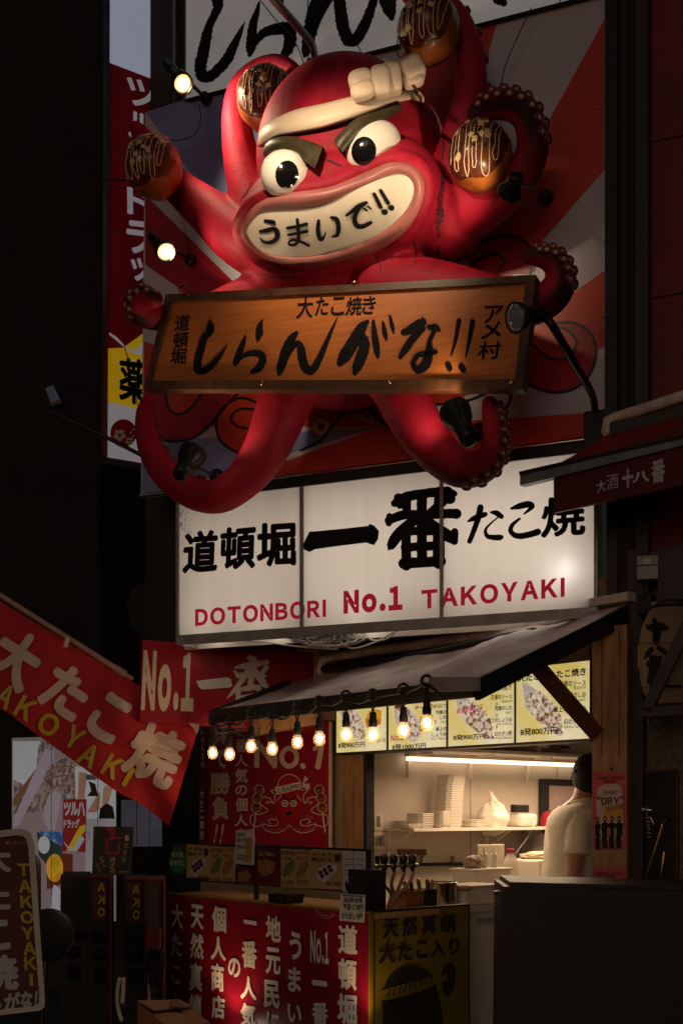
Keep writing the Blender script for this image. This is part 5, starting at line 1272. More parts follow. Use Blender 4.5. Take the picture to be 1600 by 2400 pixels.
eb_ = board(EL, ER, .075, .012, "black_paint", -.008)
rk = board(ER + (ER - EL).normalized() * .016, TR_, .09, .014, "black_paint", -.01); lk = board(EL - (ER - EL).normalized() * .016, TL_, .06, .012, "black_paint", -.008)
pt = MB(); EV = Pl(1112, 4.98, -55.3); pt.prism(EV.by(off=.03), [(1004, 1587), (1117, 1587), (1117, 1619), (1004, 1621)], "grey_plastic", .02)
fr2 = MB()
for s in (.25, .5, .75): q = board(awp(s, .03) - UP3 * .03, awp(s, .97) - UP3 * .03, .05, .016, "wood_brace"); fr2.add(q.v, q.f, "wood_brace")
q = board(pix(590, 1686, 6.95), pix(742, 1652, 6.35), .10, .015, "wood_post"); fr2.add(q.v, q.f, "wood_post")
bc = MB(); A_, B_ = pix(1252, 1556, 5.35), pix(1398, 1722, 5.5); d = (B_ - A_); sd = Vector((d.z, 0, -d.x)).normalized() * .036; bc.hexa([A_ - sd, B_ - sd, B_ + sd, A_ + sd] + [p + Vector((.02, .06, 0)) for p in (A_ - sd, B_ - sd, B_ + sd, A_ + sd)], "wood_brace")
thing("shop_awning", "grimy mauve vinyl awning with black edge boards over the takoyaki counter", "awning", [("sheet", aw_), ("front_board", eb_), ("side_board", rk), ("side_board", lk), ("corner_plate", pt), ("rafter", fr2), ("brace", bc)])

# ------------------------------------------------------------------ string of bulbs along the eave
bulbs = cI([(183, 520), (307, 530), (465, 470), (620, 490), (805, 440), (966, 415), (1163, 385), (1360, 385)]) + cJ([(440, 505), (570, 465)])
BP = Pl(1112, 4.98, -55.3)
bpos = [BP.at(x, y, .035) for x, y in bulbs]
def make_bulb():
    s = MB(); s.lathe((0, 0, .035), UP3, [(.017, 0), (.019, .004), (.019, .03), (.016, .034), (.015, .06), (.009, .068)], "rubber", 16)
    g = MB(); g.lathe((0, 0, 0), UP3, [(.002, -.034), (.016, -.031), (.026, -.019), (.0295, -.002), (.027, .013), (.019, .029), (.0145, .040)], "bulb_glass", 20)
    f = MB()
    f.ball((0, 0, .002), .016, .016, .021, "bulb_glow", None, 14, 10)
    w_ = MB(); w_.tube([(0, 0, .10), (.006, 0, .13), (.004, 0, .155)], .004, "rubber", 6); w_.tube([(.0, 0, .10), (-.007, 0, .125), (-.002, 0, .155)], .004, "rubber", 6)
    return s, g, f, w_
s, g, f, w_ = make_bulb()
bl = ("glowing bulb nearest the left end of the eave string", "glowing bulb second from the left end of the eave string", "glowing bulb in front of the vertical cream kanji of the crimson poster", "glowing bulb over the N of the crimson poster", "glowing bulb over the o of the crimson poster", "glowing bulb over the digit 1 of the crimson poster", "glowing bulb in front of the cheese menu's food picture", "glowing bulb just under the cheese wedge picture", "glowing bulb in front of the 1000 menu panel, the left of its two", "rightmost glowing bulb of the eave string")
proto = None
def link_bulb(i, root): root.location = bpos[i]; props(root, bl[i], "light bulb", "string lights along the awning eave")
for i in range(10):
    if proto is None:
        e = bpy.data.objects.new("light_bulb", None); COL.objects.link(e); e.empty_display_size = .03
        s.build("socket", e); g.build("glass", e); f.build("filament", e); w_.build("wire", e); proto = e; r_ = e
    else: r_ = copy_tree(proto)
    link_bulb(i, r_)
    point("bulb_light", bpos[i] - UP3 * .0, 0.75, (1, .60, .30), .03, None)
cb2 = MB(); tops = [p + UP3 * .165 for p in bpos]; pts = []
for i, p in enumerate(tops):
    pts.append(p)
    if i < 9: pts.append(p.lerp(tops[i + 1], .5) + UP3 * random.uniform(-.05, .01) + Vector((0, 0, .015)))
pts.append(BP.at(1040, 1640, .03))
cb2.tube([Vector(q) for q in spline([tuple(p) for p in pts], 6)], .0065, "rubber", 8)
tie = []
for i, p in enumerate(tops):
    q = [p + Vector((.022 * math.cos(t), .008 * math.sin(t * 2), .024 * math.sin(t) + .012)) for t in [2 * math.pi * k / 12 for k in range(13)]]
    tie.append(("cable_loop", MB().tube(q, .007, "rubber", 6)))
lp = MB(); lp.tube([BP.at(x, y, .02) for x, y in spline(cI([(205, 310), (250, 360), (330, 360), (400, 390), (430, 430)]), 5)], .005, "rubber", 6); lp.tube([BP.at(x, y, .02) for x, y in spline(cI([(530, 330), (520, 400), (530, 460), (515, 490), (490, 485)]), 5)], .004, "rubber", 6); lp.tube([BP.at(x, y, .02) for x, y in spline(cI([(200, 330), (180, 380), (165, 420), (150, 445), (165, 450)]), 5)], .006, "rubber", 6)
thing("light_cable", "black cable of the string lights looped along the awning eave", "cable", [("cable", cb2), ("loose_end", lp)] + tie)
# ------------------------------------------------------------------ kitchen
KU = KW.u; KN = KW.n                                # along the wall, and out of it toward the hatch
def kx(px, d=0.0):                                  # point on the kitchen wall plane moved out by d, at column px (height 0)
    p = KW.at(px, HY, d); return Vector((p.x, p.y, 0))
def kz(y, px, d=0.0): return KW.at(px, y, d).z
led = MB(); zl = kz(1779, 955, .04)
a, c = kx(955, .05), kx(1358, .05)
led.box((a + c) / 2 + UP3 * (zl - .0), (c - a), KN * .03, UP3 * .022, "led_lit")
lh = MB(); lh.box((a + c) / 2 + UP3 * (zl + .022), (c - a) * 1.01, KN * .035, UP3 * .018, "white_plastic")
e = thing("strip_light", "long lit strip light under the upper kitchen shelf", "lamp", [("tube", led), ("batten", lh)])
l = bpy.data.lights.new("kitchen_fill", 'AREA'); l.shape = 'RECTANGLE'; l.size = (c - a).length; l.size_y = .2; l.energy = 20; l.color = (1, .70, .45)  # unseen fill light added well out from the wall and the strip
o = bpy.data.objects.new("kitchen_fill", l); COL.objects.link(o); m4 = (KN * .12 - UP3).to_track_quat('-Z', 'Y').to_matrix()
zax = -(KN * .12 - UP3).normalized(); xax = KU; yax = zax.cross(xax); m4 = Matrix((xax, yax, zax)).transposed().to_4x4(); m4.translation = (a + c) / 2 + UP3 * (zl - .03) + KN * .50
o.parent = e; o.matrix_parent_inverse = Matrix.Translation(-Vector(e.location)); o.matrix_basis = m4
us = MB(); zs_ = kz(1764, 1000, .2)
a, c = kx(935, 0), kx(1420, 0); us.box((a + c) / 2 + KN * .17 + UP3 * (zl + .045), c - a, KN * .32, UP3 * .018, "white_wall")
bk2 = []
for x in (957, 1101, 1236):
    b_ = MB(); p = kx(x, .012); b_.box(p + UP3 * (zl - .03), KU * .018, KN * .02, UP3 * .16, "white_plastic"); b_.box(p + KN * .1 + UP3 * (zl + .03), KU * .014, KN * .2, UP3 * .012, "white_plastic"); bk2.append(("bracket", b_))
thing("upper_shelf", "cream upper kitchen shelf above the strip light", "shelf", [("board", us)] + bk2)
def lump(c, rx, ry, rz, m, seed, amp=.18, fq=3.0):
    mb = MB(); mb.ball(c, rx, ry, rz, m, None, 32, 20, lambda d: 1 + amp * noise.noise(d * fq + Vector((seed, 0, 0))) + amp * .5 * noise.noise(d * fq * 2.7 + Vector((0, seed, 0)))); return mb
for x, w_, lab in ((1062, .17, "left of the two clear plastic bags on the upper shelf"), (1200, .22, "right of the two clear plastic bags on the upper shelf")):
    thing("plastic_bag", lab, "bag", lump(kx(x, .16) + UP3 * (zl + .115), w_, .12, .07, "bag_film", x, .25, 4), "clear bags on the upper shelf")
ub = MB(); ub.rbox(kx(1325, .15) + UP3 * (zl + .115), KU * .34, KN * .22, UP3 * .12, "white_plastic", .02); ub.box(kx(1325, .262) + UP3 * (zl + .10), KU * .08, KN * .004, UP3 * .018, "black_plastic")
thing("appliance_box", "white box with a small black label on the upper shelf", "box", ub)
# lower shelf with its goods
ls = MB(); zsf = kz(1941, 900, .0)
a, c = kx(899, 0), kx(1268, 0); ls.box((a + c) / 2 + KN * .125 + UP3 * (zsf - .009), c - a, KN * .25, UP3 * .018, "white_plastic")
bk3 = []
for x in (910, 1138):
    b_ = MB(); p = kx(x, .012); b_.box(p + UP3 * (zsf - .10), KU * .016, KN * .018, UP3 * .17, "white_plastic"); b_.tube([p + KN * .2 + UP3 * (zsf - .02), p + UP3 * (zsf - .14)], .008, "white_plastic", 6); bk3.append(("bracket", b_))
thing("lower_shelf", "white lower kitchen shelf holding the container stacks", "shelf", [("board", ls)] + bk3)
def tray(w_, d_, h):
    m = MB(); vs = []
    for s_, z in ((.80, 0), (.96, h * .8), (1.0, h * .8), (1.0, h), (.93, h), (.78, .004)):
        for k in range(16):
            t = 2 * math.pi * (k + .5) / 16; cx, cy = math.cos(t), math.sin(t); q = (abs(cx) ** 6 + abs(cy) ** 6) ** (-1 / 6)
            vs.append(KU * cx * q * s_ * w_ / 2 + KN * cy * q * s_ * d_ / 2 + UP3 * z)
    m.add(vs, [(r_ * 16 + k, r_ * 16 + (k + 1) % 16, (r_ + 1) * 16 + (k + 1) % 16, (r_ + 1) * 16 + k) for r_ in range(5) for k in range(16)] + [tuple(range(15, -1, -1)), tuple(80 + k for k in range(16))], "foam_white"); return m
def stack(px, dout, n, pitch, w_, d_, h, label, group, lean=0.0):
    b_ = kx(px, dout) + UP3 * zsf; first = None
    for i in range(n):
        if first is None: o = tray(w_, d_, h).build("food_container"); first = o
        else: o = first.copy(); COL.objects.link(o)
        o.location = b_ + UP3 * (pitch * i) + KU * (lean * i * i) + KU * random.uniform(-.0015, .0015); o.rotation_euler = (0, 0, random.uniform(-.02, .02))
        props(o, label, "container", group)
stack(1048, .13, 29, .0104, .150, .15, .022, "white foam container in the tallest stack on the lower shelf", "tall stack of foam containers", .00004)
stack(1034, .21, 8, .0110, .088, .09, .022, "small white foam container in the short stack in front of the tall stack", "short stack of foam containers")
stack(985, .14, 7, .0105, .140, .14, .022, "wide white foam container in the low stack left of the tall stack", "low wide stack of foam containers")
stack(955, .17, 2, .0090, .150, .12, .016, "flat white foam lid at the left end of the lower shelf", "flat lids on the shelf")
stack(1110, .16, 4, .0095, .150, .14, .018, "flat white foam tray between the tall stack and the knotted bag", "flat trays on the shelf")
bgm = MB(); bc_ = kx(1155, .15) + UP3 * (zsf + .085)
def bagf(d):
    top = max(0, d.z); az = math.atan2(d.y, d.x)
    return (1 - .42 * top ** .8) * (1 + .07 * math.sin(7 * az + 3 * d.z) * (.4 + top) + .12 * noise.noise(d * 2.6 + Vector((4, 0, 0))) + .12 * abs(noise.noise(d * 6.3)))
bgm.ball(bc_ - UP3 * .01, .098, .085, .13, "clear_plastic", None, 40, 26, bagf); bgm.tube([bc_ + UP3 * .075, bc_ + UP3 * .105 + KU * -.012, bc_ + UP3 * .125 + KU * -.02], [.030, .016, .010], "clear_plastic", 8)
thing("knotted_bag", "white knotted plastic bag on the lower shelf beside the card printer", "bag", bgm)
pr = MB(); p = kx(1222, .15) + UP3 * (zsf + .043); pr.rbox(p, KU * .17, KN * .13, UP3 * .082, "white_plastic", .022)
ps = MB(); ps.rbox(p + UP3 * .071 - KU * .03 + KN * .01, KU * .125, KN * .05, UP3 * .05, "black_plastic", .006)
pc = MB(); pc.tube([p + KN * .066 + KU * .02 + Vector(q) for q in ((0, 0, 0), (.01, -.02, -.03), (-.03, -.01, -.11), (-.10, .0, -.21))], .004, "white_plastic", 6)
pc2 = MB(); pc2.tube([kx(1225, .02) + UP3 * kz(y, 1225, .02) + KU * q for y, q in ((1940, .02), (1962, .0), (1985, -.02), (2003, -.02))], .004, "black_plastic", 6)
thing("receipt_printer", "white receipt printer with a black top unit at the right end of the lower shelf", "printer", [("body", pr), ("top_unit", ps), ("cord", pc), ("cord", pc2)])
pfm = MB(); PFW = KW.by(off=.03); pfm.prism(PFW, [(1269, 1826), (1400, 1830), (1400, 1950), (1269, 1947)], "black_paint", .025); pfm.prism(PFW, [(1287, 1842), (1392, 1845), (1392, 1902), (1287, 1900)], "poster_grey", .004, .003)
thing("picture_frame", "black framed picture on the kitchen wall behind the man", "picture", pfm)
cpm = MB(); cc = KW.at(1284, 1928, .10); cpm.ball(cc, .052, .05, .075, "red_cap", None, 24, 16, lambda d: 1 + .08 * noise.noise(d * 3)); cpm.ball(cc + Vector((-.005, -.02, -.055)), .045, .05, .018, "red_cap")
thing("cloth_hat", "crimson cap hanging beside the picture frame", "cap", cpm)
shm = MB(); shm.rbox(KW.at(1262, 1980, .10), KU * .24, KN * .1, UP3 * .15, "film_dark", .01); thing("plastic_case", "hazy clear plastic case behind the man's back", "case", shm)
# switch plates, wooden strip, knife bar with taps
for (x0, y0, x1, y1, lab) in ((878, 1906, 897, 1946, "small upper switch plate on the kitchen wall"), (876, 1952, 907, 1991, "larger lower switch plate on the kitchen wall")):
    e = MB(); S_ = KW.by(off=.012); e.prism(S_, [(x0, y0), (x1, y0), (x1, y1), (x0, y1)], "white_plastic", .012)
    e.prism(S_, [(x0 + 5, y0 + 7), (x1 - 5, y0 + 7), (x1 - 5, y1 - 7), (x0 + 5, y1 - 7)], "grey_plastic", .003, .003); e.prism(S_, [((x0 + x1) / 2 - .6, y0 + 9), ((x0 + x1) / 2 + .6, y0 + 9), ((x0 + x1) / 2 + .6, y1 - 9), ((x0 + x1) / 2 - .6, y1 - 9)], "metal_dark", .003, .006)
    thing("wall_switch", lab, "switch", e)
ws = MB(); S_ = KW.by(off=.02); ws.prism(S_, cJ([(420, 1168), (568, 1168), (568, 1200), (420, 1200)]), "wood_brace", .018); thing("wooden_strip", "small reddish wooden strip on the kitchen wall", "board", ws)
kb = MB(); S_ = KW.by(off=.03); kb.prism(S_, cJ([(520, 1242), (805, 1240), (805, 1258), (520, 1262)]), "metal_dark", .02)
for x in (545, 712): kb.prism(S_, cJ([(x, 1205), (x + 14, 1205), (x + 14, 1240), (x, 1240)]), "wood_post", .015, .004)
nt_ = MB(); nt_.prism(KW.by(off=.035), cJ([(548, 1214), (600, 1212), (602, 1240), (550, 1242)]), "card_white", .002); nt_.text(KW.by(off=.035), "メモ", cJ([(556, 1218), (594, 1217), (595, 1234), (557, 1236)]), "ink_black", .01, .002) if 0 else None; thing("paper_note", "small white paper note above the knife rail", "note", nt_)
thing("knife_rail", "dark magnetic rail with two wooden pegs on the kitchen wall", "rail", kb)
# counter top and freezer behind the yellow sign
FZ = Pl(1098, 6.05, 41); ztop = zy(FZ, 1098, 2126)
fzm = MB(); strip(fzm, FZ, 880, 1300, 0, ztop - .03, "white_plastic", .6)
ftop = MB(); strip(ftop, FZ.by(off=.012), 878, 1302, ztop - .029, ztop, "white_wall", .64)
fh = MB(); strip(fh, FZ, 1118, 1195, ztop - .085, ztop - .06, "grey_plastic", .006, .006)
thing("chest_freezer", "cream chest freezer worktop behind the yellow counter panel", "freezer", [("body", fzm), ("worktop", ftop), ("handle", fh)])
FU, FNv = FZ.u, FZ.n
def fz(px, back): p = FZ.at(px, HY, -back); return Vector((p.x, p.y, ztop))
TB = CY.by(off=-.14)
def tb(x, y, off=0): return TB.at(x, y, off)
rail = MB(); rail.tube([tb(882, 2030), tb(975, 2029)], .012, "steel", 10); rail.box(tb(884, 2022), TB.u * .02, TB.n * .01, UP3 * .06, "metal_dark")
tp = [("rail", rail)]
for i, x in enumerate((900, 922, 945, 966)):
    t_ = MB(); t_.lathe(tb(x, 2034), UP3, [(.012, -.01), (.014, 0), (.014, .012), (.011, .016), (.018, .024), (.020, .05), (.014, .06), (.008, .062)], "black_plastic", 14); t_.tube([tb(x, 2032), tb(x + 1, 2040), tb(x + 2, 2050)], .008, "metal_dark", 8)
    h_ = MB(); xb = 910 + i * 3; h_.tube([tb(*p, .012 + .01 * i) for p in spline([(x + 2, 2048), (x - 2 - i * 3, 2070 + 2 * i), (xb + 6 + i * 3, 2095), (xb + 2, 2118), (xb, 2135)], 6)], .0085, "hose", 8)
    tp.append(("tap", t_)); tp.append(("hose", h_))
thing("drink_taps", "row of four black drink taps with looping pink hoses at the hatch", "taps", tp)
bx = MB(); BX = CY.by(off=-.04); bx.prism(BX, [(858, 2040), (904, 2040), (904, 2140), (858, 2140)], "black_plastic", .12); thing("black_box", "matte black box at the corner of the serving hatch", "box", bx)
# utensil boxes with handles
UB = CY.by(off=-.10)
ut = MB(); ut.prism(UB, [(952, 2090), (993, 2088), (992, 2126), (953, 2128)], "brass", .09); thing("utensil_box", "bronze coloured utensil box beside the taps", "utensil box", ut)
ut = MB(); ut.prism(UB, [(995, 2087), (1024, 2084), (1023, 2124), (994, 2126)], "metal_dark", .09); thing("utensil_box", "dark utensil box right of the bronze one", "utensil box", ut)
for (x0, y0, x1, y1, m, lab) in ((962, 2100, 948, 2071, "wood_post", "wooden tool handle leaning left out of the bronze utensil box"), (968, 2100, 962, 2069, "black_plastic", "black tool handle standing in the bronze utensil box"), (985, 2100, 980, 2064, "brass", "brass tool handle standing tallest in the bronze utensil box"), (1003, 2100, 1001, 2066, "wood_brace", "reddish tool handle in the dark utensil box"), (1010, 2100, 1012, 2067, "wood_post", "pale wooden tool handle in the dark utensil box")):
    t_ = MB(); t_.tube([UB.at(x0, y0, -.05), UB.at(x1, y1, -.05)], .010, m, 8); thing("tool_handle", lab, "utensil", t_)
pot = MB(); pc_ = fz(1035, .10); r = .075; pot.lathe(pc_, UP3, [(r * .96, .001), (r, .01), (r, .11), (r * 1.05, .115), (r * 1.05, .12), (r * .95, .122), (r * .93, .06)], "steel", 24)
pk_ = MB(); pk_.tube([pc_ + UP3 * .09 + Vector((r, 0, 0)), pc_ + UP3 * .092 + Vector((r + .05, -.02, 0))], [.011, .013], "wood_post", 8)
thing("steel_pot", "small steel pot with a side handle behind the utensil boxes", "pot", [("vessel", pot), ("handle", pk_)])
def tub(px, back, w_, h, d_, lab, m="white_plastic"):
    mb = MB(); c = fz(px, back) + UP3 * (h / 2 + .001); mb.rbox(c - UP3 * .004, FU * w_, FNv * d_, UP3 * (h - .008), m, .012); rim = MB(); rim.rbox(c + UP3 * (h / 2 - .006), FU * (w_ + .02), FNv * (d_ + .02), UP3 * .012, m, .004)
    return thing("plastic_tub", lab, "tub", [("body", mb), ("rim", rim)])
tub(1100, .12, .26, .10, .18, "long low white tub in front on the worktop"); tub(1128, .40, .30, .16, .16, "taller white tub behind the long low one")
for x in (1134, 1156):
    b_ = MB(); c = fz(x, .40) + UP3 * .163; b_.lathe(c, UP3, [(.021, 0), (.023, .006), (.023, .065), (.017, .075), (.012, .078), (.008, .09), (.003, .118)], "white_plastic", 16)
    thing("squeeze_bottle", ("left" if x < 1140 else "right") + " white squeeze bottle with a pointed nozzle on the tall tub", "bottle", b_)
lb_ = lump(fz(1108, .40) + UP3 * .19, .05, .045, .04, "food_pale", 4, .25, 5); thing("food_bag", "brown food heap in a bag left of the squeeze bottles", "food", lb_)
bt = MB(); c = fz(1196, .45) + UP3 * .001; bt.lathe(c, UP3, [(.040, 0), (.044, .01), (.044, .16), (.040, .19), (.020, .225), (.018, .235)], "bag_film", 20); bcap = MB(); bcap.lathe(c + UP3 * .235, UP3, [(.022, 0), (.022, .018), (.019, .022)], "red_cap", 16)
thing("water_bottle", "clear plastic bottle with a red cap beside the microwave", "bottle", [("body", bt), ("cap", bcap)])
sd_ = MB(); sd_.rbox(fz(1150, .58) + UP3 * .14, FU * .22, FNv * .01, UP3 * .28, "white_wall", .004); thing("splash_panel", "pale upright panel behind the tubs", "panel", sd_)
MWc = fz(1265, .52)
mw = MB(); mw.rbox(MWc + UP3 * .096, FU * .34, FNv * .26, UP3 * .19, "white_plastic", .012)
mwd = MB(); mwd.rbox(MWc + UP3 * .055 + FNv * .132 + FU * .03, FU * .25, FNv * .008, UP3 * .085, "black_plastic", .003)
vt = []
for k in range(5): vt.append(("vent", MB().box(MWc + FNv * .1315 + UP3 * (.115 + .013 * k) - FU * .06, FU * .13, FNv * .004, UP3 * .005, "grey_plastic")))
thing("microwave", "white microwave oven with vent slits beside the man", "microwave", [("body", mw), ("door", mwd)] + vt)
tw = lump(MWc + UP3 * .205 - FU * .02, .10, .08, .028, "towel", 9, .3, 5); thing("folded_towel", "crumpled pale yellow towel on top of the microwave", "towel", tw)

# ------------------------------------------------------------------ the man, back turned, looking away to the right
def man():
    d = 6.72
    def q(x, y, dd=0.0): return pix(x, y, d + dd)
    m = MB()
    # head, neck, trunk, arms, legs as one joined surface
    def tb_(pts, rs, mt="skin"): m.tube([Vector(p) for p in pts], rs, mt, 16)
    hc = q(1379, 1824, -.0)
    m.ball(hc, .070, .090, .110, "skin", None, 24, 18); m.ball(hc + Vector((.045, .035, -.055)), .058, .06, .062, "skin")
    m.ball(hc + Vector((.088, .065, -.02)), .016, .02, .022, "skin")
    tb_([hc + Vector((-.01, 0, -.05)), q(1362, 1882), q(1352, 1905)], [.062, .058, .075])
    tb_([q(1350, 1915), q(1342, 1960), q(1338, 2030), q(1336, 2100)], [.10, .12, .12, .13])
    tb_([q(1352, 1925, -.10), q(1351, 1965, -.16), q(1350, 2010, -.18)], [.060, .052, .048]); tb_([q(1350, 2010, -.18), q(1346, 2050, -.20), q(1352, 2088, -.24), q(1362, 2110, -.28)], [.048, .043, .036, .030])
    tb_([q(1362, 1925, .13), q(1385, 1965, .18), q(1398, 2020, .2), q(1410, 2075, .1)], [.075, .058, .046, .036])
    for s_ in (-.09, .09):
        p = q(1336, 2100); tb_([p + Vector((0, s_, 0)), p + Vector((0, s_ * 1.1, -.42)), p + Vector((-.01, s_ * 1.1, -(p.z - .05)))], [.11, .075, .05])
        tb_([Vector((p.x - .02, p.y + s_ * 1.1, .05)), Vector((p.x + .16, p.y + s_ * 1.1, .04))], [.05, .04])
    h = q(1362, 2110, -.28)
    for k in range(4): tb_([h, h + Vector((.03 + .004 * k, -.02 + .016 * k, -.06)), h + Vector((.045, -.025 + .016 * k, -.10 - .006 * (k % 2)))], [.014, .011, .009])
    tb_([h, h + Vector((.04, -.03, -.02)), h + Vector((.06, -.04, -.05))], [.014, .012, .010])
    b_ = remesh(m, "tmp_person", .011, 5)
    # T-shirt: lofted rings
    sh = MB(); rings = [(1359, 1876, .060, .066), (1357, 1882, .074, .088), (1353, 1890, .098, .130), (1347, 1902, .122, .165), (1342, 1918, .136, .180), (1339, 1938, .140, .180), (1337, 1975, .136, .165), (1336, 2015, .142, .165), (1334, 2060, .150, .175), (1332, 2100, .156, .18)]
    vs = []; N = 40
    for j, (x, y, rx, ry) in enumerate(rings):
        c = q(x, y)
        for k in range(N):
            t = 2 * math.pi * k / N; f_ = 1 + (.055 * noise.noise(Vector((math.cos(t) * 2.6 + y * .02, math.sin(t) * 2.6, y * .014))) + .03 * noise.noise(Vector((math.cos(t) * 6 + y * .03, math.sin(t) * 6, y * .03)))) * (1 if j > 2 else 0)
            vs.append(c + Vector((math.cos(t) * rx * f_, math.sin(t) * ry * f_, .012 * math.cos(t) if j < 2 else 0)))
    fs_ = [(j * N + k, j * N + (k + 1) % N, (j + 1) * N + (k + 1) % N, (j + 1) * N + k) for j in range(len(rings) - 1) for k in range(N)]
    sh.add(vs, fs_, "shirt", True)
    sl = MB()
    sl.tube([q(1356, 1908, -.07), q(1354, 1926, -.12), q(1352, 1950, -.150), q(1351, 1980, -.165), q(1350, 2004, -.175)], [.060, .068, .066, .063, .066], "shirt", 20, cap=False)
    sl2 = MB(); sl2.tube([q(1360, 1908, .07), q(1372, 1930, .13), q(1385, 1960, .17), q(1390, 1988, .18)], [.062, .068, .064, .066], "shirt", 20, cap=False)
    col_ = MB(); c = q(1359, 1876); col_.tube([c + Vector((.062 * math.cos(t), .068 * math.sin(t), .012 * math.cos(t) - .002)) for t in [2 * math.pi * k / 24 for k in range(24)]], .010, "shirt", 8, closed=True)
    hr = MB(); hv = hc + Vector((-.008, -.002, .012))
    def hf(d):
        f_ = 1 + .05 * noise.noise(d * 7) + .035 * noise.noise(d * 17)
        if d.x > .55 and d.z < .3: f_ *= .80
        return f_
    hr.ball(hv, .079, .100, .117, "hair", None, 56, 36, hf)
    rn = random.Random(5)
    for k in range(46):                               # loose tufts
        t = rn.uniform(0, 6.28); u_ = rn.uniform(-.2, 1.3); dd = Vector((math.cos(t) * math.cos(u_), math.sin(t) * math.cos(u_), math.sin(u_)))
        if dd.x * .78 + dd.y * .35 > .3 and dd.z < .4: continue
        p0 = hv + Vector((dd.x * .073, dd.y * .093, dd.z * .110)); tn = (dd.orthogonal() + Vector((rn.uniform(-1, 1), rn.uniform(-1, 1), -.3))).normalized()
        hr.tube([p0, p0 + dd * .004 + tn * .014, p0 + dd * .003 + tn * .028], [.009, .007, .002], "hair", 6)
    ear = MB(); ear.ball(hc + Vector((.035, -.108, -.03)), .018, .012, .030, "skin")
    tr = MB()
    p = q(1330, 2100)
    for s_ in (-.09, .09): tr.tube([p + Vector((0, s_ * .7, -.06)), p + Vector((0, s_ * 1.15, -.42)), p + Vector((-.01, s_ * 1.15, -(p.z - .09)))], [.09, .10, .085], "trouser", 16)
    return thing("person", "man in a cream T-shirt seen from behind inside the kitchen hatch", "person", [("body", b_), ("t_shirt", sh, [("sleeve", sl), ("sleeve", sl2), ("collar", col_)]), ("hair", hr), ("trousers", tr)])
man()

# ------------------------------------------------------------------ dark service counter at the right
dc = MB(); DC = Pl(1180, 4.65, -3); dc.prism(DC, [(1180, 2079), (1800, 2094), (1800, 3000), (1172, 3000)], "black_paint", .5)
dt = MB(); dt.prism(DC.by(off=-.03), [(1195, 2068), (1800, 2083), (1800, 2091), (1193, 2078)], "black_paint", .5)
dh = MB(); dh.prism(Pl(1170, 4.75, -3), [(1158, 2090), (1177, 2090), (1177, 2100), (1158, 2100)], "black_plastic", .05)
for x in (1300, 1440): 0 and dc.prism(DC, [(x, 2110), (x + 2, 2110), (x + 2, 3000), (x, 3000)], "dark_wall", .004, .003)
thing("dark_counter", "large dark service counter filling the lower right corner", "counter", [("front", dc), ("top", dt), ("latch", dh)])

# ------------------------------------------------------------------ red counter with its panels
cr = MB(); zc_ = zy(CF, 865, 2140)
strip(cr, CF, 380, 866, 0, zc_, "front_red", .02, -.002)
ylw = MB(); strip(ylw, CF, 376, 866, zc_ - .006, zc_ + .004, "counter_yellow", .02, .004); strip(ylw, CF, 863.5, 866.5, 0, zc_ - .0065, "counter_yellow", .02, .004); strip(ylw, CF, 377.5, 380, 0, zc_ - .0065, "counter_yellow", .02, .004)
def ct(t, x0, y0, x1, y1, b=.035, sl=10): cr.text(CF, t, cL([(x0, y0), (x1, y0 + sl), (x1, y1 + sl), (x0, y1)]), "ink_white", b, .002)
for col in ((("道", 912, 445, 1006, 588), ("頓", 912, 610, 1002, 762), ("堀", 908, 780, 1003, 930)), (("No.1", 778, 476, 868, 634), ("一", 786, 716, 860, 742), ("番", 786, 820, 864, 930)),
            (("う", 677, 480, 735, 616), ("ま", 670, 650, 732, 772), ("い", 668, 830, 735, 920)), (("地", 562, 402, 636, 528), ("元", 562, 556, 634, 686), ("民", 552, 714, 630, 850), ("に", 565, 868, 630, 970)),
            (("一", 456, 424, 518, 444), ("番", 446, 522, 520, 656), ("人", 440, 696, 518, 808), ("気", 440, 826, 515, 940)), (("の", 380, 606, 440, 700),), (("個", 302, 356, 372, 482), ("人", 296, 502, 370, 618), ("商", 298, 632, 360, 768), ("店", 300, 788, 365, 900)),
            (("天", 200, 348, 262, 468), ("然", 196, 486, 262, 610), ("真", 192, 630, 256, 768), ("蛸", 190, 780, 252, 898)), (("大", 106, 342, 162, 464), ("た", 106, 486, 158, 598), ("こ", 106, 640, 150, 732), ("入", 106, 770, 150, 868))):
    for t in col: ct(*t)
ctop = MB(); K0, K1 = CF.at(380, HY), CF.at(866, HY); Y1 = CY.at(1098, HY)
def up_(p, z): return Vector((p.x, p.y, z))
bkv = -CF.n * .42
ctop.hexa([up_(K0 - CF.n * .003, zc_ - .004), up_(K1 - CF.n * .003, zc_ - .004), up_(K1 + bkv, zc_ - .004), up_(K0 + bkv, zc_ - .004)] + [up_(p, zc_ - .03) for p in (K0 - CF.n * .023, K1 - CF.n * .023, K1 + bkv, K0 + bkv)], "wood_post")
yp = MB(); zy_ = zy(CY, 870, 2140)
strip(yp, CY, 870, 1098, 0, zy_, "counter_yellow", .03, 0)
for ch, x0, y0, x1, y1 in (("天", 1128, 410, 1205, 515), ("然", 1222, 402, 1295, 505), ("真", 1315, 398, 1385, 498), ("蛸", 1405, 395, 1482, 490), ("大", 1108, 535, 1190, 638), ("た", 1198, 532, 1272, 625), ("こ", 1290, 525, 1348, 612), ("入", 1360, 520, 1430, 605), ("り", 1448, 512, 1498, 595)):
    yp.text(CY, ch, cL([(x0, y0 + 4), (x1, y0 - 4), (x1, y1 - 4), (x0, y1 + 4)]), "counter_ink", .04, .003)
yp.poly(CY, cL(spline([(1125, 800), (1160, 700), (1250, 645), (1350, 680), (1390, 760), (1420, 930), (1400, 1000), (1140, 1000), (1130, 900)], 4, True)), "counter_ink", .003)
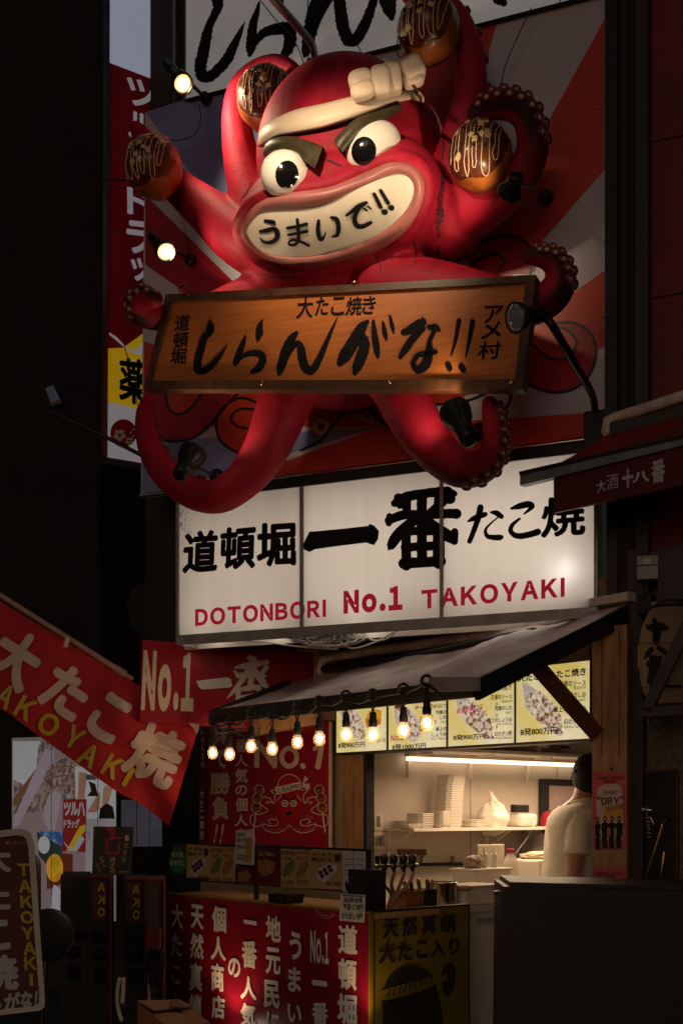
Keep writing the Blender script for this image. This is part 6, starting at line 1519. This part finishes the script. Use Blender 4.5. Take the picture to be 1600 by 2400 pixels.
yp.stroke(CY, cL([(1135, 790, 52), (1200, 775, 56), (1290, 750, 56), (1370, 720, 44), (1395, 700, 30)]), "counter_yellow", .005, 0, 5)
for k in range(9): yp.stroke(CY, cL([(1150 + k * 26, 805 - k * 9, 5), (1162 + k * 26, 765 - k * 9, 5)]), "counter_ink", .0062, 0, 3)
yp.poly(CY, cL([(1380, 700), (1385, 645), (1410, 660), (1402, 700), (1440, 690), (1440, 720), (1400, 735)]), "counter_yellow", .005)
yp.poly(CY, cL(spline([(1420, 660), (1460, 632), (1480, 680), (1470, 760), (1430, 800), (1415, 720)], 4, True)), "counter_ink", .003)
yed = MB(); strip(yed, CY, 868, 1100, zy_, zy_ + .008, "black_paint", .034, .002); strip(yed, CY, 1098.2, 1101, 0, zy_, "black_paint", .034, .002)
thing("serving_counter", "corner serving counter with a red lettered front and a dark yellow side panel", "counter", [("red_front", cr, [("yellow_edging", ylw)]), ("top", ctop), ("yellow_panel", yp, [("edging", yed)])])
# menu strip standing on the counter
MS = CF.by(off=-.12); ms = MB()
ms.prism(MS, cL([(110, 58), (500, 64), (1052, 86), (1042, 300), (110, 230)]), "dark_wall", .02)
ms.prism(MS, cL([(505, 250), (515, 250), (515, 345), (505, 345)]), "black_paint", .02, -.003); ms.prism(MS, cL([(1044, 84), (1056, 86), (1050, 300), (1036, 300)]), "black_paint", .02, .004); ms.prism(MS, cL([(500, 62), (1056, 84), (1056, 90), (500, 68)]), "black_paint", .02, .0045)
thing("menu_strip_board", "dark board along the counter carrying the small menu cards", "board", ms)
def card(x0, y0, x1, y1, m, lab, fn, sl=4, th=.004):
    c_ = MB(); c_.prism(MS, cL([(x0, y0), (x1, y0 + sl), (x1, y1 + sl), (x0, y1)]), m, th, .006 + th)
    fn(c_, .006 + th + .0015); thing("menu_card", lab, "menu card", c_)
def ctx(c_, t, x0, y0, x1, y1, m, o, b=.02): c_.text(MS, t, cL([(x0, y0), (x1, y0 + 3), (x1, y1 + 3), (x0, y1)]), m, b, o)
def balls(c_, pts, o, m="card_darkred", pl=None):
    if pl: c_.poly(MS, cL(pl), "card_white", o)
    for x, y in pts: c_.disc(MS, *cL([(x, y)])[0], 5.2, m, o + .0008, n=10)
def f_neg(c_, o):
    ctx(c_, "大人気", 108, 95, 164, 122, "card_white", o); ctx(c_, "ネギポン", 97, 135, 172, 165, "card_white", o)
gcd = MB(); pts = []
for k in range(28): r_ = 1 if k % 2 else .86; pts.append((138 + 46 * r_ * math.cos(2 * math.pi * k / 28), 142 + 66 * r_ * math.sin(2 * math.pi * k / 28)))
gcd.prism(MS, cL(pts), "green_card", .004, .012); f_neg(gcd, .0135); thing("menu_card", "green star shaped card at the left end of the menu strip", "menu card", gcd)
def f_cheese(x, w_, y):
    def f(c_, o):
        ctx(c_, "女子一番人気!!", x + 5, y, x + w_ * .7, y + 18, "ink_black", o, .01); ctx(c_, "明太チーズ", x + 5, y + 24, x + w_ * .65, y + 46, "ink_black", o, .03)
        balls(c_, [(x + w_ * (.30 + .14 * (k % 3)) + (k // 3) * 8, y + 118 - 14 * (k % 3) + 18 * (k // 3) - 20) for k in range(6)], o, "card_darkred", [(x + w_ * .18, y + 125), (x + w_ * .25, y + 80), (x + w_ * .6, y + 48), (x + w_ * .85, y + 62), (x + w_ * .8, y + 95), (x + w_ * .4, y + 150)])
        c_.poly(MS, cL([(x + w_ * .75, y + 10), (x + w_ * .95, y + 8), (x + w_ * .95, y + 45), (x + w_ * .75, y + 45)]), "card_darkred", o); ctx(c_, "¥1200", x + w_ * .5, y + 140, x + w_ * .95, y + 160, "card_darkred", o + .001, .02)
    return f
def f_top(x, w_, y):
    def f(c_, o):
        ctx(c_, "おすすめ", x + 6, y, x + w_ * .48, y + 20, "ink_black", o, .03); ctx(c_, "TOPPING", x + w_ * .52, y, x + w_ * .95, y + 18, "ink_red", o, .02); ctx(c_, "ネギ", x + 12, y + 28, x + w_ * .36, y + 46, "ink_black", o); ctx(c_, "明太子", x + w_ * .55, y + 28, x + w_ * .9, y + 46, "ink_red", o)
        c_.poly(MS, cL([(x + 6, y + 115), (x + 20, y + 70), (x + w_ * .4, y + 45), (x + w_ * .5, y + 62), (x + w_ * .35, y + 110), (x + 16, y + 130)]), "food_green", o); c_.poly(MS, cL([(x + w_ * .5, y + 110), (x + w_ * .6, y + 70), (x + w_ * .85, y + 50), (x + w_ * .95, y + 75), (x + w_ * .75, y + 120), (x + w_ * .55, y + 128)]), "food_brown", o)
        ctx(c_, "+100", x + 4, y + 140, x + w_ * .42, y + 164, "card_darkred", o, .03); ctx(c_, "+300", x + w_ * .5, y + 140, x + w_ * .92, y + 164, "card_darkred", o, .03)
    return f
card(180, 62, 290, 222, "card_tan", "tan menu card priced 1200 second from the left of the strip", f_cheese(180, 110, 72), 6)
card(291, 70, 413, 238, "card_tan", "tan toppings card left of the beer card", f_top(291, 122, 78), 6)
card(505, 80, 633, 258, "card_darkred", "dark red menu card right of the beer card", lambda c_, o: (ctx(c_, "たこせん。", 530, 95, 602, 116, "ink_cream", o, .01), c_.poly(MS, cL([(520, 140), (560, 130), (610, 150), (600, 200), (550, 215), (525, 190)]), "food_brown", o)), 8)
card(636, 82, 780, 268, "card_tan", "tan toppings card right of the dark red card", f_top(636, 144, 92), 8)
card(782, 84, 932, 274, "card_tan", "large tan menu card priced 1200 near the right end of the strip", f_cheese(782, 150, 100), 8)
def f_w(c_, o):
    for x in (940, 992):
        for y in (130, 158, 185, 205): c_.poly(MS, cL([(x, y), (x + 44, y + 2), (x + 44, y + 5), (x, y + 3)]), "ink_black", o)
    c_.poly(MS, cL([(983, 95), (985, 95), (985, 290), (983, 290)]), "dark_wall", o); c_.poly(MS, cL([(950, 235), (962, 255), (960, 290), (950, 288), (945, 255)]), "ink_black", o); c_.poly(MS, cL([(1000, 215), (1030, 215), (1030, 262), (1000, 260)]), "ink_black", o)
card(934, 92, 1042, 292, "card_white", "white double card with pictograms at the right end of the strip", f_w, 4)
card(415, 170, 500, 254, "card_darkred", "small dark food photo card under the beer card", lambda c_, o: c_.poly(MS, cL([(425, 200), (470, 185), (492, 210), (470, 245), (430, 240)]), "food_brown", o), 4)
bc2 = MB(); MB2 = MS.by(off=.05); bc2.prism(MB2, cL([(418, 4), (500, -12), (506, 40), (503, 162), (414, 156)]), "card_white", .003)
for t, y0, y1 in (("BEER", 6, 22), ("生ビール", 30, 48), ("DRY", 66, 82), ("SUPER", 112, 122), ("BEER", 126, 136)): bc2.text(MB2, t, cL([(424, y0), (462, y0 + 1), (462, y1), (424, y1)]), "ink_black", .03, .002)
bc2.poly(MB2, cL([(464, 28), (494, 24), (492, 150), (462, 148)]), "poster_beer", .002); bc2.poly(MB2, cL([(464, 12), (496, 8), (494, 26), (464, 30)]), "ink_white", .0025)
thing("beer_card", "white beer card propped up taller than the menu strip", "menu card", bc2)
PC = CF.by(off=.03); pcd = MB(); pcd.prism(PC, cL([(925, 300), (1042, 306), (1036, 440), (918, 430)]), "card_white", .003)
pcd.prism(PC, cL([(932, 306), (1036, 312), (1035, 316), (932, 310)]), "ink_black", .001, .0015)
for t, x0, y0, x1, y1 in (("追加料金等", 938, 318, 1030, 340), ("平皿", 936, 348, 975, 378), ("に20円", 980, 350, 1034, 380), ("わりばし10円", 928, 392, 1030, 424)): pcd.text(PC, t, cL([(x0, y0), (x1, y0 + 4), (x1, y1 + 4), (x0, y1)]), "ink_black", .03, .002)
thing("price_card", "white handwritten extra charge card hanging over the counter edge", "card", pcd)
dv2 = MB(); dv2.prism(PC, cL([(575, 300), (668, 306), (660, 350), (575, 345)]), "metal_dark", .10); dv2.prism(PC, cL([(612, 316), (642, 318), (642, 326), (612, 325)]), "card_darkred", .002, .003)
thing("card_reader", "small black card reader on the red counter's edge", "device", dv2)
rl = MB(); rl.tube([CF.at(x, y, .03) for x, y in spline(cL([(800, 380), (830, 405), (865, 412), (890, 400)]), 5)], .008, "rust_red", 6); thing("sagging_cord", "red cord sagging on the counter front", "cord", rl)

# ------------------------------------------------------------------ red banner on its pole
BNp = Pl(250, 6.55, 12)
BN = Pl(250, 6.9, 4, wave=lambda x, y: .035 * math.sin(x * .022 + y * .012) * min(1, max(0, (x + 60) / 200)) + .035 * math.sin((x - y * .6) * .05) * min(1, max(0, (x - 180) / 200)))
top_e = spline([(-90, 1340), (0, 1408), (150, 1500), (300, 1592), (390, 1645), (466, 1702)], 8); bot_e = spline([(-90, 1645), (0, 1662), (60, 1703), (150, 1768), (270, 1853), (330, 1885), (396, 1937)], 8)
n = len(top_e); fl = MB(); vs = []
for i in range(n):
    j = i * (len(bot_e) - 1) / (n - 1); b0 = bot_e[int(j)]; b1 = bot_e[min(len(bot_e) - 1, int(j) + 1)]; fr_ = j - int(j); bx_ = (b0[0] * (1 - fr_) + b1[0] * fr_, b0[1] * (1 - fr_) + b1[1] * fr_)
    for k in range(19): t = k / 18; vs.append((top_e[i][0] * (1 - t) + bx_[0] * t, top_e[i][1] * (1 - t) + bx_[1] * t))
fl.add([BN.at(*p) for p in vs], [(i * 19 + k, i * 19 + k + 1, (i + 1) * 19 + k + 1, (i + 1) * 19 + k) for i in range(n - 1) for k in range(18)], "flag_red", True)
def rotcell(cx, cy, w_, h, a):
    ca, sa = math.cos(R(a)), math.sin(R(a)); return cG([(cx + x * ca - y * sa, cy + x * sa + y * ca) for x, y in ((-w_ / 2, -h / 2), (w_ / 2, -h / 2), (w_ / 2, h / 2), (-w_ / 2, h / 2))])
for ch, cx, cy, w_, h, a in (("大", 118, 610, 350, 430, 33), ("た", 490, 850, 330, 370, 33), ("こ", 800, 1045, 250, 350, 33), ("焼", 1140, 1315, 400, 430, 24)): fl.text(BN, ch, rotcell(cx, cy, w_, h, a), "flag_white", .05, .012)
for ch, cx, cy, w_, h in (("T", -110, 790, 120, 170), ("A", 40, 885, 120, 170), ("K", 190, 975, 130, 165), ("O", 358, 1093, 150, 165), ("Y", 545, 1190, 130, 165), ("A", 655, 1320, 135, 170), ("K", 828, 1405, 125, 165), ("I", 942, 1480, 38, 150)): fl.text(BN, ch, rotcell(cx, cy, w_, h, 30), "ink_yellow", .05, .012)
for k in range(0, 0): pass
po = MB(); po.tube([BN.at(-90, 1332, .03), BN.at(0, 1395, .03), BN.at(160, 1496, .03), BN.at(280, 1572, .03)], .016, "pole_pink", 10); po.tube([BN.at(272, 1567, .03), BN.at(290, 1578, .03)], .022, "pole_pink", 10); po.tube([BN.at(288, 1577, .03), BN.at(308, 1590, .03)], .013, "pole_pink", 10)
lo_ = MB(); lo_.prism(Pl(250, 6.82, 4), cG([(485, 445), (518, 455), (495, 527), (464, 518)]), "flag_white", .006)
lo2 = MB(); lo2.prism(Pl(250, 6.78, 4), cG([(1385, 1080), (1465, 1090), (1462, 1135), (1440, 1170), (1430, 1130)]), "pole_pink", .006)
thing("banner", "sagging red takoyaki banner on a slanting pole at the left", "banner", [("cloth", fl), ("pole", po), ("tie_strap", lo_), ("corner_strap", lo2)])

# ------------------------------------------------------------------ standing sign at the far left
SS = Pl(40, 4.3, 12, tilt=-8, py=2150)
def rr(pts, n=3): return [p[:2] for p in spline(pts, n, True)]
sbd = MB(); outl = [(-160, 1965), (40, 1943), (60, 1945), (72, 1953), (79, 1975), (92, 2180), (104, 2345), (103, 2362), (92, 2370), (40, 2376), (-160, 2400)]
inl = [(-160, 1985), (38, 1958), (54, 1960), (62, 1968), (66, 1985), (80, 2180), (93, 2340), (92, 2354), (84, 2359), (38, 2364), (-160, 2386)]
sbd.prism(SS, inl, "card_darkred", .05, -.012)
sfr = MB(); nn_ = len(outl)
for i in range(nn_ - 1): sfr.prism(SS, [outl[i], outl[i + 1], inl[i + 1], inl[i]], "white_plastic", .09, 0)
def st_(t, q, m="card_white", b=.04): sbd.text(SS, t, cN(q), m, b, -.009)
for ch, cx, cy, w_, h in (("T", 205, 445, 105, 110), ("A", 218, 590, 115, 115), ("K", 232, 725, 110, 110), ("O", 236, 862, 115, 108), ("Y", 240, 1000, 110, 110), ("A", 258, 1135, 115, 115), ("K", 266, 1265, 110, 115), ("I", 274, 1410, 30, 110)): st_(ch, [(cx - w_ / 2 - 2, cy - h / 2), (cx + w_ / 2 - 2, cy - h / 2), (cx + w_ / 2 + 4, cy + h / 2), (cx - w_ / 2 + 4, cy + h / 2)], "ink_yellow", .05)
for ch, x0, y0, x1, y1 in (("大", -190, 230, 95, 470), ("た", -190, 560, 85, 800), ("こ", -160, 880, 90, 1150), ("焼", -190, 1190, 160, 1500)): st_(ch, [(x0, y0), (x1, y0), (x1 + 8, y1), (x0 + 8, y1)], "card_white", .05)
for ch, x0, y0, x1, y1 in (("ん", -110, 1540, 10, 1690), ("が", 30, 1520, 170, 1690), ("な", 175, 1510, 280, 1660), ("!!", 300, 1510, 355, 1645)): st_(ch, [(x0 + 10, y0), (x1 + 10, y0 - 8), (x1, y1 - 8), (x0, y1)], "card_white", .05)
st_("しらんがな", [(85, 198), (255, 198), (255, 220), (85, 222)], "poster_grey", .03); sbd.poly(SS, cN([(50, 222), (60, 200), (80, 195), (72, 220)]), "ink_yellow", -.009)
thing("standing_sign", "rounded standing street sign with yellow TAKOYAKI letters at the lower left edge", "sign", [("face", sbd), ("frame", sfr)])

# ------------------------------------------------------------------ dark machines and boards between the signs
bs2 = MB(); BS = Pl(250, 6.9, 8); bs2.prism(BS, cN([(818, 66), (1168, 70), (1150, 500), (805, 480)]), "black_paint", .03)
bs2.stroke(BS, cN([(940, 90, 30), (985, 100, 60), (985, 160, 24)]), "counter_red", .002, .2); bs2.stroke(BS, cN([(920, 180, 16), (985, 170, 22), (1060, 165, 12)]), "counter_red", .002, .2)
for q in ([(940, 205, 24), (930, 260, 24), (945, 300, 22), (1000, 305, 22), (1035, 290, 26), (1040, 220, 22)],): bs2.stroke(BS, cN(q), "counter_red", .002, .2)
for t, x0, y0, x1, y1 in (("ガチャ", 0, 0, 0, 0),): pass
for k, ch in enumerate("ガチャ"): bs2.text(BS, ch, cN([(870 + 14 * k, 330 + 34 * k), (902 + 14 * k, 330 + 34 * k), (900 + 14 * k, 362 + 34 * k), (868 + 14 * k, 362 + 34 * k)]), "card_tan", .01, .002)
for k, ch in enumerate("ガチャ"): bs2.text(BS, ch, cN([(838 + 12 * k, 388 + 30 * k), (866 + 12 * k, 388 + 30 * k), (864 + 12 * k, 416 + 30 * k), (836 + 12 * k, 416 + 30 * k)]), "card_tan", .01, .002)
for k, ch in enumerate("過ぎる"): bs2.text(BS, ch, cN([(962 - k * 2, 335 + 50 * k), (1012 - k * 2, 335 + 50 * k), (1008, 380 + 50 * k), (958, 380 + 50 * k)]), "card_tan", .01, .002)
for k, ch in enumerate("一合から"): bs2.text(BS, ch, cN([(1095 - k * 9, 145 + 62 * k), (1128 - k * 9, 145 + 62 * k), (1126 - k * 9, 192 + 62 * k), (1093 - k * 9, 192 + 62 * k)]), "card_tan", .0, .002)
bs2.text(BS, "500円", cN([(1040, 455), (1130, 455), (1128, 476), (1038, 476)]), "card_tan", .0, .002)
thing("black_menu_board", "black board with a red painted cup above the dark machines", "board", bs2)
def machine(poly_x, y0, d, ang, lab, poster=None, red=True):
    S_ = Pl(poly_x[0], d, ang); b_ = MB(); z1_ = S_.at(poly_x[0], y0).z
    strip(b_, S_, poly_x[0], poly_x[1], 0, z1_, "night_wall", .4)
    parts_ = [("cabinet", b_)]
    if poster:  # plate with mirrored lettering painted in as a reflection
        p_ = MB(); x0, yy0, x1, yy1 = poster; p_.prism(S_, cN([(x0, yy0), (x1, yy0 + 6), (x1 - 8, yy1 + 12), (x0 - 8, yy1)]), "card_darkred", .004, .006)
        for k, ch in enumerate("AKO"): h_ = (yy1 - yy0) / 3.1; yy = yy0 + 20 + k * h_; p_.text(S_, ch, cN([(x0 + (x1 - x0) * .42, yy), (x1 - 16, yy), (x1 - 20, yy + h_ * .68), (x0 + (x1 - x0) * .36, yy + h_ * .68)]), "ink_yellow", .03, .0085, False, True)
        parts_.append(("poster", p_))
    x0, x1 = poly_x; yb = y0 + 150
    k_ = MB(); k_.prism(S_, [(x0 + 10, yb - 20), (x1 - 8, yb - 18), (x1 - 8, yb + 6), (x0 + 10, yb + 4)], "gloss_black", .006, .008); parts_.append(("coin_panel", k_))
    h_ = MB(); h_.lathe(S_.at((x0 + x1) / 2, yb + 30, .0), S_.n, [(.035, 0), (.035, .012), (.012, .014), (.012, .03)], "metal_dark", 20); parts_.append(("knob", h_))
    ch_ = MB(); ch_.prism(S_, [((x0 + x1) / 2 - 14, yb + 62), ((x0 + x1) / 2 + 14, yb + 63), ((x0 + x1) / 2 + 14, yb + 100), ((x0 + x1) / 2 - 14, yb + 99)], "gloss_black", .006, .006); parts_.append(("chute", ch_))
    if red:
        r_ = MB(); r_.prism(S_, [(x1 - 5, y0 + 4), (x1, y0 + 4), (x1, 2420), (x1 - 5, 2420)], "rust_red", .02, .012); r_.prism(S_, [(x0, y0 + 3.6), (x1, y0 + 3.6), (x1, y0 - 2), (x0, y0 - 2)], "rust_red", .02, .012); parts_.append(("red_frame", r_))
    return thing("capsule_machine", lab, "vending machine", parts_, "dark vending machines between the signs")
machine((142, 205), 2052, 6.4, 9, "dark vending machine farthest left behind the standing sign", None, False)
machine((206, 262), 2056, 6.3, 9, "dark vending machine with the left painted AKO reflection", (805, 540, 935, 880))
machine((290, 344), 2060, 6.3, 9, "dark vending machine with the right painted AKO reflection", (1112, 562, 1238, 905))
machine((345, 388), 2062, 6.2, 9, "narrow red edged machine left of the red counter", None)
mb_ = MB(); mb_.prism(Pl(190, 6.5, 0), cN([(645, 530), (675, 528), (672, 785), (642, 785)]), "card_white", .02); thing("white_tube", "thin white strip among the dark machines", "strip", mb_)
mb_ = MB(); mb_.prism(Pl(200, 6.45, 0), cN([(722, 530), (795, 526), (790, 800), (720, 795)]), "card_white", .02)
for k in range(40): x, y = random.uniform(735, 785), random.uniform(540, 780); mb_.poly(Pl(200, 6.45, 0), cN([(x, y), (x + 9, y), (x + 7, y + 9), (x, y + 7)]), "ink_black", .002)
thing("speckled_panel", "narrow pale speckled panel left of the painted AKO reflections", "panel", mb_)
st2 = MB(); sc_ = pix(122, 2130, 5.6); st2.lathe(sc_ + Vector((-.02, .0, -.12)), (.5, -1, .1), [(.02, 0), (.10, .005), (.12, .02), (.10, .035), (.02, .04)], "black_paint", 28); st2.tube([sc_ + Vector((-.02, 0, -.12)), Vector((sc_.x - .05, sc_.y, .4)), Vector((sc_.x - .05, sc_.y, .02))], .02, "metal_dark", 8); st2.lathe(Vector((sc_.x - .05, sc_.y, 0)), UP3, [(.18, 0), (.18, .02), (.03, .03)], "metal_dark", 20)
st2.tube([sc_ + Vector((-.10, 0, .2)), sc_ + Vector((-.10, 0, -.1))], .05, "black_plastic", 8)
thing("electric_fan", "black round fan shape behind the standing sign", "fan", st2)
tr2 = MB(); T_P = Pl(130, 5.9, 5); tr2.prism(T_P, cN([(438, 978), (533, 990), (528, 1012), (440, 1004)]), "card_white", .05); thing("white_tray", "small white tray among the dark machines", "tray", tr2)
bgx = MB(); BGp = Pl(285, 5.9, -10)
for q in ([(1045, 1405, 22), (1030, 1500, 12), (1028, 1600, 12), (1040, 1690, 12), (1062, 1760, 6)], [(1080, 1405, 8), (1078, 1500, 5), (1070, 1600, 4)]): bgx.tube([BGp.at(p[0], p[1], 0) for p in cN(spline(q, 5))], .010, "white_plastic", 6)
bgx.prism(BGp, cN([(1035, 1440), (1085, 1440), (1080, 1640), (1030, 1640)]), "card_darkred", .03, -.012)
thing("umbrella_bag", "pale cord with a dark red bag hanging low among the machines", "bag", bgx)
gl = MB(); GP = Pl(340, 5.95, -20); gl.prism(GP, cN([(1255, 1450), (1290, 1450), (1298, 1590), (1240, 1590)]), "food_brown", .02); gl.prism(GP, cN([(1268, 1405), (1276, 1405), (1276, 1450), (1268, 1450)]), "brass", .02); thing("sanitizer_bottle", "small brown bottle with a thin brass neck left of the red counter", "bottle", gl)
ch = MB(); CP = Pl(345, 5.75, -25)
for y in (1165, 1215, 1295): ch.tube([CP.at(p[0], p[1]) for p in cN(spline([(1268, y + 40), (1300, y + 5), (1360, y - 5), (1420, y)], 4))], .014, "black_plastic", 6)
ch.tube([CP.at(*p) for p in cN([(1285, 1200), (1270, 1400), (1262, 1640)])], .014, "black_plastic", 6); ch.tube([CP.at(*p) for p in cN([(1420, 1165), (1405, 1400), (1400, 1640)])], .014, "black_plastic", 6)
thing("black_chair", "black slatted chair back left of the red counter", "chair", ch)
rpn = MB(); RP_ = Pl(330, 6.05, -10); rpn.prism(RP_, cN([(1285, 965), (1400, 965), (1395, 1170), (1270, 1170)]), "rust_red", .02); thing("red_board", "plain red panel behind the black chair back", "panel", rpn)
# cardboard box on its pile, and the floor lamps by the counter
cbx = MB(); A0, A1, A2, A3 = pix(322, 2348, 4.7), pix(420, 2345, 5.25), pix(492, 2398, 4.95), pix(395, 2410, 4.45)
cbx.hexa([A0, A3, A2, A1] + [p - UP3 * .3 for p in (A0, A3, A2, A1)], "cardboard")
cfl = MB(); f0 = pix(360, 2355, 4.80); cfl.hexa([A0 + UP3 * .003, A0.lerp(A3, .55) + UP3 * .02, A1.lerp(A2, .45) + UP3 * .016, A1 + UP3 * .003] + [p + UP3 * .0005 for p in (A0, A0.lerp(A3, .55) + UP3 * .014, A1.lerp(A2, .45) + UP3 * .010, A1)], "cardboard")
cls_ = MB(); c0 = A0.lerp(A3, .30).lerp(A1.lerp(A2, .30), .55); cls_.hexa([c0 + UP3 * .022, c0.lerp(A3, .3) + UP3 * .026, c0.lerp(A2, .45) + UP3 * .026, c0.lerp(A1, .4) + UP3 * .022] + [p + UP3 * .018 for p in (c0, c0.lerp(A3, .3), c0.lerp(A2, .45), c0.lerp(A1, .4))], "card_darkred")
thing("cardboard_box", "open cardboard box at the bottom in front of the red counter", "box", [("box", cbx), ("flap", cfl), ("red_label", cls_)])
for (px, py, d_, w_, lab) in ((503, 2412, None, 5, "lit lamp at the foot of the red counter behind the cardboard box"), (838, 2440, None, 5, "lit lamp at the foot of the red counter near its right corner")):
    p = CF.at(px, py, .13)
    h = MB(); h.lathe(p - UP3 * .10, (CF.n * -.25 + UP3), [(.03, 0), (.05, .02), (.055, .07), (.05, .075)], "metal_dark", 18)
    lz_ = MB(); lz_.lathe(p - UP3 * .018 - CF.n * .005, (CF.n * -.25 + UP3), [(.045, 0), (.04, .008), (.01, .012)], "lens_lit", 16)
    so_ = MB(); so_.tube([p - UP3 * .1, Vector((p.x, p.y, .02))], .015, "metal_dark", 8); so_.lathe(Vector((p.x, p.y, 0)), UP3, [(.10, 0), (.10, .015), (.02, .03)], "metal_dark", 18)
    e = thing("floor_lamp", lab, "lamp", [("housing", h), ("lens", lz_), ("stand", so_)], "lamps at the foot of the counter")
    spot("lamp_light", p + UP3 * .012, p + UP3 - CF.n * .22, w_, 120, (1, .62, .34), .03, .8, e)
